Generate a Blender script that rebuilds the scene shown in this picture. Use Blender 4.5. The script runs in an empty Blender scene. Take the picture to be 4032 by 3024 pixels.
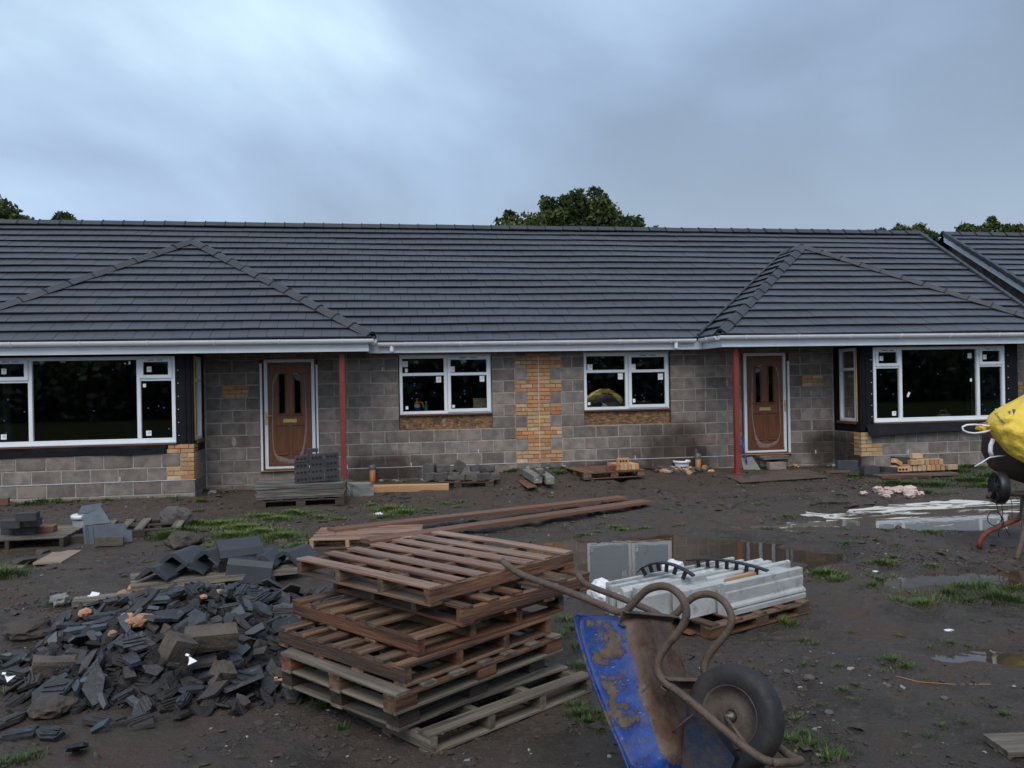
import bpy, bmesh, math, random
import numpy as np
from mathutils import Vector, Matrix, Quaternion, noise as mnoise

random.seed(11)
rng = np.random.default_rng(11)
S = bpy.context.scene
COL = S.collection

# ------------------------------------------------------------------ camera
YAW, PITCH, ROLL, FPX = .1634, 0.0, -.0187, 3300.0
CAM = np.array([-3.11, -15.77, 1.51])
_fw = np.array([math.sin(YAW), math.cos(YAW), 0.0])
_r = np.array([math.cos(YAW), -math.sin(YAW), 0.0])
_u = np.cross(_r, _fw)
RR = math.cos(ROLL) * _r + math.sin(ROLL) * _u
UU = -math.sin(ROLL) * _r + math.cos(ROLL) * _u
cd = bpy.data.cameras.new('camera')
cam = bpy.data.objects.new('camera', cd)
COL.objects.link(cam)
cd.sensor_width = 36.0
cd.lens = FPX / 4032 * 36.0
cd.clip_start = .05
cd.clip_end = 3000
m = Matrix.Identity(4)
for i in range(3):
    m[i][0], m[i][1], m[i][2], m[i][3] = RR[i], UU[i], -_fw[i], CAM[i]
cam.matrix_world = m
S.camera = cam

# ------------------------------------------------------------------ sky, sun, exposure
W = bpy.data.worlds.new('World')
S.world = W
W.use_nodes = True
nt = W.node_tree
nt.nodes.clear()
def nd(t, **k):
    n = nt.nodes.new(t)
    for a, b in k.items():
        setattr(n, a, b)
    return n
SUN_EL, SUN_AZ = math.radians(53), math.radians(195)
sky = nd('ShaderNodeTexSky', sky_type='NISHITA', sun_disc=False)
sky.sun_elevation = SUN_EL
sky.sun_rotation = SUN_AZ
sky.air_density = 1.6
sky.dust_density = 3.0
bg1 = nd('ShaderNodeBackground')
bg1.inputs[1].default_value = .10
nt.links.new(sky.outputs[0], bg1.inputs[0])
tc = nd('ShaderNodeTexCoord')
sep = nd('ShaderNodeSeparateXYZ')
nt.links.new(tc.outputs['Generated'], sep.inputs[0])
def mth(op, a, b):
    n = nd('ShaderNodeMath', operation=op)
    for i, v in enumerate((a, b)):
        if isinstance(v, (int, float)):
            n.inputs[i].default_value = v
        else:
            nt.links.new(v, n.inputs[i])
    return n.outputs[0]
zc_ = mth('ADD', mth('MAXIMUM', sep.outputs[2], 0.0), .55)
cb = nd('ShaderNodeCombineXYZ')
nt.links.new(mth('DIVIDE', sep.outputs[0], zc_), cb.inputs[0])
nt.links.new(mth('DIVIDE', sep.outputs[1], zc_), cb.inputs[1])
mp = nd('ShaderNodeMapping')
mp.inputs['Location'].default_value = (3.8558, 18.4203, 3.0069)
mp.inputs['Rotation'].default_value = (0, 0, .5)
mp.inputs['Scale'].default_value = (.8, .8, 1)
nt.links.new(cb.outputs[0], mp.inputs[0])
n1 = nd('ShaderNodeTexNoise')
n1.inputs['Scale'].default_value = 1.55
n1.inputs['Detail'].default_value = 8
n1.inputs['Roughness'].default_value = .47
n1.inputs['Distortion'].default_value = .35
nt.links.new(mp.outputs[0], n1.inputs['Vector'])
rmp = nd('ShaderNodeValToRGB')
e = rmp.color_ramp.elements
e[0].position, e[0].color = .33, (.160, .203, .280, 1)
e[1].position, e[1].color = .68, (.54, .70, .80, 1)
for p_, c_ in ((.43, (.182, .236, .328, 1)), (.52, (.245, .325, .465, 1)), (.60, (.345, .455, .61, 1))):
    q_ = rmp.color_ramp.elements.new(p_)
    q_.color = c_
nt.links.new(n1.outputs[0], rmp.inputs[0])
bg2 = nd('ShaderNodeBackground')
# overcast pales towards the horizon, all the way round
hz_ = nd('ShaderNodeMapRange', interpolation_type='SMOOTHSTEP')
for i_, v_ in enumerate((.02, .36, 1.55, 1.0)):
    hz_.inputs[i_ + 1].default_value = v_
nt.links.new(sep.outputs[2], hz_.inputs[0])
hm_ = nd('ShaderNodeVectorMath', operation='SCALE')
nt.links.new(rmp.outputs[0], hm_.inputs[0])
nt.links.new(hz_.outputs[0], hm_.inputs['Scale'])
nt.links.new(hm_.outputs[0], bg2.inputs[0])
bg2.inputs[1].default_value = 1.0
mix = nd('ShaderNodeMixShader')
mix.inputs[0].default_value = .8
nt.links.new(bg1.outputs[0], mix.inputs[1])
nt.links.new(bg2.outputs[0], mix.inputs[2])
wo = nd('ShaderNodeOutputWorld')
nt.links.new(mix.outputs[0], wo.inputs[0])

sl = bpy.data.lights.new('sun', 'SUN')
sl.energy = 1.5
sl.angle = math.radians(45)
sl.color = (1.0, .96, .91)
sun = bpy.data.objects.new('sun', sl)
COL.objects.link(sun)
# the light comes from behind the photographer, through the cloud
sd = Vector((math.sin(SUN_AZ) * math.cos(SUN_EL), math.cos(SUN_AZ) * math.cos(SUN_EL), math.sin(SUN_EL)))
sun.rotation_euler = sd.to_track_quat('Z', 'Y').to_euler()
sun.location = (-5, -30, 25)

S.render.engine = 'CYCLES'
S.view_settings.view_transform = 'Standard'
S.view_settings.look = 'None'
S.view_settings.exposure = .6
S.view_settings.gamma = 1.0
S.view_settings.use_curve_mapping = False

# ------------------------------------------------------------------ pixel helpers (4032 x 3024 photograph)
def ray(x, y):
    return (x - 2016) / FPX * RR - (y - 1512) / FPX * UU + _fw
def onZ(x, y, Z):
    d = ray(x, y)
    return CAM + d * (Z - CAM[2]) / d[2]
def onY(x, y, Y):
    d = ray(x, y)
    return CAM + d * (Y - CAM[1]) / d[1]
DS = 4032 / 2212
def G(x, y, up=0.0):
    """pixel of the 2212-wide view -> point on the ground (raised by up)"""
    z = -.27
    for _ in range(4):
        P = onZ(x * DS, y * DS, z + up)
        z = float(gh(P[0], P[1]))
    return P
def PZ(x, y, Z):
    return onZ(x * DS, y * DS, Z)

# ------------------------------------------------------------------ numpy noise + ground height
_lat = rng.random((256, 256))
def vnoise(x, y, s):
    x = np.asarray(x, float) / s + 71.3
    y = np.asarray(y, float) / s + 37.7
    xi = np.floor(x).astype(int)
    yi = np.floor(y).astype(int)
    fx, fy = x - xi, y - yi
    fx = fx * fx * (3 - 2 * fx)
    fy = fy * fy * (3 - 2 * fy)
    g = lambda a, b: _lat[a % 256, b % 256]
    return (g(xi, yi) * (1 - fx) + g(xi + 1, yi) * fx) * (1 - fy) + (g(xi, yi + 1) * (1 - fx) + g(xi + 1, yi + 1) * fx) * fy - .5
def sst(a, b, x):
    t = np.clip((np.asarray(x, float) - a) / (b - a), 0, 1)
    return t * t * (3 - 2 * t)
# puddles: centre x, y, half sizes, turn, depth
PUD = [(-.35, -7.55, 1.55, 1.25, .25, .075), (.85, -7.6, 1.0, .42, -.35, .06), (4.3, -5.75, 2.8, .95, .12, .075),
       (3.6, -6.5, 2.0, .35, -.28, .06), (2.25, -9.15, 1.2, .34, -.15, .05), (.95, -11.0, .55, .16, -.2, .035)]
WL = -.312
def gh_s(x, y):
    x = np.asarray(x, float)
    y = np.asarray(y, float)
    n = sst(-2.6, -.2, y) * (1 - sst(.5, 3, y))
    h = -.27 + n * (.13 * np.exp(-(x / 1.3) ** 2) + .05 * np.exp(-((x - .5) / 5) ** 2) - .06 * np.exp(-((x + 5.4) / .7) ** 2))
    h = h + .045 * vnoise(x, y, 2.3) + .022 * vnoise(x, y, .8)
    for cx, cy, a, b, t, d in PUD:
        u = (x - cx) * math.cos(t) + (y - cy) * math.sin(t)
        v = -(x - cx) * math.sin(t) + (y - cy) * math.cos(t)
        rr = np.sqrt((u / a) ** 2 + (v / b) ** 2) + .45 * vnoise(x, y, .45) + .22 * vnoise(x, y, .16)
        k = 1 - sst(.62, 1.2, rr)
        h = h * (1 - k) + k * (-.31 - d * .55 + .5 * (h + .27))
    # churned mud round the pale puddle
    k = np.exp(-(((x - 2.7) / .9) ** 2 + ((y + 5.0) / .55) ** 2)) + .7 * np.exp(-(((x - 3.3) / 1.6) ** 2 + ((y + 4.2) / .35) ** 2))
    h = h + k * (.05 + .12 * vnoise(x, y, .35))
    # trodden hollows
    h = h - .03 * sst(.16, .34, vnoise(x, y, .31)) * sst(-.1, .25, vnoise(x, y, 1.9)) - .02 * sst(.2, .36, vnoise(x + 9, y, .17))
    # wheel ruts pressed in by the dumper
    for pl in ([(6, -3.2), (3.4, -3.5), (1.2, -5.2), (.2, -6.3)], [(5.6, -2.6), (3.0, -2.9), (.4, -4.4), (-1.2, -5.6)], [(1.6, -8.6), (.9, -10.2), (.5, -13)], [(2.5, -8.4), (1.8, -10.2), (1.5, -13)], [(-5.2, -5.6), (-5.9, -7.2), (-6.6, -9.5)]):
        d_ = np.full(np.broadcast(x, y).shape, 9.0)
        for (ax_, ay_), (bx_, by_) in zip(pl, pl[1:]):
            t_ = np.clip(((x - ax_) * (bx_ - ax_) + (y - ay_) * (by_ - ay_)) / ((bx_ - ax_) ** 2 + (by_ - ay_) ** 2), 0, 1)
            d_ = np.minimum(d_, np.hypot(x - ax_ - t_ * (bx_ - ax_), y - ay_ - t_ * (by_ - ay_)))
        d_ = d_ + .12 * vnoise(x, y, .5)
        h = h - .030 * np.exp(-(d_ / .10) ** 2) * (.6 + vnoise(x, y, .13)) + .014 * np.exp(-((d_ - .2) / .07) ** 2)
    # keep the ground level under the heavy stacks
    for cx, cy, r_ in ((-2.75, -10.9, .95), (-.2, -9.45, .55)):
        k = 1 - sst(r_, r_ + .35, np.hypot(x - cx, y - cy))
        h = h * (1 - k) + k * -.268
    return h
def gh(x, y):
    x = np.asarray(x, float)
    y = np.asarray(y, float)
    r_ = vnoise(x, y, 1.1)
    return gh_s(x, y) + (.016 + .02 * np.clip(r_, 0, 1)) * vnoise(x, y, .26) + (.010 + .024 * np.clip(r_, 0, 1)) * vnoise(x, y, .105)

# ------------------------------------------------------------------ materials
MATS = {}
def M(name, c1, c2=None, scale=6., lo=.35, hi=.65, rough=(.55, .8), bump=.25, bscale=35., rnd=.12, metal=0., stretch=(1, 1, 1),
      spec=.5, c3=None, s3=25., lo3=.62, hi3=.7, hue=0.0, detail=6., trans=0.0, bdist=.01):
    """procedural material: two colours broken up by noise, optional third in spots, grain in the bump, object-to-object spread"""
    mt = bpy.data.materials.new(name)
    MATS[name] = mt
    mt.use_nodes = True
    t = mt.node_tree
    b = t.nodes['Principled BSDF']
    L = t.links.new
    c2 = c2 or tuple(v * .7 for v in c1)
    tc = t.nodes.new('ShaderNodeTexCoord')
    oi = t.nodes.new('ShaderNodeObjectInfo')
    va = t.nodes.new('ShaderNodeVectorMath'); va.operation = 'MULTIPLY_ADD'
    cx = t.nodes.new('ShaderNodeCombineXYZ')
    for i in range(3):
        L(oi.outputs['Random'], cx.inputs[i])
    va.inputs[1].default_value = (37., 53., 71.)
    L(cx.outputs[0], va.inputs[0]); L(tc.outputs['Object'], va.inputs[2])
    mp = t.nodes.new('ShaderNodeMapping'); mp.inputs['Scale'].default_value = stretch
    L(va.outputs[0], mp.inputs[0])
    def nz(sc, dt=detail, r=.6):
        n = t.nodes.new('ShaderNodeTexNoise')
        n.inputs['Scale'].default_value = sc; n.inputs['Detail'].default_value = dt; n.inputs['Roughness'].default_value = r
        L(mp.outputs[0], n.inputs['Vector'])
        return n.outputs[0]
    def mr(src, a, bb, c, d):
        n = t.nodes.new('ShaderNodeMapRange')
        for i, v in enumerate((a, bb, c, d)):
            n.inputs[i + 1].default_value = v
        L(src, n.inputs[0])
        return n.outputs[0]
    def mixc(f, A, B):
        n = t.nodes.new('ShaderNodeMix'); n.data_type = 'RGBA'
        L(f, n.inputs[0])
        for s_, v in ((6, A), (7, B)):
            if isinstance(v, tuple):
                n.inputs[s_].default_value = (*v[:3], 1)
            else:
                L(v, n.inputs[s_])
        return n.outputs[2]
    big = nz(scale)
    col = mixc(mr(big, lo, hi, 0, 1), c1, c2)
    if c3:
        col = mixc(mr(nz(s3, 4), lo3, hi3, 0, 1), col, c3)
    hs = t.nodes.new('ShaderNodeHueSaturation')
    L(col, hs.inputs['Color'])
    L(mr(oi.outputs['Random'], 0, 1, 1 - rnd, 1 + rnd), hs.inputs['Value'])
    if hue:
        w = t.nodes.new('ShaderNodeMath'); w.operation = 'FRACT'
        w2 = t.nodes.new('ShaderNodeMath'); w2.operation = 'MULTIPLY'; w2.inputs[1].default_value = 7.31
        L(oi.outputs['Random'], w2.inputs[0]); L(w2.outputs[0], w.inputs[0])
        L(mr(w.outputs[0], 0, 1, .5 - hue, .5 + hue), hs.inputs['Hue'])
        L(mr(w.outputs[0], 0, 1, 1.15, .8), hs.inputs['Saturation'])
    L(hs.outputs[0], b.inputs['Base Color'])
    fine = nz(bscale, 5, .65)
    L(mr(fine, .3, .7, rough[0], rough[1]), b.inputs['Roughness'])
    b.inputs['Metallic'].default_value = metal
    b.inputs['Specular IOR Level'].default_value = spec
    if bump:
        bp = t.nodes.new('ShaderNodeBump'); bp.inputs['Strength'].default_value = bump; bp.inputs['Distance'].default_value = bdist
        L(fine, bp.inputs['Height']); L(bp.outputs[0], b.inputs['Normal'])
    if trans:
        tr = t.nodes.new('ShaderNodeBsdfTransparent'); ms = t.nodes.new('ShaderNodeMixShader')
        ms.inputs[0].default_value = trans
        out = t.nodes['Material Output']
        L(b.outputs[0], ms.inputs[1]); L(tr.outputs[0], ms.inputs[2]); L(ms.outputs[0], out.inputs[0])
    return mt

# ------------------------------------------------------------------ mesh helpers
class MB:
    def __init__(self):
        self.v, self.f, self.n = [], [], 0
    def add(self, vs, fs):
        o = len(self.v)
        self.v.extend(tuple(map(float, p)) for p in vs)
        self.f.extend(tuple(i + o for i in q) for q in fs)
        return self
    def box(self, c, s, rot=None, ch=0.0):
        """box of size s centred on c, with chamfered edges when ch > 0"""
        hx, hy, hz = s[0] / 2, s[1] / 2, s[2] / 2
        if ch <= 0:
            vs = [(x, y, z) for x in (-hx, hx) for y in (-hy, hy) for z in (-hz, hz)]
            fs = [(0, 1, 3, 2), (4, 6, 7, 5), (0, 4, 5, 1), (2, 3, 7, 6), (0, 2, 6, 4), (1, 5, 7, 3)]
        else:
            ch = min(ch, .45 * min(s))
            vs, idx = [], {}
            for i, sx in enumerate((-1, 1)):
                for j, sy in enumerate((-1, 1)):
                    for k, sz in enumerate((-1, 1)):
                        for a in range(3):
                            p = [sx * (hx - ch), sy * (hy - ch), sz * (hz - ch)]
                            p[a] = (sx * hx, sy * hy, sz * hz)[a]
                            idx[i, j, k, a] = len(vs)
                            vs.append(tuple(p))
            I = lambda i, j, k, a: idx[i, j, k, a]
            fs = []
            for i in (0, 1):
                q = [I(i, 0, 0, 0), I(i, 1, 0, 0), I(i, 1, 1, 0), I(i, 0, 1, 0)]
                fs.append(tuple(q if i else q[::-1]))
                q = [I(0, i, 0, 1), I(0, i, 1, 1), I(1, i, 1, 1), I(1, i, 0, 1)]
                fs.append(tuple(q if i else q[::-1]))
                q = [I(0, 0, i, 2), I(1, 0, i, 2), I(1, 1, i, 2), I(0, 1, i, 2)]
                fs.append(tuple(q if i else q[::-1]))
            for j in (0, 1):
                for k in (0, 1):
                    q = [I(0, j, k, 1), I(1, j, k, 1), I(1, j, k, 2), I(0, j, k, 2)]
                    fs.append(tuple(q if (j == k) else q[::-1]))
                    q = [I(j, 0, k, 0), I(j, 1, k, 0), I(j, 1, k, 2), I(j, 0, k, 2)]
                    fs.append(tuple(q if (j != k) else q[::-1]))
                    q = [I(j, k, 0, 0), I(j, k, 1, 0), I(j, k, 1, 1), I(j, k, 0, 1)]
                    fs.append(tuple(q if (j == k) else q[::-1]))
            for i in (0, 1):
                for j in (0, 1):
                    for k in (0, 1):
                        q = [I(i, j, k, 0), I(i, j, k, 1), I(i, j, k, 2)]
                        fs.append(tuple(q if (i + j + k) % 2 else q[::-1]))
        if rot is not None:
            vs = [rot @ Vector(p) for p in vs]
        return self.add([(p[0] + c[0], p[1] + c[1], p[2] + c[2]) for p in vs], fs)
    def prism(self, poly, h, mat=None, top=None):
        """extrude polygon (list of xy) from z=0 to z=h, mapped by mat"""
        n = len(poly)
        tp = top or poly
        vs = [(p[0], p[1], 0) for p in poly] + [(p[0], p[1], h) for p in tp]
        fs = [tuple(range(n))[::-1], tuple(range(n, 2 * n))] + [(i, (i + 1) % n, n + (i + 1) % n, n + i) for i in range(n)]
        if mat is not None:
            vs = [mat @ Vector(p) for p in vs]
        return self.add(vs, fs)
    def tube(self, pts, r, n=8, caps=True):
        pts = [Vector(p) for p in pts]
        rs = r if isinstance(r, (list, tuple)) else [r] * len(pts)
        up = None
        rings = []
        for i, p in enumerate(pts):
            d = (pts[min(i + 1, len(pts) - 1)] - pts[max(i - 1, 0)]).normalized()
            if up is None:
                up = d.orthogonal().normalized()
            up = (up - d * up.dot(d)).normalized()
            sd = d.cross(up)
            rings.append([p + (up * math.cos(2 * math.pi * k / n) + sd * math.sin(2 * math.pi * k / n)) * rs[i] for k in range(n)])
        vs = [q for rg in rings for q in rg]
        fs = []
        for i in range(len(rings) - 1):
            for k in range(n):
                fs.append((i * n + k, i * n + (k + 1) % n, (i + 1) * n + (k + 1) % n, (i + 1) * n + k))
        if caps:
            fs += [tuple(range(n))[::-1], tuple(range((len(rings) - 1) * n, len(rings) * n))]
        return self.add(vs, fs)
    def lathe(self, prof, n=24, mat=None, closed=False):
        """revolve (r, z) profile round z"""
        vs, fs = [], []
        for r, z in prof:
            for k in range(n):
                a = 2 * math.pi * k / n
                vs.append((r * math.cos(a), r * math.sin(a), z))
        m_ = len(prof)
        for i in range(m_ if closed else m_ - 1):
            j = (i + 1) % m_
            for k in range(n):
                fs.append((i * n + k, i * n + (k + 1) % n, j * n + (k + 1) % n, j * n + k))
        if mat is not None:
            vs = [mat @ Vector(p) for p in vs]
        return self.add(vs, fs)
    def mesh(self, name, mat=None, smooth=False):
        me = bpy.data.meshes.new(name)
        me.from_pydata(self.v, [], self.f)
        if mat:
            me.materials.append(MATS[mat])
        if smooth:
            me.polygons.foreach_set('use_smooth', [True] * len(me.polygons))
        me.update()
        return me
    def build(self, name, mat, parent=None, smooth=False, world=True):
        return link(name, self.mesh(name, mat, smooth), parent, world)

def link(name, me, parent=None, world=True):
    o = bpy.data.objects.new(name, me)
    COL.objects.link(o)
    if parent is not None:
        o.parent = parent
        if world and parent.parent is None and parent.type == 'EMPTY':
            o.matrix_parent_inverse = parent.matrix_basis.inverted()
    return o
def tag(o, label=None, cat=None, group=None, kind=None):
    for k, v in (('label', label), ('category', cat), ('group', group), ('kind', kind)):
        if v:
            o[k] = v
    return o
def thing(name, label, cat, loc=(0, 0, 0), rotz=0.0, group=None, rot=None):
    o = bpy.data.objects.new(name, None)
    o.empty_display_size = .1
    COL.objects.link(o)
    o.location = tuple(float(v) for v in loc)
    if rot is not None:
        o.rotation_mode = 'QUATERNION'
        o.rotation_quaternion = rot
    else:
        o.rotation_euler = (0, 0, rotz)
    bpy_mat(o)
    return tag(o, label, cat, group)
def bpy_mat(o):
    q = o.rotation_quaternion if o.rotation_mode == 'QUATERNION' else o.rotation_euler.to_quaternion()
    o.matrix_basis = Matrix.Translation(o.location) @ q.to_matrix().to_4x4()
def setloc(o, loc, rot=None, scale=None):
    o.location = tuple(float(v) for v in loc)
    if rot is not None:
        if isinstance(rot, Quaternion):
            o.rotation_mode = 'QUATERNION'
            o.rotation_quaternion = rot
        else:
            o.rotation_euler = rot
    if scale is not None:
        o.scale = scale
    return o
def copy_tree(o, parent=None):
    c = o.copy()
    COL.objects.link(c)
    if parent is not None:
        c.parent = parent
    for ch in list(o.children):
        copy_tree(ch, c)
    return c
RZ = lambda a: Matrix.Rotation(a, 3, 'Z')
def jit(v, a):
    return [(p[0] + random.uniform(-a, a), p[1] + random.uniform(-a, a), p[2] + random.uniform(-a, a)) for p in v]

# ------------------------------------------------------------------ material library
M('block', (.240, .202, .176), (.145, .125, .111), 5, .38, .60, (.8, .95), 1., 70, .26, c3=(.19, .176, .165), s3=70, lo3=.6, hi3=.75, hue=.012, bdist=.008)
M('mortar', (.37, .34, .31), (.25, .23, .21), 9, rough=(.85, .95), bump=.8, bscale=60, rnd=.0)
M('brick', (.42, .225, .105), (.49, .305, .155), 3, .35, .65, (.75, .92), .5, 90, .2, c3=(.30, .14, .07), s3=9, lo3=.56, hi3=.72, hue=.018)
M('buff_brick', (.44, .30, .14), (.40, .23, .11), 3, .35, .65, (.75, .92), .5, 90, .2, hue=.015)
M('red_brick', (.20, .085, .055), (.13, .06, .045), 6, rough=(.75, .92), bump=.5, bscale=90, rnd=.15)
M('dark_brick', (.050, .048, .051), (.033, .032, .035), 6, rough=(.5, .75), bump=.4, bscale=80, rnd=.2)
M('brick_mortar', (.20, .12, .08), (.14, .09, .065), 12, rough=(.85, .95), bump=.5, bscale=80, rnd=0)
M('tile', (.066, .073, .087), (.059, .065, .079), 2.5, .3, .7, (.38, .52), .1, 60, .05, hue=.004)
M('ridge', (.042, .047, .056), (.032, .036, .044), 4, .3, .7, (.4, .6), .25, 60, .1)
M('clip', (.004, .004, .005), rough=(.5, .7), bump=0)
M('roof_base', (.02, .021, .024), rough=(.8, .9), bump=0)
M('upvc', (.74, .78, .83), (.66, .70, .75), 2.5, rough=(.22, .4), bump=.04, bscale=20, rnd=.03)
M('gutter', (.76, .79, .83), (.68, .71, .76), 3, rough=(.25, .4), bump=.04, bscale=20, rnd=.03, c3=(.42, .42, .40), s3=8, lo3=.66, hi3=.85)
M('soffit', (.10, .075, .06), (.07, .055, .045), 3, rough=(.7, .85), bump=.1)
M('membrane', (.006, .0065, .009), (.010, .011, .014), 4, rough=(.5, .75), bump=.5, bscale=7, rnd=.1, bdist=.03, spec=.15)
def damp(name):
    """rain-soaked patches low on the wall, with ragged edges"""
    t = MATS[name].node_tree; L = t.links.new; b = t.nodes['Principled BSDF']
    src = b.inputs['Base Color'].links[0].from_socket
    ge = t.nodes.new('ShaderNodeNewGeometry')
    nz = t.nodes.new('ShaderNodeTexNoise'); nz.inputs['Scale'].default_value = 2.2; nz.inputs['Detail'].default_value = 6; L(ge.outputs['Position'], nz.inputs['Vector'])
    tot = None
    for c, r in (((2.75, 0, .05), (1.0, .75)), ((-2.95, 0, -.08), (.95, .40)), ((1.5, 0, -.2), (1.2, .22)), ((5.9, -.5, .05), (.5, .5))):
        v = t.nodes.new('ShaderNodeVectorMath'); v.operation = 'SUBTRACT'; L(ge.outputs['Position'], v.inputs[0]); v.inputs[1].default_value = c
        m_ = t.nodes.new('ShaderNodeVectorMath'); m_.operation = 'MULTIPLY'; L(v.outputs[0], m_.inputs[0]); m_.inputs[1].default_value = (1 / r[0], .5, 1 / r[1])
        l = t.nodes.new('ShaderNodeVectorMath'); l.operation = 'LENGTH'; L(m_.outputs[0], l.inputs[0])
        s_ = t.nodes.new('ShaderNodeMath'); s_.operation = 'MULTIPLY_ADD'; L(nz.outputs[0], s_.inputs[0]); s_.inputs[1].default_value = -.9; L(l.outputs['Value'], s_.inputs[2])
        q = t.nodes.new('ShaderNodeMapRange')
        for i, k in enumerate((.62, .12, 0, 1.0)): q.inputs[i + 1].default_value = k
        L(s_.outputs[0], q.inputs[0])
        if tot is None: tot = q.outputs[0]
        else:
            x = t.nodes.new('ShaderNodeMath'); x.operation = 'MAXIMUM'; L(tot, x.inputs[0]); L(q.outputs[0], x.inputs[1]); tot = x.outputs[0]
    mx = t.nodes.new('ShaderNodeMix'); mx.data_type = 'RGBA'; mx.blend_type = 'MULTIPLY'; L(tot, mx.inputs[0]); L(src, mx.inputs[6]); mx.inputs[7].default_value = (.30, .265, .245, 1)
    L(mx.outputs[2], b.inputs['Base Color'])
damp('block'); damp('mortar')
M('osb', (.20, .105, .045), (.075, .04, .02), 9, .42, .58, (.6, .8), .5, 30, .1, stretch=(1, 1, 2.4), c3=(.38, .23, .11), s3=13, lo3=.57, hi3=.64)
M('sill_brown', (.16, .06, .028), (.10, .04, .02), 5, rough=(.4, .6), bump=.1, stretch=(.3, 1, 1))
M('door', (.165, .060, .022), (.105, .037, .014), 7, .3, .7, (.35, .55), .15, 50, .05, stretch=(4, 4, .35))
M('door_dark', (.10, .036, .014), (.075, .027, .011), 7, rough=(.4, .6), bump=.1, stretch=(4, 4, .35))
M('brass', (.72, .52, .20), (.62, .45, .18), 5, rough=(.22, .4), bump=.05, metal=.75, rnd=.03)
M('film', (.62, .62, .60), (.48, .48, .48), 12, rough=(.12, .35), bump=.9, bscale=22, rnd=0, trans=.74, bdist=.03)
M('sticker', (.78, .80, .82), (.74, .76, .78), 5, rough=(.5, .7), bump=0, rnd=.05)
M('sticker_print', (.25, .27, .33), rough=(.5, .7), bump=0, rnd=.05)
M('blue_dot', (.05, .13, .45), rough=(.5, .7), bump=0, rnd=.1)
M('post_red', (.225, .034, .026), (.17, .027, .022), 5, rough=(.5, .7), bump=.15, bscale=40, rnd=.05)
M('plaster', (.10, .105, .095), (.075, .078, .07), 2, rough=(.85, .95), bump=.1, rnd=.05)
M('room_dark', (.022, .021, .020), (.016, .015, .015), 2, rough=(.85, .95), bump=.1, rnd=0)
M('insulation', (.42, .30, .08), (.34, .24, .06), 14, rough=(.9, .95), bump=.8, bscale=30)
M('cord', (.62, .55, .48), rough=(.8, .9), bump=0)
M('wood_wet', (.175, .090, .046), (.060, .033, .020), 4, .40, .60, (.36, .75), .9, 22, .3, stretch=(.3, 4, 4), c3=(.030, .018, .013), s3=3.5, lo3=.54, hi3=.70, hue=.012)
M('wood_top_lit', (.31, .195, .135), (.17, .098, .064), 4, .36, .64, (.24, .55), .8, 22, .22, stretch=(.3, 4, 4), c3=(.070, .040, .030), s3=4, lo3=.56, hi3=.74, hue=.01)  # deck wood lightened: sky sheen on the tops put into the colour
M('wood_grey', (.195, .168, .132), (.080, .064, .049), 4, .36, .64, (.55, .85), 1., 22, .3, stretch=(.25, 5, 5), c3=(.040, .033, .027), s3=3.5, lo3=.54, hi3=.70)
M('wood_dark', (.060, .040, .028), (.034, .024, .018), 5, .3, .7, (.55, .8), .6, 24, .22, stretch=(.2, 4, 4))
M('wood_pale', (.52, .31, .15), (.38, .21, .10), 6, .3, .7, (.55, .8), .4, 26, .15, stretch=(.25, 3, 3))
M('wood_plank', (.215, .112, .068), (.105, .05, .032), 3, .3, .7, (.3, .6), .35, 30, .12, stretch=(.15, 4, 4))
M('wood_end', (.26, .15, .055), (.18, .10, .04), 30, rough=(.6, .8), bump=.5, bscale=60, rnd=.2)
M('wood_teal', (.16, .145, .128), (.060, .052, .046), 5, .4, .6, (.5, .8), .6, 24, .25, stretch=(.5, 2, 9), c3=(.05, .17, .17), s3=2.2, lo3=.60, hi3=.68)
M('sill_stone', (.47, .49, .485), (.31, .33, .33), 3.2, .34, .66, (.55, .85), .5, 60, .14, c3=(.185, .20, .19), s3=9, lo3=.55, hi3=.75, hue=.006)
M('stone_grey', (.23, .235, .225), (.16, .16, .15), 5, rough=(.7, .9), bump=.6, bscale=40, rnd=.12)
M('slab', (.26, .20, .15), (.20, .155, .12), 4, rough=(.7, .9), bump=.4, bscale=50, rnd=.1)
M('slate_board', (.070, .092, .124), (.042, .057, .078), 7, .35, .65, (.4, .65), .25, 50, .12, c3=(.055, .07, .09), s3=16, lo3=.62, hi3=.74)
M('shard', (.030, .032, .038), (.016, .017, .021), 6, .3, .7, (.32, .7), .7, 40, .35, c3=(.085, .082, .082), s3=22, lo3=.58, hi3=.75, hue=.015)
M('shard_blue', (.062, .072, .088), (.038, .045, .056), 6, .3, .7, (.28, .5), .45, 45, .25, hue=.015)
M('shard_brown', (.056, .048, .045), (.032, .028, .027), 6, .3, .7, (.5, .8), .7, 40, .25, c3=(.03, .027, .026), s3=14, lo3=.56, hi3=.7)
M('rubble_block', (.115, .095, .075), (.065, .052, .042), 8, rough=(.8, .95), bump=1., bscale=55, rnd=.2, bdist=.012)
M('foam', (.50, .27, .15), (.36, .18, .10), 14, rough=(.6, .85), bump=.9, bscale=30, rnd=.15, bdist=.02)
M('pink_rubble', (.56, .44, .39), (.42, .30, .26), 9, rough=(.8, .95), bump=.6, bscale=40, rnd=.15)
M('plastic_white', (.76, .78, .80), (.66, .68, .70), 4, rough=(.25, .45), bump=.05, rnd=.04)
M('plastic_sheet', (.74, .74, .78), (.62, .62, .68), 6, rough=(.2, .4), bump=.5, bscale=10, rnd=.04, bdist=.03)
M('bucket_grey', (.20, .21, .21), (.15, .155, .155), 6, rough=(.4, .6), bump=.1)
M('bucket_label', (.02, .06, .16), (.03, .09, .22), 30, rough=(.4, .6), bump=0)
M('plastic_black', (.008, .008, .009), (.012, .012, .013), 6, rough=(.3, .5), bump=.1)
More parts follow.
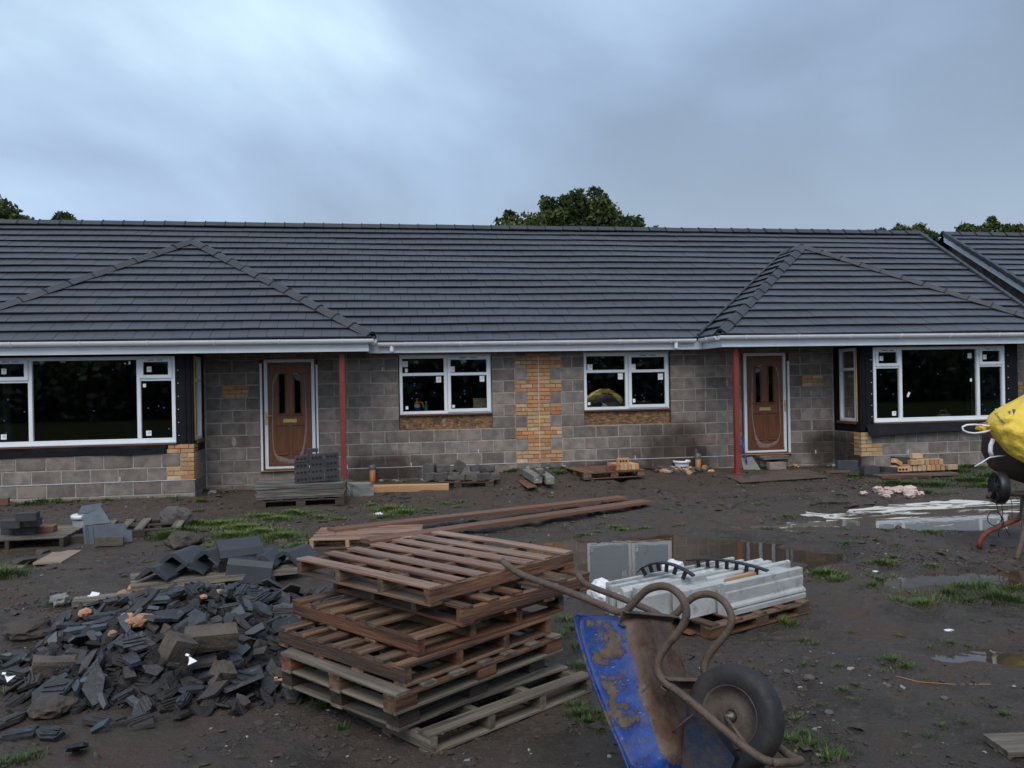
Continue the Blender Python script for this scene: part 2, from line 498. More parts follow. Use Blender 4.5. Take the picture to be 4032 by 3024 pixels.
M('clay_pipe', (.42, .16, .055), (.33, .12, .045), 8, rough=(.45, .65), bump=.2)
M('pipe_cap', (.13, .15, .17), (.09, .105, .12), 8, rough=(.35, .6), bump=.5, bscale=18, bdist=.02)
M('blue_pipe', (.02, .07, .42), rough=(.35, .5), bump=.05)
M('tyre', (.012, .012, .014), (.030, .027, .026), 8, rough=(.6, .85), bump=.4, bscale=40, rnd=0)
M('rim', (.085, .066, .052), (.045, .034, .028), 9, rough=(.65, .85), bump=.5, bscale=40, rnd=0)
M('hub', (.12, .11, .10), (.05, .042, .036), 18, rough=(.35, .6), bump=.3, metal=.5, rnd=0)
M('steel_mud', (.115, .078, .056), (.062, .042, .032), 11, .35, .65, (.55, .85), .9, 60, .05, c3=(.045, .035, .03), s3=28, lo3=.6, hi3=.72, bdist=.006)
M('mixer_orange', (.24, .060, .024), (.12, .040, .024), 6, rough=(.55, .85), bump=.4, bscale=30, rnd=.05, c3=(.05, .036, .03), s3=5, lo3=.46, hi3=.58)
M('mixer_drum', (.030, .023, .020), (.052, .030, .022), 4, rough=(.55, .85), bump=.6, bscale=25, rnd=.05, c3=(.20, .055, .022), s3=3, lo3=.62, hi3=.72)
M('bag', (.74, .53, .055), (.68, .46, .05), 5, rough=(.45, .65), bump=.6, bscale=9, rnd=.03, c3=(.30, .20, .05), s3=4, lo3=.62, hi3=.72, bdist=.04)
M('bag_print', (.045, .085, .17), rough=(.5, .7), bump=0)
M('heap_gap_dark', (.022, .020, .020), (.012, .011, .012), 8, rough=(.6, .9), bump=.8, bscale=40, rnd=0)  # under-layer of the heap: shade between the shards put into the colour
M('mud_clod', (.066, .050, .039), (.036, .028, .023), 9, rough=(.6, .9), bump=.9, bscale=40, rnd=.2, bdist=.02)
M('rock', (.115, .10, .095), (.07, .062, .058), 6, rough=(.7, .9), bump=1., bscale=25, rnd=.2, bdist=.02)
M('cardboard', (.42, .35, .26), rough=(.8, .9), bump=.1)
M('bottle_orange', (.80, .33, .05), rough=(.4, .5), bump=0)
M('bottle_white', (.62, .68, .72), rough=(.3, .5), bump=0)
M('bottle_teal', (.03, .30, .36), rough=(.3, .5), bump=0)
M('yellow_wool', (.10, .08, .02), (.06, .05, .015), 9, rough=(.9, .95), bump=.9, bscale=20, bdist=.03)
M('clear_box', (.42, .48, .48), rough=(.2, .4), bump=0, trans=.45)
M('green_plastic', (.10, .50, .09), rough=(.4, .5), bump=0)
M('bark', (.07, .055, .042), (.045, .036, .028), 6, rough=(.8, .95), bump=.8, bscale=15)
M('sodden_ply', (.125, .092, .075), (.085, .064, .053), 5, rough=(.35, .7), bump=.4, bscale=20, rnd=.1)
M('barrow_shaded', (.003, .010, .035), (.035, .028, .024), 9, .4, .6, (.5, .8), .5, 40, 0)  # mud and blue paint, darkened for the shadow on the tray front
M('iron', (.05, .035, .03), rough=(.5, .7), bump=.2)

def leaf_mat(name, c1, c2, c3):
    mt = bpy.data.materials.new(name); MATS[name] = mt; mt.use_nodes = True
    t = mt.node_tree; b = t.nodes['Principled BSDF']; L = t.links.new
    at = t.nodes.new('ShaderNodeAttribute'); at.attribute_name = 'tint'
    r = t.nodes.new('ShaderNodeValToRGB'); e = r.color_ramp.elements
    e[0].color, e[1].color = (*c1, 1), (*c3, 1)
    q = e.new(.5); q.color = (*c2, 1)
    L(at.outputs['Fac'], r.inputs[0]); L(r.outputs[0], b.inputs['Base Color'])
    b.inputs['Roughness'].default_value = .5
    b.inputs['Specular IOR Level'].default_value = .3
    tl = t.nodes.new('ShaderNodeBsdfTranslucent'); L(r.outputs[0], tl.inputs[0])
    ms = t.nodes.new('ShaderNodeMixShader'); ms.inputs[0].default_value = .25
    L(b.outputs[0], ms.inputs[1]); L(tl.outputs[0], ms.inputs[2]); L(ms.outputs[0], t.nodes['Material Output'].inputs[0])
leaf_mat('grass', (.045, .060, .024), (.066, .118, .026), (.15, .19, .050))
leaf_mat('leaves', (.030, .050, .018), (.062, .090, .026), (.12, .135, .042))
leaf_mat('hedge_leaves_dark', (.016, .024, .011), (.028, .039, .017), (.042, .052, .021))  # darkened so the added hedge mirrors near-black in the glass
leaf_mat('weed', (.05, .13, .035), (.07, .17, .04), (.10, .21, .05))

def glass_mat():
    mt = bpy.data.materials.new('glass'); MATS['glass'] = mt; mt.use_nodes = True
    t = mt.node_tree; t.nodes.remove(t.nodes['Principled BSDF']); L = t.links.new
    g = t.nodes.new('ShaderNodeBsdfGlossy'); g.inputs['Roughness'].default_value = .02; g.inputs[0].default_value = (1, 1, 1, 1)
    tr = t.nodes.new('ShaderNodeBsdfTransparent'); tr.inputs[0].default_value = (.86, .89, .87, 1)
    lw = t.nodes.new('ShaderNodeLayerWeight'); lw.inputs[0].default_value = .5      # coated double glazing: strong mirror, stronger at a glance
    pw = t.nodes.new('ShaderNodeMath'); pw.operation = 'POWER'; L(lw.outputs['Facing'], pw.inputs[0]); pw.inputs[1].default_value = 4
    fr = t.nodes.new('ShaderNodeMapRange'); fr.inputs[3].default_value = .25; fr.inputs[4].default_value = 1.0; L(pw.outputs[0], fr.inputs[0])
    nz = t.nodes.new('ShaderNodeTexNoise'); nz.inputs['Scale'].default_value = .9; nz.inputs['Detail'].default_value = 1
    tc = t.nodes.new('ShaderNodeTexCoord'); L(tc.outputs['Object'], nz.inputs['Vector'])
    bp = t.nodes.new('ShaderNodeBump'); bp.inputs['Strength'].default_value = .03; bp.inputs['Distance'].default_value = .05
    L(nz.outputs[0], bp.inputs['Height']); L(bp.outputs[0], g.inputs['Normal'])
    ms = t.nodes.new('ShaderNodeMixShader'); L(fr.outputs[0], ms.inputs[0]); L(tr.outputs[0], ms.inputs[1]); L(g.outputs[0], ms.inputs[2])
    L(ms.outputs[0], t.nodes['Material Output'].inputs[0])
glass_mat()

def ground_mat():
    mt = bpy.data.materials.new('mud'); MATS['mud'] = mt; mt.use_nodes = True
    t = mt.node_tree; b = t.nodes['Principled BSDF']; L = t.links.new
    tc = t.nodes.new('ShaderNodeTexCoord')
    def nz(s, d=8, r=.6, dist=0.):
        n = t.nodes.new('ShaderNodeTexNoise'); n.inputs['Scale'].default_value = s; n.inputs['Detail'].default_value = d
        n.inputs['Roughness'].default_value = r; n.inputs['Distortion'].default_value = dist
        L(tc.outputs['Object'], n.inputs['Vector']); return n.outputs[0]
    def mr(s, a, bb, c, d):
        n = t.nodes.new('ShaderNodeMapRange')
        for i, v in enumerate((a, bb, c, d)): n.inputs[i + 1].default_value = v
        L(s, n.inputs[0]); return n.outputs[0]
    def mx(f, A, B):
        n = t.nodes.new('ShaderNodeMix'); n.data_type = 'RGBA'; L(f, n.inputs[0])
        for s_, v in ((6, A), (7, B)):
            if isinstance(v, tuple): n.inputs[s_].default_value = (*v, 1)
            else: L(v, n.inputs[s_])
        return n.outputs[2]
    big, mid, fin, grit = nz(.55, 6), nz(2.1, 7, .62, .4), nz(11, 8, .66), nz(60, 6, .7)
    c = mx(mr(big, .38, .62, 0, 1), (.084, .062, .046), (.062, .051, .042))
    c = mx(mr(mid, .50, .66, 0, .8), c, (.098, .063, .045))
    c = mx(mr(mid, .46, .30, 0, .8), c, (.040, .032, .026))
    c = mx(mr(fin, .56, .70, 0, .65), c, (.150, .124, .102))
    c = mx(mr(grit, .60, .70, 0, .55), c, (.026, .021, .018))
    c = mx(mr(nz(130, 2), .70, .76, 0, .8), c, (.17, .16, .15))
    sp = t.nodes.new('ShaderNodeSeparateXYZ'); L(tc.outputs['Object'], sp.inputs[0])
    c = mx(mr(sp.outputs[1], -16.5, -19.5, 0, 1), c, mx(mr(fin, .35, .65, 0, 1), (.010, .013, .007), (.018, .021, .010)))  # unseen ground behind the camera, darkened for the window reflections
    L(c, b.inputs['Base Color'])
    wet = mr(mid, .42, .58, .20, .74)
    mu = t.nodes.new('ShaderNodeMath'); mu.operation = 'MULTIPLY_ADD'; L(grit, mu.inputs[0]); mu.inputs[1].default_value = .5
    s_ = t.nodes.new('ShaderNodeMath'); s_.operation = 'SUBTRACT'; L(wet, s_.inputs[0]); s_.inputs[1].default_value = .22
    L(s_.outputs[0], mu.inputs[2]); L(mu.outputs[0], b.inputs['Roughness'])
    L(mr(sp.outputs[1], -16.5, -19.5, .45, .0), b.inputs['Specular IOR Level'])
    ad = t.nodes.new('ShaderNodeMath'); ad.operation = 'MULTIPLY_ADD'; L(fin, ad.inputs[0]); ad.inputs[1].default_value = 2.2; L(grit, ad.inputs[2])
    bp = t.nodes.new('ShaderNodeBump'); bp.inputs['Strength'].default_value = 1.0; bp.inputs['Distance'].default_value = .034
    L(ad.outputs[0], bp.inputs['Height']); L(bp.outputs[0], b.inputs['Normal'])
ground_mat()

def water_mat(name, base, scum=None):
    mt = bpy.data.materials.new(name); MATS[name] = mt; mt.use_nodes = True
    t = mt.node_tree; b = t.nodes['Principled BSDF']; L = t.links.new
    b.inputs['Base Color'].default_value = (*base, 1)
    b.inputs['Roughness'].default_value = .015
    b.inputs['IOR'].default_value = 1.6
    tc = t.nodes.new('ShaderNodeTexCoord')
    n = t.nodes.new('ShaderNodeTexNoise'); n.inputs['Scale'].default_value = 7; n.inputs['Detail'].default_value = 2
    L(tc.outputs['Object'], n.inputs['Vector'])
    bp = t.nodes.new('ShaderNodeBump'); bp.inputs['Strength'].default_value = .05; bp.inputs['Distance'].default_value = .01
    L(n.outputs[0], bp.inputs['Height']); L(bp.outputs[0], b.inputs['Normal'])
    if scum:
        mp = t.nodes.new('ShaderNodeMapping'); mp.inputs['Scale'].default_value = (.55, 1.9, 1); mp.inputs['Rotation'].default_value = (0, 0, .12)
        L(tc.outputs['Object'], mp.inputs[0])
        n2 = t.nodes.new('ShaderNodeTexNoise'); n2.inputs['Scale'].default_value = 2.6; n2.inputs['Detail'].default_value = 7; n2.inputs['Roughness'].default_value = .62
        n2.inputs['Distortion'].default_value = .8
        L(mp.outputs[0], n2.inputs['Vector'])
        sp = t.nodes.new('ShaderNodeSeparateXYZ'); L(tc.outputs['Object'], sp.inputs[0])
        # the froth has been blown to the far bank
        gr = t.nodes.new('ShaderNodeMapRange')
        for i, v in enumerate((-6.5, -5.0, -.10, .10)): gr.inputs[i + 1].default_value = v
        L(sp.outputs[1], gr.inputs[0])
        ad = t.nodes.new('ShaderNodeMath'); ad.operation = 'ADD'; L(n2.outputs[0], ad.inputs[0]); L(gr.outputs[0], ad.inputs[1])
        r = t.nodes.new('ShaderNodeValToRGB'); e = r.color_ramp.elements
        e[0].position, e[0].color = .535, (0, 0, 0, 1); e[1].position, e[1].color = .56, (1, 1, 1, 1)
        L(ad.outputs[0], r.inputs[0])
        mx = t.nodes.new('ShaderNodeMix'); mx.data_type = 'RGBA'; L(r.outputs[0], mx.inputs[0])
        mx.inputs[6].default_value = (*base, 1); mx.inputs[7].default_value = (*scum, 1)
        L(mx.outputs[2], b.inputs['Base Color'])
        rr = t.nodes.new('ShaderNodeMapRange'); rr.inputs[3].default_value = .02; rr.inputs[4].default_value = .6
        L(r.outputs[0], rr.inputs[0]); L(rr.outputs[0], b.inputs['Roughness'])
water_mat('puddle', (.055, .041, .028))
water_mat('puddle_pale', (.13, .112, .092), (.62, .60, .55))

def barrow_mat():
    """blue paint flaking off rusty steel, dried mud over both"""
    mt = bpy.data.materials.new('barrow_paint'); MATS['barrow_paint'] = mt; mt.use_nodes = True
    t = mt.node_tree; b = t.nodes['Principled BSDF']; L = t.links.new
    tc = t.nodes.new('ShaderNodeTexCoord')
    at = t.nodes.new('ShaderNodeAttribute'); at.attribute_name = 'mud'
    def nz(s, d=9, r=.7, ds=.5):
        n = t.nodes.new('ShaderNodeTexNoise'); n.inputs['Scale'].default_value = s; n.inputs['Detail'].default_value = d
        n.inputs['Roughness'].default_value = r; n.inputs['Distortion'].default_value = ds
        L(tc.outputs['Object'], n.inputs['Vector']); return n.outputs[0]
    def mr(s, a, bb, c=0, d=1):
        n = t.nodes.new('ShaderNodeMapRange')
        for i, v in enumerate((a, bb, c, d)): n.inputs[i + 1].default_value = v
        L(s, n.inputs[0]); return n.outputs[0]
    def mx(f, A, B):
        n = t.nodes.new('ShaderNodeMix'); n.data_type = 'RGBA'; L(f, n.inputs[0])
        for s_, v in ((6, A), (7, B)):
            if isinstance(v, tuple): n.inputs[s_].default_value = (*v, 1)
            else: L(v, n.inputs[s_])
        return n.outputs[2]
    paint = mx(mr(nz(9), .38, .62), (.001, .016, .11), (.002, .050, .25))
    paint = mx(mr(nz(60, 4), .64, .70, 0, .7), paint, (.25, .33, .55))
    mudc = mx(mr(nz(14), .35, .65), (.125, .094, .066), (.070, .051, .037))
    rust = mx(mr(nz(7), .4, .6), (.060, .026, .018), (.085, .052, .036))
    ad = t.nodes.new('ShaderNodeMath'); ad.operation = 'ADD'; L(nz(8.5), ad.inputs[0]); L(at.outputs['Fac'], ad.inputs[1])
    sep = t.nodes.new('ShaderNodeSeparateColor')
    a2 = t.nodes.new('ShaderNodeAttribute'); a2.attribute_name = 'bare'
    c = mx(mr(nz(16), .45, .72, 0, .55), paint, mudc)
    c = mx(mr(ad.outputs[0], .545, .60), c, mudc)
    ad2 = t.nodes.new('ShaderNodeMath'); ad2.operation = 'ADD'; L(nz(4.5), ad2.inputs[0]); L(a2.outputs['Fac'], ad2.inputs[1])
    c = mx(mr(ad2.outputs[0], .80, .83), c, mx(mr(nz(6), .45, .6), rust, mudc))
    L(c, b.inputs['Base Color'])
    L(mr(ad.outputs[0], .55, .58, .5, .9), b.inputs['Roughness']); b.inputs['Specular IOR Level'].default_value = .3
    bp = t.nodes.new('ShaderNodeBump'); bp.inputs['Strength'].default_value = .6; bp.inputs['Distance'].default_value = .006
    hh = t.nodes.new('ShaderNodeMath'); hh.operation = 'MULTIPLY_ADD'; L(nz(45), hh.inputs[0]); hh.inputs[1].default_value = .6; L(mr(ad.outputs[0], .55, .59), hh.inputs[2])
    L(hh.outputs[0], bp.inputs['Height']); L(bp.outputs[0], b.inputs['Normal'])
barrow_mat()

# ================================================================== ground
def axis(a, b, step, lo, hi):
    f = list(np.arange(a, b + 1e-6, step))
    L, Rr, s = [], [], step
    x = a
    while x > lo:
        s *= 1.35; x -= s; L.append(max(x, lo))
    x, s = b, step
    while x < hi:
        s *= 1.35; x += s; Rr.append(min(x, hi))
    return np.array(L[::-1] + f + Rr)
gx, gy = axis(-10, 9, .042, -600, 600), axis(-13.2, .3, .042, -600, 900)
XX, YY = np.meshgrid(gx, gy)
ZZ = gh(XX, YY)
nxg, nyg = len(gx), len(gy)
me = bpy.data.meshes.new('ground')
vco = np.stack([XX, YY, ZZ], -1).reshape(-1, 3)
ii = (np.arange(nyg - 1)[:, None] * nxg + np.arange(nxg - 1)[None]).ravel()
fq = np.stack([ii, ii + 1, ii + 1 + nxg, ii + nxg], -1)
me.vertices.add(len(vco)); me.vertices.foreach_set('co', vco.ravel())
me.loops.add(fq.size); me.loops.foreach_set('vertex_index', fq.ravel().astype(np.int32))
me.polygons.add(len(fq)); me.polygons.foreach_set('loop_start', np.arange(0, fq.size, 4, dtype=np.int32))
me.update(); me.validate()
me.polygons.foreach_set('use_smooth', np.ones(len(fq), bool))
me.materials.append(MATS['mud'])
tag(link('ground', me), kind='structure')

def water(name, cx, cy, a, b, t, mat, z=WL):
    m_ = MB()
    n = 40
    vs = [(cx + math.cos(t) * a * math.cos(q) - math.sin(t) * b * math.sin(q), cy + math.sin(t) * a * math.cos(q) + math.cos(t) * b * math.sin(q), z)
          for q in (2 * math.pi * k / n for k in range(n))]
    m_.add(vs, [tuple(range(n))])
    tag(m_.build(name, mat), kind='structure')
water('puddle', .05, -7.55, 2.35, 1.75, .05, 'puddle')
water('puddle', 4.0, -5.95, 3.4, 1.35, .06, 'puddle_pale', WL + .004)
water('puddle', 2.25, -9.15, 1.6, .55, -.15, 'puddle', WL + .008)
water('puddle', .95, -11.0, .8, .3, -.2, 'puddle', WL + .008)

# ================================================================== the bungalow
HS = thing('bungalow', 'long unfinished grey block bungalow pair with dark tiled roof and two hipped bays', 'house', (0, 0, -.27))
BAY = -.95
# ---- wall cores (mortar bed the blocks are set in)
def core(boxes):
    b = MB()
    for (x0, x1, y0, y1, z0, z1) in boxes:
        b.box(((x0 + x1) / 2, (y0 + y1) / 2, (z0 + z1) / 2), (x1 - x0, y1 - y0, z1 - z0))
    return b
DOOR = (4.12, 5.17)
cb_ = []
# front wall round the openings
xs_ = [(-11, -9.45), (-6.3, -DOOR[1]), (-DOOR[0], -2.66), (-.89, .89), (2.66, DOOR[0]), (DOOR[1], 6.3), (9.45, 11)]
for x0, x1 in xs_:
    cb_.append((x0, x1, .003, .28, -.6, 2.3))
for s in (-1, 1):
    a, b = sorted((s * .89, s * 2.66))
    cb_.append((a, b, .0031, .28, -.6, .68)); cb_.append((a, b, .0031, .28, 2.09, 2.3))
    a, b = sorted((s * DOOR[0], s * DOOR[1]))
    cb_.append((a, b, .0031, .28, -.6, .02)); cb_.append((a, b, .0031, .28, 2.06, 2.3))
    # bay
    a, b = sorted((s * 6.123, s * 9.60))
    cb_.append((a, b, BAY + .003, BAY + .2, -.6, .45))
    for xx in (6.123, 9.40):
        a, b = sorted((s * xx, s * (xx + .2)))
        cb_.append((a, b, BAY + .2, .003, -.6, .45))
wall = core(cb_).build('wall', 'mortar', HS)
# rear and gable walls, inner rooms
rb = MB()
rb.box((0, 9.15, .9), (22.4, .2, 3.0))
for s in (-1, 1):
    rb.box((s * 11.1, 4.6, .9), (.2, 9.3, 3.0))
    rb.prism([(-.0, 2.35), (9.2, 2.35), (4.65, 5.1)], .2, Matrix(((0, 0, 1, s * 11.1 - .1), (1, 0, 0, 0), (0, 1, 0, 0), (0, 0, 0, 1))))
rb.build('gable_wall', 'mortar', HS)
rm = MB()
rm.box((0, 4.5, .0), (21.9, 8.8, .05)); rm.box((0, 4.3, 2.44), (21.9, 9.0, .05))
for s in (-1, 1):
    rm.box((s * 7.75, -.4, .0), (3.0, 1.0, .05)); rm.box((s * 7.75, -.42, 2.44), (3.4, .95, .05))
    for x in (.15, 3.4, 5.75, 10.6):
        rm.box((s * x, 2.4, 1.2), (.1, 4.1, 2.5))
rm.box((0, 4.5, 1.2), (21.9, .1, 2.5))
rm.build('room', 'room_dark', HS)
# plastered reveals seen through the bay glass
pl_ = MB()
for s in (-1, 1):
    pl_.box((s * 9.5, -.3, 1.3), (.09, 1.1, 2.2)); pl_.box((s * 10.0, .45, 1.3), (1.0, .08, 2.2))
    pl_.box((s * 6.35, .36, 1.3), (.5, .1, 2.2))
pl_.build('plaster_reveal', 'plaster', HS)

# ---- blocks, each its own piece
_cache = {}
def piece(kind, l, d, h, ch):
    k = (kind, round(l, 3), round(d, 3), round(h, 3))
    if k not in _cache:
        _cache[k] = MB().box((0, 0, 0), (l, d, h), None, ch).mesh(kind, {'block': 'block', 'brick': 'brick', 'buff': 'buff_brick'}[kind])
    return _cache[k]
JT = .017
nblk = 0
def block(x0, x1, z0, z1, y=0.0, side=0, kind='block'):
    """block face between x0..x1 (or along y on a side wall), proud of the bed"""
    global nblk
    l = abs(x1 - x0) - JT
    if l < .03:
        return
    dz = random.uniform(-.002, .002)
    pr = random.uniform(.001, .006)
    me_ = piece(kind, l, .1, z1 - z0 - (JT if kind == 'block' else .010), .007 if kind == 'block' else .004)
    o = link('block' if kind == 'block' else 'brick', me_, wall)
    rz = random.uniform(-.003, .003)
    if side == 0:
        setloc(o, ((x0 + x1) / 2, y + .05 - pr, (z0 + z1) / 2 + dz), (0, random.uniform(-.004, .004), rz))
    else:
        setloc(o, (y - side * (-.05 + pr) * -1, (x0 + x1) / 2, (z0 + z1) / 2 + dz), (0, 0, math.pi / 2 + rz))
    nblk += 1
HOLES = []           # x0,x1,z0,z1 of everything the blocks stop at
for s in (-1, 1):
    for a, b, z0, z1 in ((.905, 2.645, .68, 2.08), (4.14, 5.15, .0, 2.05), (6.10, 9.62, -1, 3)):
        x0, x1 = sorted((s * a, s * b))
        HOLES.append((x0, x1, z0, z1))
PIL = []
for k in range(10):
    PIL.append((-.45 if k % 2 == 0 else -.225, .45 if k % 2 == 0 else .225, k * .225, (k + 1) * .225))
HOLES += PIL
HOLES += [(-5.81, -5.36, 1.35, 1.575), (5.44, 5.89, 1.35, 1.575), (10.24, 10.69, 1.125, 1.35)]
def lay(x0, x1, kz, y=0.0, holes=(), off=0.0, step=.45):
    z0, z1 = kz * .225, (kz + 1) * .225
    cuts = [(a, b) for a, b, c, d in holes if c < z1 - .03 and d > z0 + .03]
    segs, x = [], x0
    for a, b in sorted(cuts):
        if a > x:
            segs.append((x, min(a, x1)))
        x = max(x, b)
    if x < x1:
        segs.append((x, x1))
    for a, b in segs:
        if b - a < .04:
            continue
        # bond line: joints at multiples of .45, shifted every other course
        js = [a]
        j = math.ceil((a - off) / step) * step + off
        while j < b - .09:
            if j - js[-1] > .09:
                js.append(j + random.uniform(-.012, .012))
            j += step
        js.append(b)
        for p, q in zip(js, js[1:]):
            block(p, q, z0, z1, y)
for k in range(-2, 10):
    lay(-6.125, 6.125, k, 0, HOLES, 0.0 if k % 2 else .225)
    lay(9.60, 10.98, k, 0, HOLES, 0.0 if k % 2 else .225)
QL = []
for s in (-1, 1):
    for k in range(-2, 2):
        q = []
        if k == 0:
            q = [(6.10, 6.56)]
        if k == 1:
            q = [(6.10, 6.34)]
        hs = [(*sorted((s * a, s * b)), k * .225, (k + 1) * .225) for a, b in q]
        lay(*sorted((s * 6.12, s * 9.6)), k, BAY, hs, .1 if k % 2 else .325)
        # return wall of the bay
        yy = [(BAY + (.225 if k >= 0 else 0), -.30), (-.30, .0)] if k % 2 == 0 else [(BAY + (.225 if k >= 0 else 0), -.45), (-.45, .0)]
        for a, b in yy:
            l = b - a - JT
            o = link('block', piece('block', .1, l, .225 - JT, .007), wall)
            setloc(o, (s * (6.12 + .046), (a + b) / 2, (k + .5) * .225))
# ---- bricks: the pier between the two homes, quoins and patches
def brickrow(xa, xb, z, y, half, kind='brick'):
    x = xa
    first = .1125 if half else .225
    js = [xa]
    j = xa + first
    while j < xb - .05:
        js.append(j); j += .225
    js.append(xb)
    global nblk
    for p, q in zip(js, js[1:]):
        me_ = piece(kind, q - p - .011, .1, .064, .004)
        setloc(link('brick', me_, wall), ((p + q) / 2, y + .048 - random.uniform(0, .005), z + .0375), (0, random.uniform(-.006, .006), 0))
def bed(c, sz):
    MB().box(c, sz).build('brick_bed', 'brick_mortar', wall)
for k in range(10):
    a, b = PIL[k][:2]
    bed(((a + b) / 2, .03, (k + .5) * .225), (b - a - .002, .06, .2252 if k % 2 else .2248))
    for r in range(3):
        if k == 9 and r > 0:
            continue
        brickrow(a, b, (k * 3 + r) * .075, -.003, r == 1)
for a, b, z0 in ((-5.81, -5.36, 1.35), (5.44, 5.89, 1.35), (10.24, 10.69, 1.125)):
    bed(((a + b) / 2, .03, z0 + .1125), (b - a, .06, .222))
    for r in range(3):
        brickrow(a, b, z0 + r * .075, -.003, r == 1, 'buff' if a > 0 else 'brick')
for s, kd in ((-1, 'brick'), (1, 'buff')):
    rows = [(r, 6.115, 6.56) for r in range(3)] + [(r, 6.115, 6.34) for r in range(3, 6)]
    if s < 0:
        rows += [(6, 6.115, 6.56), (7, 6.115, 6.54)]
    for r, a, b in rows:
        xa, xb = sorted((s * a, s * b))
        brickrow(xa, xb, r * .075, BAY - .003, r % 2 == 1, kd)
        bed(((xa + xb) / 2, BAY + .04, r * .075 + .0375), (xb - xa - .012, .072, .0748))
        # the same quoin seen on the return
        L_ = .225 if r in (0, 1, 2, 6, 7) else .3375
        me_ = piece(kd, .1, L_ - .012, .064, .004)
        setloc(link('brick', me_, wall), (s * (6.12 + .047), BAY + .003 + .1 + L_ / 2 - .01, r * .075 + .0375))
cdm = MB()
cdm.box((.004, -.012, 1.05), (.012, .012, 1.98))
cdm.build('joint_cord', 'cord', wall)
# damp course and weep vents
for c_, w_ in (((-2.0, -.004, 0), 4.0), ((2.0, -.004, 0), 4.0), ((-7.85, BAY - .004, 0), 3.5), ((7.85, BAY - .004, 0), 3.5)):
    MB().box(c_, (w_, .012, .006)).build('damp_course', 'upvc', wall)
for x, z, y in ((-3.62, .04, 0), (-2.45, .04, 0), (-1.18, .25, 0), (1.9, .03, 0), (-2.95, 1.83, 0), (-7.3, .05, BAY), (7.1, .05, BAY), (5.7, .02, 0), (-.35, .03, 0)):
    setloc(link('weep_vent', piece('block', .011, .02, .07, .001), wall), (x, y - .004, z)).data = MB().box((0, 0, 0), (.011, .02, .07)).mesh('weep_vent', 'upvc')
# mortar smears over the joints
for i in range(46):
    x = random.uniform(-6, 6)
    if .8 < abs(x) < 2.75 or 4.0 < abs(x) < 5.3 or abs(x) < .6:
        continue
    k = random.randint(0, 8)
    m_ = MB()
    n = 9
    w_, h_ = random.uniform(.018, .04), random.uniform(.06, .12)
    xx = round(x / .225) * .225
    m_.prism([(w_ * math.cos(t) * random.uniform(.6, 1.2), h_ * math.sin(t) * random.uniform(.75, 1.1)) for t in (2 * math.pi * q / n for q in range(n))], .006,
             Matrix(((1, 0, 0, xx), (0, 0, -1, -.004), (0, 1, 0, k * .225 + .11), (0, 0, 0, 1))))
    m_.build('mortar_smear', 'mortar', wall)

# ---- windows
def bar(b, x0, x1, z0, z1, y0, y1, s=1):
    x0, x1 = sorted((s * x0, s * x1))
    b.box(((x0 + x1) / 2, (y0 + y1) / 2, (z0 + z1) / 2), (x1 - x0, y1 - y0, z1 - z0), None, .004)
def frame(b, x0, x1, z0, z1, w, y0, y1, s=1):
    bar(b, x0, x0 + w, z0, z1, y0, y1, s); bar(b, x1 - w, x1, z0, z1, y0, y1, s)
    bar(b, x0 + w, x1 - w, z0, z0 + w, y0 + .001, y1, s); bar(b, x0 + w, x1 - w, z1 - w, z1, y0 + .001, y1, s)
def pane(p, x0, x1, z0, z1, y, s=1):
    x0, x1 = sorted((s * x0, s * x1))
    b = MB()
    b.box(((x0 + x1) / 2, y, (z0 + z1) / 2), (x1 - x0, .006, z1 - z0))
    o = b.build('pane', 'glass', p)
    return o
def stick(p, x, z, y, w=.085, h=.10, mat='sticker', rot=0.0):
    b = MB()
    b.box((0, 0, 0), (w, .002, h))
    o = b.build('sticker', mat, p)
    setloc(o, (x, y, z), (0, rot, 0))
    if mat == 'sticker' and w > .06:
        q = MB()
        for k in range(3):
            q.box((x + .01, y - .0022, z + (.4 - .25 * k) * h * .6), (w * .45, .001, .004))
        q.build('printed_lines', 'sticker_print', p)
def dots(p, x0, x1, z0, z1, y, n=5):
    for _ in range(n):
        b = MB(); b.box((0, 0, 0), (.018, .002, .018))
        setloc(b.build('spacer_dot', 'blue_dot', p), (random.uniform(x0, x1), y, random.uniform(z0, z1)))
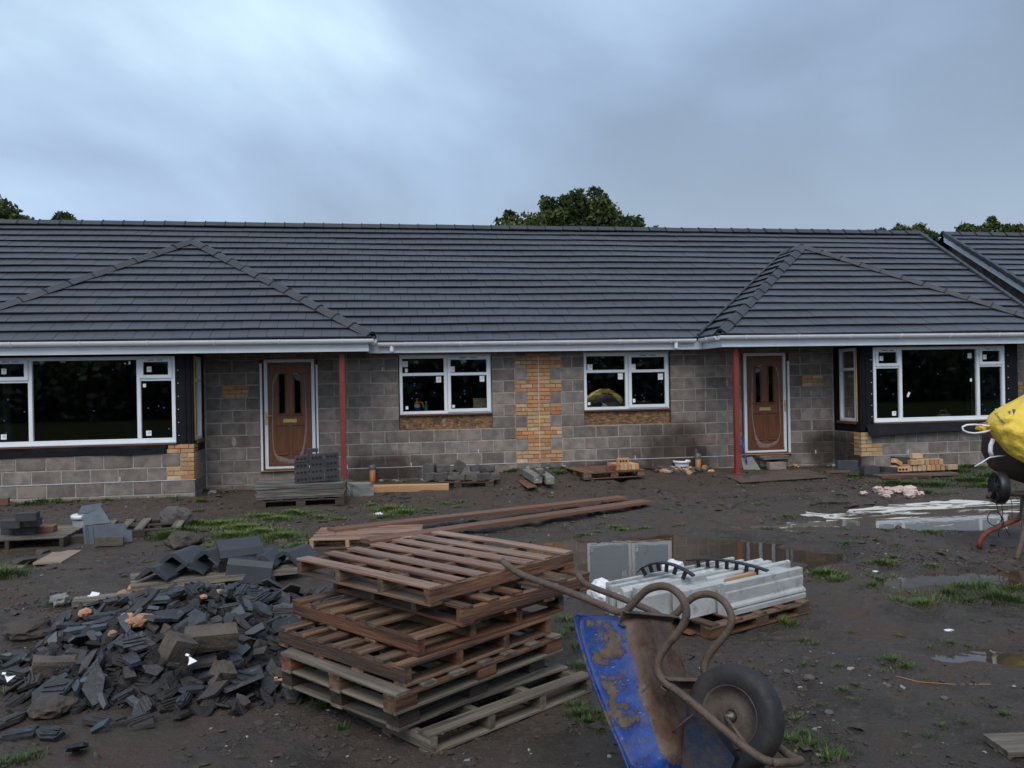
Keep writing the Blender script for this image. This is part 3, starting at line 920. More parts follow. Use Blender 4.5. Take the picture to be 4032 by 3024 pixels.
for s, nm in ((-1, 'L'), (1, 'R')):
    x0, x1 = (-2.635, -.912) if s < 0 else (.905, 2.622)
    xm = (x0 + x1) / 2
    b = MB()
    frame(b, x0, x1, .975, 2.075, .055, .012, .075)
    bar(b, xm - .03, xm + .03, 1.031, 2.019, .014, .074)
    bar(b, x0 + .056, xm - .031, 1.695, 1.75, .015, .073)
    wn = b.build('window', 'upvc', HS)
    c_ = MB()
    frame(c_, xm + .035, x1 - .022, 1.0, 2.05, .062, -.006, .04)
    bar(c_, xm + .098, x1 - .085, 1.69, 1.745, -.004, .039)
    c_.build('casement', 'upvc', wn)
    v = MB()
    for q in (-.1, .1):
        v.box(((xm + x1) / 2 + q, -.008, 2.022), (.13, .006, .012))
    v.build('trickle_vent', 'membrane', wn)
    for a, bb, c, d in ((x0 + .05, xm - .02, 1.02, 1.70), (x0 + .05, xm - .02, 1.745, 2.03)):
        pane(wn, a, bb, c, d, .045)
    for a, bb, c, d in ((xm + .09, x1 - .08, 1.05, 1.70), (xm + .09, x1 - .08, 1.74, 2.0)):
        pane(wn, a, bb, c, d, .022)
    if s < 0:
        for q in ((x0 + .11, 1.92, .034, .1, .11), (x0 + .13, 1.80, .034, .05, .07), (xm - .13, 1.62, .034, .095, .11), (x0 + .13, 1.10, .034, .05, .06), (xm + .13, 1.81, .012, .09, .10), (x1 - .17, 1.62, .012, .09, .11), (xm + .14, 1.11, .012, .05, .05)):
            stick(wn, *q)
    else:
        for q in ((x0 + .13, 1.81, .034, .10, .11), (xm - .12, 1.62, .034, .10, .12), (x0 + .10, 1.10, .034, .05, .05), (xm + .14, 1.80, .012, .09, .11), (x1 - .17, 1.60, .012, .10, .12), (xm + .14, 1.14, .012, .05, .07)):
            stick(wn, *q)
    dots(wn, x0 + .1, xm - .06, 1.06, 2.0, .0405, 9); dots(wn, xm + .12, x1 - .12, 1.08, 1.98, .0175, 9)
    sb = MB(); bar(sb, x0 - .01, x1 + .012, .945, .974, -.02, .06); sb.build('sill', 'sill_brown', wn)
    ob = MB(); bar(ob, x0 - .01, x1 + .012, .68, .944, .035, .055); ob.build('board_panel', 'osb', HS)
    tb = MB(); bar(tb, x0 - .01, x1 + .01, 2.0755, 2.092, .0, .08); tb.build('head_strip', 'upvc', wn)

for s in (-1, 1):
    b = MB()
    y0, y1 = BAY + .0, BAY + .07
    frame(b, 6.405, 9.25, .655, 2.09, .058, y0, y1, s)
    for x in (6.985, 8.665):
        bar(b, x - .031, x + .031, .714, 2.031, y0 + .002, y1 - .001, s)
    for a, c in ((6.464, 6.953), (8.697, 9.191)):
        bar(b, a, c, 1.675, 1.73, y0 + .003, y1 - .002, s)
    wn = b.build('window', 'upvc', HS)
    for a, c in ((6.44, 6.975), (8.675, 9.215)):
        c_ = MB(); frame(c_, a + .01, c - .01, 1.715, 2.05, .06, BAY - .02, BAY + .03, s); c_.build('casement', 'upvc', wn)
        v = MB()
        for q in (-.07, .07):
            v.box((s * ((a + c) / 2 + q), BAY - .022, 2.022), (.10, .006, .011))
        v.build('trickle_vent', 'membrane', wn)
        pane(wn, a + .07, c - .07, 1.77, 1.995, BAY + .012, s)
        pane(wn, a + .02, c - .02, .705, 1.68, BAY + .035, s)
        stick(wn, s * (a + .14 if s > 0 else c - .16), 1.87, BAY + .006, .075, .09)
        stick(wn, s * (c - .13), .80, BAY + .029, .085, .085)
        dots(wn, *sorted((s * (a + .06), s * (c - .08))), .8, 1.6, BAY + .03, 4)
    pane(wn, 7.01, 8.64, .705, 2.035, BAY + .035, s)
    if s > 0:
        stick(wn, 8.5, 1.90, BAY + .03, .085, .10); stick(wn, 8.52, 1.42, BAY + .03, .04, .06); stick(wn, 7.16, 1.16, BAY + .03, .045, .1, rot=.5)
    else:
        stick(wn, -7.13, 1.98, BAY + .03, .03, .05); stick(wn, -7.2, 1.97, BAY + .03, .025, .02, rot=.4); stick(wn, -6.9, 1.60, BAY + .029, .05, .06)
    dots(wn, *sorted((s * 7.1, s * 8.5)), .9, 1.9, BAY + .03, 2)
    sb = MB(); bar(sb, 6.40, 9.26, .632, .654, BAY - .03, BAY + .04, s); sb.build('sill', 'upvc', wn)
    sb = MB(); bar(sb, 6.40, 9.26, .600, .6315, BAY - .024, BAY + .04, s); sb.build('sill_board', 'sill_brown', wn)
    # side light of the bay
    b = MB()
    X = s * 6.14
    def sbar(ya, yb, za, zb, w=.06):
        b.box((X + s * .02, (ya + yb) / 2, (za + zb) / 2), (w, yb - ya, zb - za), None, .004)
    sbar(-.78, -.725, .655, 2.09); sbar(-.255, -.20, .655, 2.09); sbar(-.725, -.255, .655, .715, .058); sbar(-.725, -.255, 2.03, 2.09, .058); sbar(-.725, -.255, 1.65, 1.705, .058)
    sw = b.build('window', 'upvc', HS)
    for za, zb in ((.70, 1.66), (1.69, 2.04)):
        g = MB(); g.box((X + s * .03, -.49, (za + zb) / 2), (.006, .49, zb - za)); g.build('pane', 'glass', sw)
    stick(sw, X, .80, -.5, .002, .09)
    q = MB(); q.box((X - s * .005, -.49, .63), (.12, .62, .045)); q.build('sill', 'sill_brown', sw)
    # black breather membrane over the timber of the bay
    mb = MB()
    for a, c in ((6.125, 6.40), (9.255, 9.55)):
        bar(mb, a, c, .47, 2.2, BAY + .012, BAY + .055, s)
    bar(mb, 6.30, 9.55, 2.092, 2.2, BAY + .012, BAY + .055, s)
    for ya, yb in ((BAY + .056, -.785), (-.195, -.0)):
        mb.box((s * 6.147, (ya + yb) / 2, 1.33), (.045, yb - ya, 1.75))
    mb.box((s * 6.147, -.49, .53), (.045, .585, .14))
    mb.box((s * 6.147, -.49, 2.15), (.045, .585, .11))
    mb.box((s * 9.53, BAY + .55, 1.33), (.045, 1.0, 1.75))
    mb.build('membrane', 'membrane', HS)
    # battens, nails and the quilt edge at the corner
    ib = MB(); ib.box((s * 6.118, BAY + .115, 1.38), (.03, .035 if s < 0 else .012, 1.45)); ib.build('insulation_edge', 'insulation' if s < 0 else 'wood_pale', HS)
    vb = MB()
    for k in range(2):
        vb.box((s * (6.17 + .08 * k), BAY + .004, 1.35), (.028, .022, 1.5 - .05 * k), None, .006)
    vb.build('batten', 'membrane', HS)
    nb = MB()
    for z in np.arange(.75, 2.05, .22):
        nb.box((s * 6.36, BAY + .008, z), (.012, .01, .012)); nb.box((s * 9.33, BAY + .008, z + .05), (.012, .01, .012))
    nb.build('nail_row', 'sticker', HS)
    # membrane apron hanging below the window
    ap = MB()
    n = 40
    vs = []
    for i in range(n + 1):
        x = 6.22 + (9.62 - 6.22) * i / n if s > 0 else 6.56 + (9.62 - 6.56) * i / n
        wv = .012 * math.sin(x * 5.1) + .008 * math.sin(x * 13)
        dip = (.05 if s > 0 else .0) * math.exp(-((x - 6.3) / .5) ** 2)
        vs += [(s * x, BAY - .015, .605), (s * x, BAY - (.045 if s > 0 else .018) + wv * .5, .55), (s * x, BAY - (.13 if s > 0 else .022) + wv * (1.2 if s > 0 else .5), (.43 if s > 0 else .455) - dip + .008 * math.sin(x * 3.3))]
    fs = []
    for i in range(n):
        for k in (0, 1):
            q = (i * 3 + k, i * 3 + k + 1, i * 3 + k + 4, i * 3 + k + 3)
            fs.append(q if s > 0 else q[::-1])
    ap.add(vs, fs)
    o = ap.build('membrane_apron', 'membrane', HS)
    md = o.modifiers.new('thickness', 'SOLIDIFY'); md.thickness = .004

# ---- doors
def door(s):
    b = MB()
    frame(b, 4.183, 5.078, .045, 2.04, .058, -.012, .06, s)
    dr = b.build('door', 'upvc', HS)
    if s < 0:
        tr = MB(); bar(tr, 5.115, 5.155, .02, 1.97, -.02, .02, s); bar(tr, 4.125, 4.16, .02, 1.93, -.02, .02, s); tr.build('trim_strip', 'upvc', dr)
    else:
        tr = MB(); bar(tr, 5.112, 5.158, .03, 1.87, -.02, .02, s); tr.build('trim_strip', 'upvc', dr)
    gp_ = MB(); bar(gp_, 5.0785, 5.17, .02, 2.09, .03, .06, s); bar(gp_, 4.12, 4.182, .02, 2.09, .03, .06, s); bar(gp_, 4.12, 5.17, 2.0405, 2.12, .03, .06, s); gp_.build('packing_strip', 'door_dark', dr)
    lf = MB()
    # leaf built round its two glazed slots
    X0, X1 = 4.242, 5.02
    g = ((4.44, 4.545), (4.715, 4.82))
    zt, zb_ = 1.765, 1.05
    bar(lf, X0, X1, .09, zb_, .012, .055, s); bar(lf, X0, X1, zt, 1.981, .012, .055, s)
    bar(lf, X0, g[0][0], zb_, zt, .0125, .0545, s); bar(lf, g[0][1], g[1][0], zb_, zt, .0125, .0545, s); bar(lf, g[1][1], X1, zb_, zt, .0125, .0545, s)
    leaf = lf.build('leaf', 'door', dr)
    for a, c in g:
        q = MB(); x_ = sorted((s * a, s * c)); q.box(((x_[0] + x_[1]) / 2, .035, (zt + zb_) / 2), (c - a, .008, zt - zb_)); q.build('pane', 'glass', dr)
        q = MB(); frame(q, a - .018, c + .018, zb_ - .018, zt + .018, .02, .002, .02, s); q.build('moulding', 'door_dark', dr)
        q = MB(); bar(q, a - .045, c + .045, zb_ - .04, zb_ - .02, -.008, .014, s); q.build('moulding', 'door', dr)
    for a, c in ((4.37, 4.60), (4.66, 4.89)):
        q = MB(); frame(q, a, c, .30, .83, .016, .002, .016, s); bar(q, a + .04, c - .04, .345, .785, .004, .014, s); q.build('panel', 'door', dr)
        for z in (.835, .30):
            q = MB(); bar(q, a + .02, c - .02, z - .012, z + .008, -.006, .014, s); q.build('moulding', 'door', dr)
    q = MB(); bar(q, 4.51, 4.75, .878, .950, -.004, .014, s); lb = q.build('letterbox', 'brass', dr)
    q = MB(); bar(q, 4.53, 4.73, .888, .940, -.009, -.003, s); q.build('flap', 'brass', dr)
    q = MB(); bar(q, 5.03, 5.066, .85, 1.09, -.02, -.011, s)
    q.tube([(s * 5.05, -.02, 1.01), (s * 5.05, -.06, 1.01), (s * 4.95, -.062, 1.015)], .009, 8)
    q.build('handle', 'brass', dr)
    q = MB(); bar(q, 4.19, 5.07, .02, .046, -.05, .03, s); bar(q, 4.24, 5.02, .092, .14, -.02, .012, s); q.build('weather_bar', 'door', dr)
    q = MB(); bar(q, 4.12, 5.17, .004, .019, -.07, .06, s); q.build('threshold', 'wood_pale' if s > 0 else 'brass', dr)
    # remains of the protective film
    pts = [(4.36, 1.72), (4.35, 1.3), (4.335, .9), (4.36, .55), (4.43, .26), (4.52, .15), (4.66, .17), (4.80, .20), (4.92, .28), (4.945, .55), (4.94, .95), (4.925, 1.3), (4.93, 1.55), (4.90, 1.72), (4.80, 1.80)]
    vs, fs = [], []
    n = 0
    for i, (x, z) in enumerate(pts):
        w = (.016, .012, .014, .025, .04, .05, .03, .05, .016, .010, .012, .018, .02, .03, .012)[i] * random.uniform(.8, 1.4)
        cx_, cz_ = 4.64, 1.0
        dx, dz = x - cx_, z - cz_
        l = math.hypot(dx, dz)
        vs += [(s * (x - dx / l * w), -.004 - random.uniform(0, .02), z - dz / l * w), (s * (x + dx / l * .4 * w), -.010 - random.uniform(0, .03), z + dz / l * .4 * w), (s * (x + dx / l * w), -.004 - random.uniform(0, .01), z + dz / l * w)]
    for i in range(len(pts) - 1):
        for k in (0, 1):
            fs.append((i * 3 + k, i * 3 + k + 1, i * 3 + k + 4, i * 3 + k + 3))
    fl = MB().add(vs, fs)
    # torn corner flap
    fl.add([(s * 4.36, -.02, 1.70), (s * 4.58, -.03, 1.86), (s * 4.56, -.05, 1.72), (s * 4.46, -.03, 1.60)], [(0, 1, 2, 3)])
    o = fl.build('protective_film', 'film', dr, True)
    sbm = o.modifiers.new('soft', 'SUBSURF'); sbm.levels = 1; sbm.render_levels = 1
for s in (-1, 1):
    door(s)

# ---- red steel posts
for s, x in ((-1, -3.645), (1, 3.535)):
    b = MB()
    b.box((0, 0, 0), (.095, .095, 2.42), None, .008)
    lab = 'red painted steel porch post behind the stack of dark bricks' if s < 0 else 'red painted steel porch post left of the door with rough steps'
    o = tag(b.build('porch_post', 'post_red'), lab, 'post', 'red porch posts')
    setloc(o, (x, -1.06, .90), (0, 0, .06))
    q = MB(); q.box((0, 0, -1.135), (.2, .2, .012)); q.build('base_plate', 'post_red', o)

# ---- roof
PIT = math.radians(31.3)
KT = math.tan(PIT)
GAUGE, TW = .347, .30
def clip(poly, a, b, c):
    """keep a*u + b*v <= c"""
    out = []
    for i in range(len(poly)):
        p, q = poly[i], poly[(i + 1) % len(poly)]
        dp, dq = a * p[0] + b * p[1] - c, a * q[0] + b * q[1] - c
        if dp <= 0:
            out.append(p)
        if dp * dq < 0:
            t = dp / (dp - dq)
            out.append((p[0] + t * (q[0] - p[0]), p[1] + t * (q[1] - p[1])))
    return out
roofm = MB()
RT, EV, RY = .0, 2.30, 4.47
ridge_z = EV + KT * (RY + .40)
def quad(b, *ps):
    b.add(ps, [tuple(range(len(ps)))])
BX, BH = 6.72, 3.59           # bay roof centre, half width
BE = -1.32                    # bay eave
bay_z = EV + KT * BH
for s in (-1, 1):
    pass
quad(roofm, (-11.3, -.4, EV), (11.02, -.4, EV), (11.3, RY, ridge_z), (-11.3, RY, ridge_z))
quad(roofm, (11.3, 9.7, EV), (-11.3, 9.7, EV), (-11.3, RY, ridge_z), (11.3, RY, ridge_z))
for s in (-1, 1):
    c0, c1, c2 = (s * BX - BH, BE, EV + .02), (s * BX + BH, BE, EV + .02), (s * BX, BE + BH, bay_z + .02)
    k_ = (bay_z - EV) / KT - .4 + .1
    bk = (s * BX, k_, bay_z + .02)
    quad(roofm, c0, c1, c2)
    quad(roofm, c1, (s * BX + BH, -.4, EV + .02), bk, c2)
    quad(roofm, (s * BX - BH, -.4, EV + .02), c0, c2, bk)
roof = roofm.build('roof', 'roof_base', HS)
ntile = 0
rest = MB()
def tiles(org, ud, vd, u0, u1, vlen, clips=(), single=False, skip=None, shift=0.0, parent=None, restmb=None):
    """courses of flat interlocking tiles on a slope; ud along the eave, vd up the slope"""
    global ntile
    org, ud, vd = Vector(org), Vector(ud), Vector(vd)
    nn = ud.cross(vd).normalized()
    rows = int(math.ceil(vlen / GAUGE))
    g = vlen / rows
    for j in range(rows):
        wob = 0.0
        i0 = int(math.floor((u0 - TW) / TW))
        for i in range(i0, int((u1 - u0) / TW) + i0 + 4):
            ua = i * TW + (TW / 2 if j % 2 else 0) + shift
            ub = ua + TW - .006
            poly = [(max(ua, u0), j * g), (min(ub, u1), j * g), (min(ub, u1), (j + 1) * g + .03), (max(ua, u0), (j + 1) * g + .03)]
            if poly[1][0] - poly[0][0] < .02:
                continue
            for c_ in clips:
                poly = clip(poly, *c_)
                if len(poly) < 3:
                    break
            if len(poly) < 3:
                continue
            uc = sum(p[0] for p in poly) / len(poly); vc = sum(p[1] for p in poly) / len(poly)
            if skip and skip(org + ud * uc + vd * vc):
                continue
            dz = random.uniform(-.003, .003)
            vs = []
            for lay_ in (0, 1):
                for (u, v) in poly:
                    t = (v - j * g) / g
                    # the nose of each tile stands proud and is undercut
                    w = (.064 - .042 * t + dz + .006 * math.sin(u * .9 + j)) if lay_ else .006
                    wav = .020 * mnoise.noise(Vector((u * .45, .3, 1.7))) + .010 * mnoise.noise(Vector((u * .8, j * 3.1, 7.7)))   # battens are never dead straight
                    vs.append(org + ud * u + vd * (v + wav + (.04 if lay_ == 0 and t < .05 else 0)) + nn * w)
            n = len(poly)
            fs = [tuple(range(n, 2 * n))] + [(a, (a + 1) % n, n + (a + 1) % n, n + a) for a in range(n)]
            if single:
                b = MB().add(vs, fs)
                b.build('roof_tile', 'tile', parent)
                ntile += 1
            else:
                restmb.add(vs, fs)
SL = (RY + .40) / math.cos(PIT)
def under_bay(P):
    for s in (-1, 1):
        dx = abs(P[0] - s * BX)
        if dx < BH - .15 and P[2] < EV + KT * (BH - dx) - .16 and P[1] < 3.2:
            return True
    return False
vd_m = (0, math.cos(PIT), math.sin(PIT))
tiles((0, -.42, EV - .01), (1, 0, 0), vd_m, -11.25, 11.25, SL, [(1, -.25 / SL, 11.0)], skip=under_bay, parent=roof, restmb=rest)
bl = BH / math.cos(PIT)
kk = BH / bl
for s in (-1, 1):
    # front hip slope: the tiles nearest to the photographer
    tiles((s * BX, BE - .02, EV + .01), (1, 0, 0), vd_m, -BH, BH, bl, [(1, kk, BH), (-1, kk, BH)], True, parent=roof, shift=.06)
    # side slopes, down to the valley
    inner = -s
    vd_s = (-inner * math.cos(PIT), 0, math.sin(PIT))
    for sd_ in (-1, 1):
        ud = (0, -sd_, 0) if False else ((0, 1, 0) if sd_ > 0 else (0, -1, 0))
        vv = (-sd_ * math.cos(PIT), 0, math.sin(PIT))
        # u runs along the eave; v up
        if sd_ > 0:
            tiles((s * BX + BH + .02, BE, EV + .01), (0, 1, 0), vv, 0, 4.6, bl, [(-1, kk, 0), (1, -kk, .98)], parent=roof, restmb=rest)
        else:
            tiles((s * BX - BH - .02, BE, EV + .01), (0, -1, 0), vv, -4.6, 0, bl, [(1, kk, 0), (-1, -kk, .98)], parent=roof, restmb=rest)
tag(rest.build('roof_tiles', 'tile', roof), kind='stuff')
# ridge and hip tiles
def vtile(b, L, w=.15, h=.105, th=.018):
    prof = [(-w, -h), (-.035, 0), (.035, 0), (w, -h), (w - .012, -h - th), (.0, -th - .006), (-w + .012, -h - th)]
    vs = [(0, p[0], p[1]) for p in prof] + [(L, p[0] * .97, p[1] - .004) for p in prof]
    n = len(prof)
    fs = [(a, (a + 1) % n, n + (a + 1) % n, n + a) for a in range(n)] + [tuple(range(n))[::-1], tuple(range(n, 2 * n))]
    b.add(vs, [f[::-1] for f in fs])
_rt = MB(); vtile(_rt, .435); RTM = _rt.mesh('ridge_tile', 'ridge')
_rc = MB()
for a_, b_ in (((-.155, -.107), (-.036, .008)), ((-.036, .008), (.036, .008)), ((.036, .008), (.155, -.107))):
    d = Vector((0, b_[0] - a_[0], b_[1] - a_[1]))
    mid = Vector((0, (a_[0] + b_[0]) / 2, (a_[1] + b_[1]) / 2))
    ang = math.atan2(d.z, d.y)
    _rc.box(mid, (.022, d.length + .008, .012), Matrix.Rotation(ang, 3, 'X'))
RCM = _rc.mesh('ridge_clip', 'clip')
def ridge_run(A, B, lift=.10, parent=None, step=.445, slim=1.0):
    A, B = Vector(A), Vector(B)
    d = (B - A)
    n = max(1, int(round(d.length / step)))
    d.normalize()
    y = Vector((0, 0, 1)).cross(d).normalized()
    z = d.cross(y)
    rot = Matrix((d, y, z)).transposed().to_quaternion()
    sc = (B - A).length / n / .445
    for i in range(n):
        p = A + d * (i * (B - A).length / n) + z * (lift + random.uniform(-.004, .004))
        o = link('ridge_tile', RTM, parent)
        setloc(o, p, rot, (sc, slim, slim))
        o2 = link('ridge_clip', RCM, parent)
        setloc(o2, p, rot, (1, slim, slim))
ridge_run((-11.3, RY, ridge_z), (11.3, RY, ridge_z), .125, roof)
for s in (-1, 1):
    ap_ = (s * BX, BE + BH, bay_z + .02)
    for e_ in (-1, 1):
        ridge_run((s * BX + e_ * (BH - .02), BE + .02, EV + .03), ap_, .115, roof, slim=.82)
    ridge_run(ap_, (s * BX, (bay_z - EV) / KT - .45, bay_z + .02), .105, roof)
# lead lined valley strips
vb = MB()
for s in (-1, 1):
    for e_ in (-1, 1):
        A = Vector((s * BX + e_ * (BH + .06), -.42, EV + .09)); B = Vector((s * BX, BH - .36, bay_z + .10))
        vb.tube([A, B], .028, 6)
vb.build('valley_strip', 'ridge', roof)

# verge caps and barge boards at the gables
def verge(X, s, parent):
    b = MB()
    n = 17
    L = SL / n
    for i in range(n):
        o = MB()
        v0 = i * L
        P = Vector((X - (.25 * (1 - (v0 + L / 2) / SL) if X > 11 and X < 11.5 else 0), -.42, EV - .01)) + Vector(vd_m) * (v0 + L / 2)
        o.box(P + Vector((0, -.02, .045)), (.10, L + .02, .11), Matrix.Rotation(PIT + .05, 3, 'X'), .01)
        o.build('verge_cap', 'ridge', parent)
for s in (-1, 1):
    verge(s * 11.27, s, roof)

# ---- fascia, soffit, gutters
fb = MB(); FB = 2.115
fb.box((0, -.352, FB + .085), (2 * (BX - BH) + .1, .022, .17))
for s in (-1, 1):
    fb.box((s * BX, BE + .065, FB + .085), (2 * BH - .11, .022, .17))
    for e_ in (-1, 1):
        fb.box((s * BX + e_ * (BH - .065), (BE + .065 - .36) / 2, FB + .085), (.022, abs(BE + .065 + .36) - .012, .1699))
fb.build('fascia', 'upvc', HS)
sf = MB()
sf.box((0, -.17, FB + .03), (2 * (BX - BH) + .2, .34, .015))
for s in (-1, 1):
    sf.box((s * BX, (BE + .08) / 2, FB + .028), (2 * BH - .15, -BE - .08, .015))
sf.build('soffit', 'soffit', HS)
def gut(A, B, name='gutter'):
    A, B = Vector(A), Vector(B)
    d = (B - A).normalized()
    y = Vector((0, 0, 1)).cross(d).normalized()
    r, t = .064, .006
    prof = [(r * math.cos(a), r * math.sin(a) * 1.2) for a in np.linspace(math.pi, 2 * math.pi, 13)] + [((r - t) * math.cos(a), (r - t) * math.sin(a) * 1.2) for a in np.linspace(2 * math.pi, math.pi, 13)]
    b = MB()
    n = len(prof)
    vs = [A + y * p[0] + Vector((0, 0, p[1])) for p in prof] + [B + y * p[0] + Vector((0, 0, p[1])) for p in prof]
    b.add(vs, [(a, (a + 1) % n, n + (a + 1) % n, n + a) for a in range(n)])
    # stop ends
    b.add([vs[k] for k in range(13)], [tuple(range(13))]); b.add([vs[n + k] for k in range(13)], [tuple(range(13))[::-1]])
    g = b.build(name, 'gutter', HS, False)
    L = (B - A).length
    k = max(1, int(L / 1.0))
    for i in range(k):
        c_ = A + d * ((i + .5) * L / k)
        q = MB()
        arc = [c_ + y * (.069 * math.cos(a)) + Vector((0, 0, .069 * 1.18 * math.sin(a))) for a in np.linspace(math.pi * .98, 2.02 * math.pi, 11)]
        for p_, p2 in zip(arc, arc[1:]):
            mid = (p_ + p2) / 2
            dd = (p2 - p_)
            q.tube([p_, p2], .011, 5)
        q.build('bracket', 'gutter', g)
    return g
GZ = 2.312
gE = BX - BH
gut((-gE + .10, -.432, GZ - .012), (gE - .12, -.432, GZ))
for s in (-1, 1):
    gut((s * BX - BH - .03, BE - .015, GZ + .008), (s * BX + BH + .03, BE - .015, GZ + .008))
    for e_ in (-1, 1):
        gut((s * BX + e_ * (BH + .015), BE + .07, GZ + .006), (s * BX + e_ * (BH + .015), -.47, GZ))
for x in (-2.78, 2.62):
    q = MB(); q.tube([(x, -.432, GZ - .06), (x, -.432, GZ - .175)], [.04, .034], 12)
    q.build('gutter_outlet', 'gutter', HS)

# ================================================================== the neighbouring house on the right
NB = thing('neighbour_house', 'next dark tiled roof with white barge board beyond the right gable', 'house', (17, 4, -.27))
X0 = 11.98
b = MB()
quad(b, (X0, -.4, EV), (X0 + 12, -.4, EV), (X0 + 12, RY, ridge_z), (X0, RY, ridge_z))
quad(b, (X0 + 12, 9.7, EV), (X0, 9.7, EV), (X0, RY, ridge_z), (X0 + 12, RY, ridge_z))
nr = b.build('roof', 'roof_base', NB)
rt2 = MB()
tiles((0, -.42, EV - .01), (1, 0, 0), vd_m, X0 + .02, X0 + 5.0, SL, parent=nr, restmb=rt2)
rt2.build('roof_tiles', 'tile', nr)['kind'] = 'stuff'
ridge_run((X0, RY, ridge_z), (X0 + 5, RY, ridge_z), .105, nr)
verge(X0 + .02, 1, nr)
b = MB()
P0, P1 = Vector((X0 + .03, -.45, EV - .03)), Vector((X0 + .03, RY, ridge_z - .0))
quadv = [P0 + Vector((0, 0, -.02)), P1 + Vector((0, 0, -.02)), P1 + Vector((0, 0, -.17)), P0 + Vector((0, 0, -.17))]
b.add(quadv + [p + Vector((.03, 0, 0)) for p in quadv], [(0, 1, 2, 3), (4, 7, 6, 5), (3, 2, 6, 7), (0, 4, 5, 1)])
b.build('barge_board', 'upvc', NB)
b = MB(); b.add([Vector((X0 + .05, -.45, EV - .19)), Vector((X0 + .05, RY, ridge_z - .16)), Vector((X0 + .55, RY, ridge_z - .16)), Vector((X0 + .55, -.45, EV - .19))], [(0, 1, 2, 3)]); b.build('verge_soffit', 'membrane', NB)  # underside sheet coloured black, filling the dark gap below the barge board
b = MB()
b.prism([(-.2, -.6), (9.4, -.6), (9.4, 2.3), (4.65, 5.15), (-.2, 2.25)], .25, Matrix(((0, 0, 1, X0 + .5), (1, 0, 0, 0), (0, 1, 0, 0), (0, 0, 0, 1))))
b.box((X0 + 6.1, .1, .8), (11.6, .25, 3.0))
b.build('wall', 'block', NB)

# ================================================================== trees and an added hedge behind the photographer
def leafmesh(name, centres, radii, n, size, mat, parent, squash=.8):
    cen = np.array(centres); rad = np.array(radii)
    w = rad ** 2; w = w / w.sum()
    k = rng.choice(len(cen), n, p=w)
    d = rng.normal(size=(n, 3)); d /= np.linalg.norm(d, axis=1)[:, None]
    r = rad[k] * (.55 + .5 * rng.random(n) ** .6)
    pos = cen[k] + d * r[:, None] * np.array([1, 1, squash])
    pos += rng.normal(size=(n, 3)) * (rad[k] * .16)[:, None]
    s = size * rng.uniform(.6, 1.4, n)
    a = rng.normal(size=(n, 3)); a /= np.linalg.norm(a, axis=1)[:, None]
    bb = np.cross(a, rng.normal(size=(n, 3))); bb /= np.linalg.norm(bb, axis=1)[:, None]
    a = a * s[:, None]; bb = bb * s[:, None] * .55
    V = np.stack([pos - a, pos + bb, pos + a, pos - bb], 1).reshape(-1, 3)
    me_ = bpy.data.meshes.new(name)
    F = np.arange(4 * n).reshape(-1, 4)
    me_.from_pydata(V.tolist(), [], F.tolist())
    at = me_.attributes.new('tint', 'FLOAT', 'FACE')
    # each clump of leaves has its own tone
    tone = rng.random(len(cen))[k] * .65 + .35 * rng.random(n)
    at.data.foreach_set('value', tone.astype(np.float32))
    me_.materials.append(MATS[mat]); me_.update()
    return link(name, me_, parent)
def tree(label, x, y, h, spread, n=9000, lobes=26, seed=1, crown_base=.3, group=None, size=.13, top=None):
    random.seed(seed)
    t = thing('tree', label, 'tree', (x, y, -.3), 0, group)
    b = MB()
    b.tube([(x, y, -.4), (x + .1, y, h * .25), (x - .1, y + .1, h * .5), (x, y, h * .8)], [.28, .22, .15, .05], 8)
    cen, rad = [], []
    for i in range(lobes):
        a = random.uniform(0, 2 * math.pi); q = random.random() ** .6
        zz = random.uniform(crown_base, .93)
        env = math.sqrt(max(.05, 1 - ((zz - .55) / .47) ** 2))
        c_ = (x + spread * env * q * math.cos(a), y + spread * env * q * math.sin(a), h * zz)
        cen.append(c_); rad.append(random.uniform(.11, .24) * spread)
        b.tube([(x, y, h * max(.2, zz - .25)), ((x + c_[0]) / 2, (y + c_[1]) / 2, h * (zz - .08)), c_], [.09, .05, .02], 5)
    for c_, r_ in (top or []):
        cen.append(c_); rad.append(r_)
    b.build('trunk', 'bark', t)
    leafmesh('crown', cen, rad, n, size, 'leaves', t)
    return t
def sky_pt(x, y, Y):
    return onY(x * DS, y * DS, Y)
# the big tree behind the ridge
P = sky_pt(1235, 500, 20)
tp = []
for px, py, r_ in ((1130, 470, 1.0), (1105, 485, .7), (1165, 462, .95), (1195, 452, 1.0), (1225, 440, 1.1), (1250, 428, .95), (1243, 445, 1.2), (1275, 446, .9), (1305, 438, .75), (1300, 455, .95), (1325, 468, .9), (1350, 480, .9), (1370, 486, .7), (1215, 478, 1.3), (1270, 480, 1.3), (1160, 490, 1.1), (1320, 492, 1.0), (1393, 494, .35), (1412, 492, .25), (1255, 422, .5), (1303, 428, .42), (1188, 440, .4), (1090, 482, .4)):
    q = sky_pt(px, py, 20 + random.uniform(-1, 1)); tp.append((tuple(q - np.array([0, 0, r_ * .55])), r_ * .72))
    for _ in range(2):
        tp.append((tuple(q + np.array([random.uniform(-.8, .8) * r_, random.uniform(-.5, .5), random.uniform(-.2, .25) * r_])), r_ * random.uniform(.2, .35)))
tree('broad dark green tree rising over the middle of the ridge', P[0], 20, 8.6, 2.6, 19000, 16, 3, size=.105, top=tp)
P = sky_pt(0, 480, 20)
tp = [(tuple(sky_pt(px, py, 20) - np.array([0, 0, r_ * .4])), r_) for px, py, r_ in ((-12, 452, .75), (3, 462, .5), (20, 472, .45), (45, 476, .35), (60, 478, .3), (-40, 450, 1.1))]
tree('leafy tree top poking over the far left end of the ridge', P[0] - 1.2, 20, 7.9, 1.6, 7000, 12, 5, size=.11, top=tp)
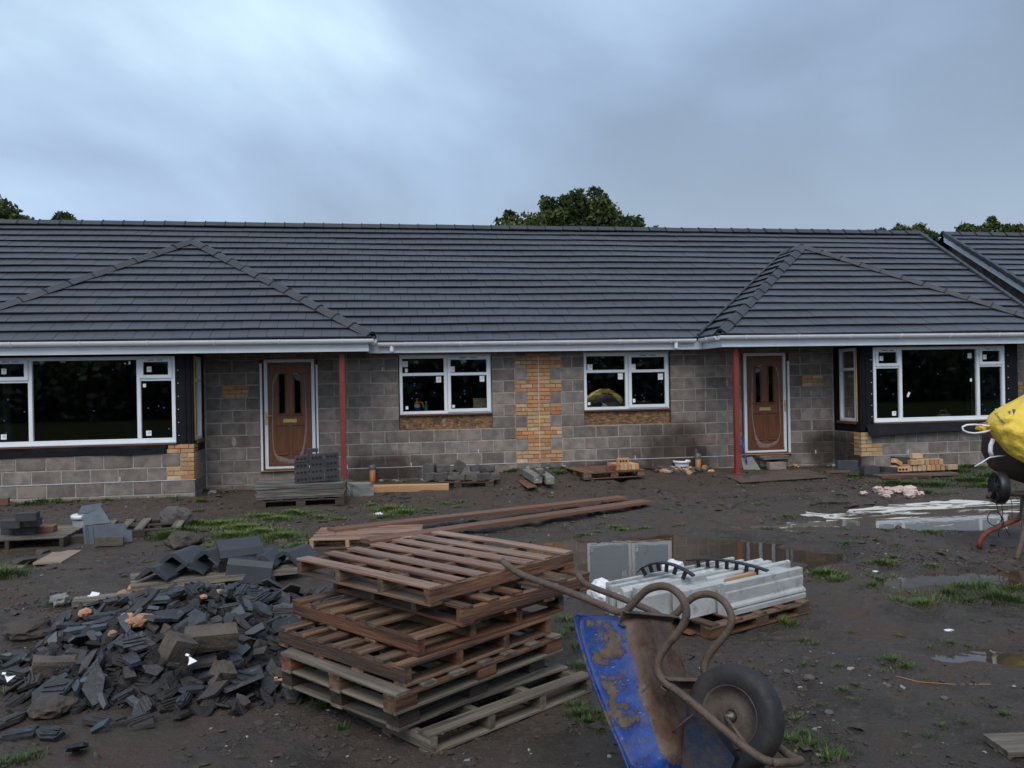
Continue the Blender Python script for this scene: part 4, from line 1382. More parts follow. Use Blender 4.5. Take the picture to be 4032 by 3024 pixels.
P = sky_pt(140, 480, 21)
tp = [(tuple(sky_pt(px, py, 21) - np.array([0, 0, r_ * .3])), r_) for px, py, r_ in ((136, 470, .32), (145, 475, .3), (125, 478, .25))]
tree('wisp of leaves above the ridge near the left hip', P[0], 21, 7.4, .9, 2600, 8, 6, size=.1, top=tp)
for lab, pts, sd_ in (('small sprigs of a tree above the ridge at right', ((1890, 498, .3), (1905, 496, .28), (1875, 500, .2)), 8),
                      ('bushy tree top at the right end of the long ridge', ((1945, 488, .5), (1968, 494, .6), (1990, 496, .55), (1985, 484, .35), (2005, 502, .6), (1952, 500, .7), (1990, 508, .6)), 9),
                      ('tree top over the neighbouring ridge with a pointed leader', ((2085, 486, .5), (2110, 492, .5), (2142, 478, .45), (2145, 490, .6), (2170, 488, .5), (2195, 488, .55), (2142, 468, .25), (2120, 496, .5)), 10)):
    cx_ = sum(p[0] for p in pts) / len(pts)
    P = sky_pt(cx_, 500, 22)
    tp = [(tuple(sky_pt(px, py, 22) - np.array([0, 0, r_ * .55])), r_ * .72) for px, py, r_ in pts]
    tree(lab, P[0], 22, 7.0, 1.2, 5000, 8, sd_, size=.10, top=tp)
# unseen hedge added behind the camera to darken what the windows mirror
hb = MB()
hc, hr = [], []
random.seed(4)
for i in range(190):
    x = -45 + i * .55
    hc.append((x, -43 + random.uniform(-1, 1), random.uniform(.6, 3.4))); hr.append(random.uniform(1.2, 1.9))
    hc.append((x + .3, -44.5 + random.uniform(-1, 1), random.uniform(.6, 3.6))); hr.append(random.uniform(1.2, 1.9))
hd = leafmesh('hedge', hc, hr, 110000, .34, 'hedge_leaves_dark', None)
tag(hd, 'long dark hedge added behind the photographer for the windows to mirror', 'hedge', kind='stuff')

# ================================================================== foreground things
random.seed(21)
def at(x, y, depth):
    """pixel of the 2212-wide view at a known distance"""
    return Vector(CAM + ray(x * DS, y * DS) * depth)
def onplane(x, y, o, n):
    d = Vector(ray(x * DS, y * DS)); c = Vector(CAM)
    return c + d * ((Vector(o) - c).dot(n) / d.dot(n))
def g3(x, y, up=0.0):
    return Vector(G(x, y, up))
def ground_at(x, y):
    return float(gh(x, y))
VIEW = Vector(_fw); RIGHT = Vector(_r); UP = Vector((0, 0, 1))

# ---- pallets
_bm = {}
def plank_mesh(l, w, t, mat, name='board', ch=.003):
    k = (round(l, 3), round(w, 3), round(t, 3), mat)
    if k not in _bm:
        b = MB(); n = 4
        # a sawn board, a little bowed
        bow, tw = random.uniform(-.003, .003), random.uniform(-.004, .004)
        hx, hy, hz = l / 2, w / 2, t / 2
        vs, fs = [], []
        for i in range(n + 1):
            x = -hx + l * i / n
            dz = bow * (1 - (2 * i / n - 1) ** 2)
            for (y, z) in ((-hy, -hz + ch), (-hy + ch, -hz), (hy - ch, -hz), (hy, -hz + ch), (hy, hz - ch), (hy - ch, hz), (-hy + ch, hz), (-hy, hz - ch)):
                vs.append((x + (random.uniform(-.002, .002) if i in (0, n) else 0), y + tw * (i / n - .5), z + dz))
        for i in range(n):
            for q in range(8):
                fs.append((i * 8 + q, (i + 1) * 8 + q, (i + 1) * 8 + (q + 1) % 8, i * 8 + (q + 1) % 8))
        fs += [tuple(range(8)), tuple(range(n * 8, n * 8 + 8))[::-1]]
        _bm[k] = b.add(vs, [f[::-1] for f in fs]).mesh(name, mat)
    return _bm[k]
def put(name, l, w, t, mat, parent, c, rz=0.0, tilt=0.0, j=.006):
    o = link(name, plank_mesh(l, w, t, mat, name), parent, False)
    setloc(o, c, (random.uniform(-j, j), tilt, rz + random.uniform(-j, j)))
    return o
def pallet(label, loc, rotz, wx, wy, h, mode, mats, nb=7, bw=.088, group=None, rot=None, nst=4, missing=(), bt=.017):
    """mode X: bearers along x, deck boards along y; Y: the other way; B: nine blocks"""
    top, mid, bot = mats
    t = thing('pallet', label, 'pallet', loc, rotz, group, rot)
    H = math.pi / 2
    sw, sh = .042, h - 2 * bt
    L, Wd = (wx, wy) if mode in 'XB' else (wy, wx)   # L along the bearers
    def P(a, b, z):                                   # a along bearers, b across
        return (a, b, z) if mode in 'XB' else (b, a, z)
    ra = 0 if mode in 'XB' else H
    if mode == 'B':
        for a in (.07, L / 2, L - .07):
            for b in (.05, Wd / 2, Wd - .05):
                put('block', .135, .095, sh - bt, mid, t, P(a, b, bt + (sh - bt) / 2), ra)
        for b in (.05, Wd / 2, Wd - .05):
            put('bottom_board', L, .095, bt, bot, t, P(L / 2, b, bt / 2), ra)
            put('stringer_board', L, .095, bt, mid, t, P(L / 2, b, h - bt * 1.5), ra)
        for a in (.06, L - .06):
            put('bottom_board', Wd - .2, .095, bt - .002, bot, t, P(a, Wd / 2, bt / 2), ra + H)
    else:
        for k in range(nst):
            b = sw / 2 + .002 + (Wd - sw - .004) * k / (nst - 1)
            put('stringer', L, sw, sh, mid, t, P(L / 2, b, h / 2), ra)
        for k in range(4):
            a = bw / 2 + (L - bw) * k / 3
            put('bottom_board', Wd, bw, bt, bot, t, P(a, Wd / 2, bt / 2), ra + H)
    for k in range(nb):
        if k in missing:
            continue
        a = bw / 2 + (L - bw) * k / (nb - 1)
        o = put('deck_board', Wd, bw * random.uniform(.9, 1.05), bt, top, t, P(a + (random.uniform(-.012, .012) if 0 < k < nb - 1 else 0), Wd / 2, h - bt / 2), ra + H, j=.012)
    return t
A0 = math.atan2(.617, .787)
ph = .104
WB, WG = ('wood_top_lit', 'wood_wet', 'wood_wet'), ('wood_grey', 'wood_grey', 'wood_grey')
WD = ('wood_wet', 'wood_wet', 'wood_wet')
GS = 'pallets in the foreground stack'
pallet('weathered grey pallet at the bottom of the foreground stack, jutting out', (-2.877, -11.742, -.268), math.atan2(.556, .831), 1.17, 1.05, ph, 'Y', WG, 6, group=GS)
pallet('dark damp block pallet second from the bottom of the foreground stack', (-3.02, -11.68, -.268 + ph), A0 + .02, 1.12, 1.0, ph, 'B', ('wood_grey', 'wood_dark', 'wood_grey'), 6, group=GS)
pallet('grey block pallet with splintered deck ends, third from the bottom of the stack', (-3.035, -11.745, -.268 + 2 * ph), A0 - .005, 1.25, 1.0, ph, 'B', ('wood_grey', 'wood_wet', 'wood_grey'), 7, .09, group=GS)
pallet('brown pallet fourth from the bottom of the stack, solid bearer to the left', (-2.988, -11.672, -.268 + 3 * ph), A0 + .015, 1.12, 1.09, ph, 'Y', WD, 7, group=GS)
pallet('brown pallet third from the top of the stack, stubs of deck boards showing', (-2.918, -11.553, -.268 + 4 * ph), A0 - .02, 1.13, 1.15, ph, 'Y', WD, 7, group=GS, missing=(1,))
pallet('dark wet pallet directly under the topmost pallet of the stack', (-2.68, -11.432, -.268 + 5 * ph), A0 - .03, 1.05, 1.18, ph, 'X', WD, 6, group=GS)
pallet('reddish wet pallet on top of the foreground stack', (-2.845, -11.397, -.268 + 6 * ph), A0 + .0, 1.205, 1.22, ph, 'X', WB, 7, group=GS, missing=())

# ---- the pallet and long planks behind the stack
p1 = g3(665, 1185)
pallet('light brown pallet lying under the left end of the long planks', (p1.x + .02, p1.y - .05, p1.z - .005), -.10, 1.2, .8, .11, 'Y', ('wood_top_lit', 'wood_pale', 'wood_wet'), 6)
for k, (a, b, w, lab) in enumerate((((715, 1142), (1345, 1072), .20, 'long red brown plank lying across the mud, the farther of two'), ((790, 1165), (1397, 1080), .21, 'long red brown plank lying across the mud, the nearer of two'))):
    zt = -.27 + .155 - .02 * k
    A = Vector(PZ(a[0], a[1], zt)); B = Vector(PZ(b[0], b[1], -.27 + .075))
    d = B - A; L = d.length
    o = link('plank', plank_mesh(L, w, .045, 'wood_plank', 'plank'), None)
    d.normalize(); y = UP.cross(d).normalized()
    setloc(o, (A + B) / 2 - Vector((0, 0, .02)), Matrix((d, y, d.cross(y))).transposed().to_quaternion())
    tag(o, lab, 'plank', 'long planks')
# bearer that keeps the far ends off the mud
q = g3(1300, 1098); o = link('timber_offcut', plank_mesh(.55, .09, .07, 'wood_dark', 'timber_offcut'), None); setloc(o, (q.x, q.y + .15, q.z + .035), (0, 0, 1.1)); tag(o, 'dark timber offcut propping the far ends of the long planks', 'timber')

# ---- wheelbarrow, standing on its nose
def barrow():
    O = at(1340, 1325, 3.62)
    lv = at(1480, 1450, 3.7) - Vector(CAM); lv.z = 0; lv.normalize(); lr = lv.cross(UP)
    A = (lr * .50 + lv * .80 - UP * .27).normalized()       # axle direction, near side to far side
    def S(x, y, off=0.0):
        return onplane(x, y, O, A) + A * off
    base = S(1470, 1668)
    t = thing('wheelbarrow', 'upended blue wheelbarrow caked in mud, leaning by the pallets', 'wheelbarrow', (base.x, base.y, ground_at(base.x, base.y)))
    SEP = .38
    prof = [(1085, 1211), (1100, 1224), (1130, 1243), (1200, 1268), (1290, 1303), (1325, 1319), (1345, 1322), (1362, 1310), (1383, 1287), (1402, 1272), (1428, 1266), (1452, 1272), (1472, 1290), (1483, 1318),
            (1478, 1345), (1460, 1372), (1440, 1395), (1424, 1422), (1420, 1446), (1432, 1472), (1462, 1497), (1500, 1530), (1545, 1572), (1592, 1614), (1625, 1640), (1648, 1650)]
    b = MB()
    def smooth(pts, k=3):
        out = []
        n = len(pts)
        for i in range(n - 1):
            p0, p1, p2, p3 = pts[max(i - 1, 0)], pts[i], pts[i + 1], pts[min(i + 2, n - 1)]
            for s in range(k):
                u = s / k
                out.append(.5 * ((2 * p1) + (p2 - p0) * u + (2 * p0 - 5 * p1 + 4 * p2 - p3) * u * u + (3 * p1 - p0 - 3 * p2 + p3) * u ** 3))
        out.append(pts[-1])
        return out
    near = smooth([S(x, y) for x, y in prof])
    far = smooth([S(x, y, SEP) for x, y in prof])
    rr = .0165
    for pts, nm in ((near, 'near'), (far, 'far')):
        # the two sides draw together towards the wheel
        q = []
        n = len(pts)
        for i, p in enumerate(pts):
            u = max(0, (i / n - .72) / .28)
            sh = .085 * u
            spl = max(0, 1 - i / (n * .2)) * .24 if nm == 'far' else 0   # the grips splay apart
            q.append(p + A * ((sh if nm == 'near' else -sh) + spl))
        m_ = MB(); m_.tube(q, rr, 10)
        m_.build('frame_tube', 'steel_mud', t, True)
        if nm == 'near':
            e1 = q[-1]; n1 = q
        else:
            e2 = q[-1]; f1 = q
    # nose loop round the wheel
    mid = (e1 + e2) / 2 + (S(1672, 1652) - S(1648, 1650))
    m_ = MB(); m_.tube(smooth([e1, e1 * .5 + mid * .5 + A * -.03, mid, e2 * .5 + mid * .5 + A * .03, e2], 4), rr, 10); m_.build('nose_bar', 'steel_mud', t, True)
    # cross braces
    def brace(pa, pb, w, name):
        d = (pb - pa).normalized(); z = d.cross(VIEW).normalized(); y = z.cross(d)
        q_ = MB()
        rot = Matrix((d, y, z)).transposed()
        c_ = (pa + pb) / 2; l = (pb - pa).length
        q_.box(c_, (l, .006, w), rot, .001); q_.box(c_ + rot @ Vector((0, -.014, w / 2)), (l, .03, .005), rot, .001); q_.box(c_ + rot @ Vector((0, -.014, -w / 2)), (l, .03, .005), rot, .001)
        q_.build(name, 'steel_mud', t)
    brace(S(1346, 1333, -.02), S(1352, 1330, SEP), .06, 'cross_brace')
    brace(S(1432, 1474, .0), S(1432, 1474, SEP), .045, 'cross_brace')
    # tray: rim and floor outlines in the side plane
    rim = [(1268, 1330), (1266, 1350), (1292, 1440), (1327, 1530), (1362, 1610), (1400, 1690), (1425, 1712)]
    floor_ = [(1350, 1330), (1360, 1338), (1374, 1405), (1388, 1470), (1408, 1545), (1430, 1610), (1446, 1640)]
    ns = 7
    U_ = 10
    rows = []
    mudv, barev = [], []
    vs, fs = [], []
    # closed cross-section loops from rear to nose: near rim -> floor -> far rim
    for i in range(ns):
        rn = S(*rim[i], -.06); rf = S(*rim[i], SEP + .06)
        fn = S(*floor_[i], .02); ff = S(*floor_[i], SEP - .02)
        pinch = .10 if i == ns - 1 else 0
        rn += A * pinch; rf -= A * pinch
        mid1 = rn.lerp(fn, .93) ; mid2 = rf.lerp(ff, .93)
        sec = [rn - (fn - rn).normalized() * 0.0 + A * -.018, rn] + [rn.lerp(fn, k) + A * (-.012 * math.sin(math.pi * k)) for k in (.2, .4, .6, .8, .92)] + [fn.lerp(ff, k) + (fn - rn).normalized() * .012 for k in (.05, .25, .5, .75, .95)] + [rf.lerp(ff, k) for k in (.92, .6, .3)] + [rf]
        rows.append(sec)
    wcen = S(1420, 1500, SEP / 2)
    # rear end wall of the tray
    m0 = len(rows[0])
    for i, sec in enumerate(rows):
        for k, p in enumerate(sec):
            # dents and twists from years of use
            vs.append(p + A * (.010 * mnoise.noise(p * 9)) + (p - wcen).normalized() * (.012 * mnoise.noise(p * 6 + Vector((3, 1, 2)))))
            kk_ = k / (m0 - 1)
            mudv.append((.06 if (i in (1, 2, 3, 4) and k in (2, 3, 4)) else -.01) + (.03 if 4 < i else 0) + (-.06 if k <= 1 else 0) + (-.05 if i == 0 else 0))
            barev.append(.46 if k >= 6 else (.22 if k == 5 else -.3))
    for i in range(ns - 1):
        for k in range(m0 - 1):
            fs.append((i * m0 + k, i * m0 + k + 1, (i + 1) * m0 + k + 1, (i + 1) * m0 + k))
    # caps: rear wall and nose wall
    fs.append(tuple(range(1, m0))[::-1])
    fs.append(tuple(range((ns - 1) * m0 + 1, ns * m0)))
    tr = MB().add(vs, fs)
    me_ = tr.mesh('tray', 'barrow_paint', True)
    for nm, val in (('mud', mudv), ('bare', barev)):
        a_ = me_.attributes.new(nm, 'FLOAT', 'POINT'); a_.data.foreach_set('value', np.array(val, np.float32))
    o = link('tray', me_, t)
    sb_ = o.modifiers.new('soft', 'SUBSURF'); sb_.levels = 2; sb_.render_levels = 2
    so = o.modifiers.new('thickness', 'SOLIDIFY'); so.thickness = .003
    # rolled rim
    m_ = MB(); m_.tube(smooth([rows[i][0] for i in range(ns)], 4), .007, 8); m_.tube(smooth([rows[i][-1] for i in range(ns)], 4), .007, 8)
    m_.tube([rows[0][0], rows[0][-1]], .007, 8)
    m_.build('rolled_rim', 'barrow_paint', o, True, False)
    # plate for the tray front, its shadow put into the navy colour
    q_ = MB(); pl = [S(1452, 1545, .10), S(1500, 1560, .10), S(1560, 1640, .10), S(1540, 1690, .10), S(1440, 1690, .10)]
    q_.add(pl + [p + A * .30 for p in pl], [tuple(range(5)), tuple(range(5, 10))[::-1]] + [(i, (i + 1) % 5, 5 + (i + 1) % 5, 5 + i) for i in range(5)])
    q_.build('nose_plate', 'barrow_shaded', t)
    # wheel
    wc = S(1586, 1548, SEP / 2)
    # the wheel's own centre lies on the axle half way between the tubes
    wc = onplane(1586, 1548, O + A * (SEP / 2), A)
    z = A; x = z.orthogonal().normalized(); y = z.cross(x)
    mw = Matrix.Translation(wc) @ Matrix((x, y, z)).transposed().to_4x4()
    R_ = .203
    w = thing_part('wheel', t)
    prof_t = [(R_ * .56, -.034), (R_ * .64, -.050), (R_ * .80, -.052), (R_ * .92, -.052), (R_ * .985, -.028), (R_, -.008), (R_, .008), (R_ * .985, .028), (R_ * .92, .052), (R_ * .80, .052), (R_ * .64, .050), (R_ * .56, .034)]
    b = MB(); b.lathe(prof_t, 48, mw, True); b2 = MB()
    ty = b.build('wheel', 'tyre', t, True)
    b = MB(); b.lathe([(.022, -.020), (.03, -.034), (.055, -.022), (.085, -.016), (.10, -.026), (R_ * .56, -.040), (R_ * .60, -.050), (R_ * .60, -.036), (R_ * .56, .036), (.09, .020), (.022, .020)], 40, mw)
    b.build('rim', 'rim', ty, True, False)
    b = MB(); b.lathe([(0, -.07), (.010, -.07), (.010, -.045), (.02, -.045), (.022, -.02), (.024, .05), (.012, .05), (.012, .075), (0, .075)], 14, mw)
    b.build('axle', 'hub', ty, True, False)
    # axle bracket and thin stay
    q_ = MB(); hb_ = mw @ Vector((0, 0, -.07)); q_.tube([hb_, n1[int(len(n1) * .93)]], .008, 8); q_.tube([mw @ Vector((0, 0, .07)), f1[int(len(f1) * .93)]], .008, 8)
    q_.tube([S(1390, 1612, .1), S(1455, 1560, .08), S(1500, 1530, .05)], .004, 6)
    q_.build('stay', 'steel_mud', t, True)
def thing_part(name, parent):
    return None
barrow()

# ---- stack of concrete sills
SA = math.radians(25)
eS = Vector((math.cos(SA), math.sin(SA), 0)); eP = Vector((-math.sin(SA), math.cos(SA), 0))
so_ = Vector((-.665, -10.17, -.268))
pallet('low orange brown pallet carrying the pale concrete sills', so_ - eS * .25 - eP * .06, SA, 1.08, .95, .100, 'B', ('wood_wet', 'wood_wet', 'wood_wet'), 5)
def sill(s0, L, p0, prof, lab, z=-.168, tw=0.0):
    b = MB()
    n = len(prof)
    vs = [eS * 0 + Vector((0, p, q)) for p, q in prof] + [Vector((L, p, q)) for p, q in prof]
    b.add(vs, [tuple(range(n)), tuple(range(n, 2 * n))[::-1]] + [(i, n + i, n + (i + 1) % n, (i + 1) % n) for i in range(n)])
    o = b.build('concrete_sill', 'sill_stone')
    bv = o.modifiers.new('edge', 'BEVEL'); bv.width = .005; bv.segments = 2; bv.limit_method = 'ANGLE'
    setloc(o, so_ + eS * s0 + eP * p0 + Vector((0, 0, z + .268)), (random.uniform(-.01, .01), 0, SA + tw))
    tag(o, lab, 'sill', 'concrete sills on the pallet')
pN = [(0, 0), (-.004, .038), (.006, .041), (.006, .050), (-.004, .053), (.0, .072), (.022, .085), (.018, .165), (.024, .172), (.020, .228), (.070, .232), (.074, .205), (.105, .2), (.105, 0)]
sill(0, .87, 0, pN, 'nearest pale concrete sill of the stack, moulded face to the front')
sill(-.30, 1.15, .132, [(0, 0), (0, .205), (.10, .205), (.118, .19), (.118, 0)], 'plain ended concrete sill second from the front of the stack', tw=.01)
sill(-.55, 1.45, .300, [(0, 0), (0, .165), (.02, .18), (.045, .18), (.05, .225), (.095, .225), (.10, 0)], 'stepped concrete sill in the middle of the stack', tw=-.01)
sill(-.60, 1.55, .425, [(0, 0), (0, .19), (.025, .215), (.045, .215), (.047, .17), (.080, .17), (.080, 0)], 'narrow concrete sill, second from the back of the stack', tw=.015)
sill(-.62, 1.42, .53, [(0, 0), (0, .215), (.035, .215), (.04, 0)], 'thin concrete sill strip next to the back of the stack', tw=.0)
sill(-.60, 1.38, .60, [(0, 0), (0, .225), (.028, .225), (.032, 0)], 'thinnest concrete strip at the very back of the stack', tw=.01)
sill(.05, .95, .235, [(0, .0), (0, .225), (.025, .235), (.03, 0)], 'thin slip of concrete wedged beside the second sill', tw=.0)
def comb(pts, teeth, lab):
    b = MB()
    P_ = [Vector(p) for p in pts]
    side = eP * .5 + UP * .2
    vs, fs = [], []
    n = len(P_)
    for i, p in enumerate(P_):
        d = (P_[min(i + 1, n - 1)] - P_[max(i - 1, 0)]).normalized()
        wv = d.cross(UP).normalized() * .028
        vs += [p - wv, p + wv, p + wv + UP * .010, p - wv + UP * .010]
    for i in range(n - 1):
        for k in range(4):
            fs.append((i * 4 + k, i * 4 + (k + 1) % 4, (i + 1) * 4 + (k + 1) % 4, (i + 1) * 4 + k))
    fs += [(3, 2, 1, 0), tuple(range((n - 1) * 4, n * 4))]
    b.add(vs, fs)
    o = b.build('plastic_strip', 'plastic_black')
    tag(o, lab, 'plastic strip', 'black strips on the sills')
    for k in range(teeth):
        u = .16 + .72 * k / (teeth - 1)
        i = int(u * (n - 1)); f_ = u * (n - 1) - i
        p = P_[i].lerp(P_[min(i + 1, n - 1)], f_)
        d = (P_[min(i + 1, n - 1)] - P_[i]).normalized(); wv = d.cross(UP).normalized()
        q = MB(); rot = Matrix((d, wv, d.cross(wv))).transposed()
        q.box(p + wv * .026 - UP * .022, (.030, .010, .065), rot, .002)
        q.build('tooth', 'plastic_black', o)
def arc(a, b, m, n=12):
    a, b, m = Vector(a), Vector(b), Vector(m)
    return [(1 - u) ** 2 * a + 2 * u * (1 - u) * m + u * u * b for u in (i / (n - 1) for i in range(n))]
zs = lambda x, y: ((2380 + .3888 * x) / DS, (2120 + .3888 * y) / DS)
tz = .062
a_ = Vector(PZ(*zs(330, 350), tz + .005)); b_ = Vector(PZ(*zs(905, 385), tz + .02)); c_ = (a_ + b_) / 2 + UP * .16 + eP * .05
comb(arc(a_, b_, c_), 6, 'black toothed plastic strip arching over the near end of the sills')
a_ = Vector(PZ(*zs(840, 225), tz + .02)); b_ = Vector(PZ(*zs(1655, 335), tz + .01)); c_ = (a_ + b_) / 2 + UP * .07
comb(arc(a_, b_, c_), 7, 'black toothed plastic strip lying flat along the far half of the sills')
# pale wedge of wood between the sills
A = Vector(PZ(*zs(1210, 415), tz - .004)); B = Vector(PZ(*zs(1515, 335), tz))
b = MB(); d = B - A; y = UP.cross(d).normalized()
b.add([A, B - y * .03, B + y * .03, A + UP * -.03, B - y * .03 - UP * .03, B + y * .03 - UP * .03], [(0, 1, 2), (3, 5, 4), (0, 3, 4, 1), (1, 4, 5, 2), (2, 5, 3, 0)])
tag(b.build('wood_wedge', 'wood_pale'), 'pale orange wood wedge tucked between the concrete sills', 'wedge')
def crumple(name, c, r, mat, lab, cat, n=5, sq=.8, amp=.35, seed=0, parent=None, group=None, rot=0.0, sc=(1, 1, 1), cut=None):
    bm = bmesh.new()
    bmesh.ops.create_icosphere(bm, subdivisions=n if n < 5 else 3, radius=1)
    for v in bm.verts:
        p = v.co.normalized()
        k = 1 + amp * (mnoise.noise(p * 1.7 + Vector((seed, seed * 2.1, 3))) + .6 * mnoise.noise(p * 4.1 + Vector((seed, 1, seed))))
        v.co = Vector((p.x * sc[0], p.y * sc[1], p.z * sc[2] * sq)) * k * r
        if cut is not None and v.co.z < cut:
            v.co.z = cut
    me_ = bpy.data.meshes.new(name); bm.to_mesh(me_); bm.free()
    me_.materials.append(MATS[mat])
    o = link(name, me_, parent)
    setloc(o, c, (0, 0, rot))
    if lab:
        tag(o, lab, cat, group)
    return o
q = g3(1298, 1318)
crumple('plastic_bag', (q.x + .06, q.y + .18, q.z + .085), .14, 'plastic_sheet', 'crumpled white plastic bag at the left end of the sills', 'bag', 3, .8, .22, 3, sc=(.8, 1, 1), cut=-.1)
q = Vector(PZ(*zs(760, 262), .0))
crumple('plastic_bag', (q.x, q.y + .16, -.10), .13, 'plastic_sheet', 'white plastic bag peeping out behind the sills', 'bag', 3, .8, .22, 7, sc=(.8, .7, 1))
q = g3(1487, 1370); crumple('dead_leaf', (q.x, q.y, q.z + .015), .05, 'sill_brown', 'dead brown leaf on the mud below the sills', 'leaf', 3, .25, .5, 2)

# ---- cement mixer with the yellow bag
def mixer():
    dp = 8.7
    VIEW = (at(2150, 1000, 1) - Vector(CAM)); VIEW.z = 0; VIEW.normalize(); RIGHT = VIEW.cross(UP)
    base = at(2225, 1175, dp); base.z = ground_at(base.x, base.y)
    t = thing('cement_mixer', 'dirty orange cement mixer standing by the pale puddle at right', 'cement mixer', base)
    c = at(2228, 956, dp)
    ax = (RIGHT * .30 + UP * .92 - VIEW * .12).normalized()
    x = ax.orthogonal().normalized(); y = ax.cross(x)
    mw = Matrix.Translation(c) @ Matrix((x, y, ax)).transposed().to_4x4()
    b = MB(); b.lathe([(0, -.40), (.15, -.405), (.30, -.36), (.41, -.23), (.45, -.06), (.45, .03), (.40, .14), (.30, .26), (.24, .31), (.225, .31), (.28, .26), (.37, .13), (.41, 0)], 40, mw)
    dr = b.build('drum', 'mixer_drum', t, True)
    b = MB(); b.lathe([(.245, .30), (.26, .305), (.26, .33), (.24, .335), (.225, .32)], 40, mw, True); b.build('mouth_ring', 'mixer_orange', dr, True, False)
    b = MB(); b.lathe([(.452, -.04), (.462, -.035), (.462, .0), (.452, .005)], 40, mw, True); b.build('drum_band', 'mixer_orange', dr, True, False)
    # belt guard disc
    c2 = at(2155, 1053, dp - .35)
    ax2 = (-RIGHT * .92 - VIEW * .38 + UP * .05).normalized(); x2 = ax2.orthogonal().normalized(); y2 = ax2.cross(x2)
    m2 = Matrix.Translation(c2) @ Matrix((x2, y2, ax2)).transposed().to_4x4()
    b = MB(); b.lathe([(0, .03), (.05, .035), (.055, .02), (.13, .024), (.140, .034), (.156, .03), (.16, .015), (.16, -.05), (.15, -.06), (0, -.06)], 36, m2); b.build('tilt_wheel', 'plastic_black', t, True)
    b = MB()
    for k in range(6):
        a = k * math.pi / 3
        b.box(m2 @ Vector((.085 * math.cos(a), .085 * math.sin(a), .026)), (.09, .016, .012), m2.to_3x3() @ Matrix.Rotation(a, 3, 'Z'), .002)
    b.build('spoke', 'plastic_black', t)
    # frame
    b = MB(); b.tube([c2, at(2185, 1066, dp - .2), at(2280, 1068, dp)], .03, 10); b.build('cross_beam', 'steel_mud', t, True)
    fo = at(2116, 1172, dp); fo.z = ground_at(fo.x, fo.y) + .02
    b = MB(); b.tube([fo + Vector((0, 0, -.02)), fo + Vector((0, .0, .05)), at(2124, 1157, dp), at(2137, 1147, dp), at(2177, 1130, dp), at(2200, 1121, dp), at(2209, 1106, dp), at(2211, 1060, dp)], .027, 10); b.build('leg', 'mixer_orange', t, True)
    f2 = at(2196, 1196, dp - .5); f2.z = ground_at(f2.x, f2.y)
    b = MB(); b.tube([f2, at(2212, 1150, dp - .3), at(2216, 1070, dp)], .03, 10); b.build('leg', 'steel_mud', t, True)
    f3 = at(2330, 1190, dp - .2); f3.z = ground_at(f3.x, f3.y)
    b = MB(); b.tube([f3, at(2290, 1120, dp - .1), at(2230, 1070, dp)], .03, 10); b.build('leg', 'mixer_orange', t, True)
    b = MB(); b.tube([at(2134, 1074, dp - .3), at(2143, 1064, dp - .25), at(2155, 1053, dp - .3)], .022, 8); b.build('handle_grip', 'mixer_orange', t, True)
    b = MB(); b.box(at(2300, 1010, dp), (.3, .3, .35), None, .03); b.build('motor_box', 'mixer_orange', t)
    # cable loops and a hook
    def cur(pts, r, nm, mt):
        q = MB(); q.tube([at(x_ + 86, y_, dp - .3) for x_, y_ in pts], r, 6); q.build(nm, mt, t, True)
    lp = [(2066, 1085), (2070, 1105), (2082, 1122)] + [(2062 + 15 * math.cos(a), 1120 + 15 * math.sin(a)) for a in np.linspace(0, 6.2, 20)] + [(2083, 1128), (2070, 1150), (2072, 1160)]
    cur(lp, .0045, 'cable', 'plastic_black')
    cur([(2078, 1086), (2080, 1110), (2078, 1128), (2090, 1148), (2096, 1158)], .0045, 'cable', 'plastic_black')
    cur([(2096, 1072), (2100, 1090), (2100, 1112)] + [(2097 + 4 * math.cos(a), 1118 + 5 * math.sin(a)) for a in np.linspace(-.6, 3.4, 9)], .004, 'hook', 'iron')
mixer()
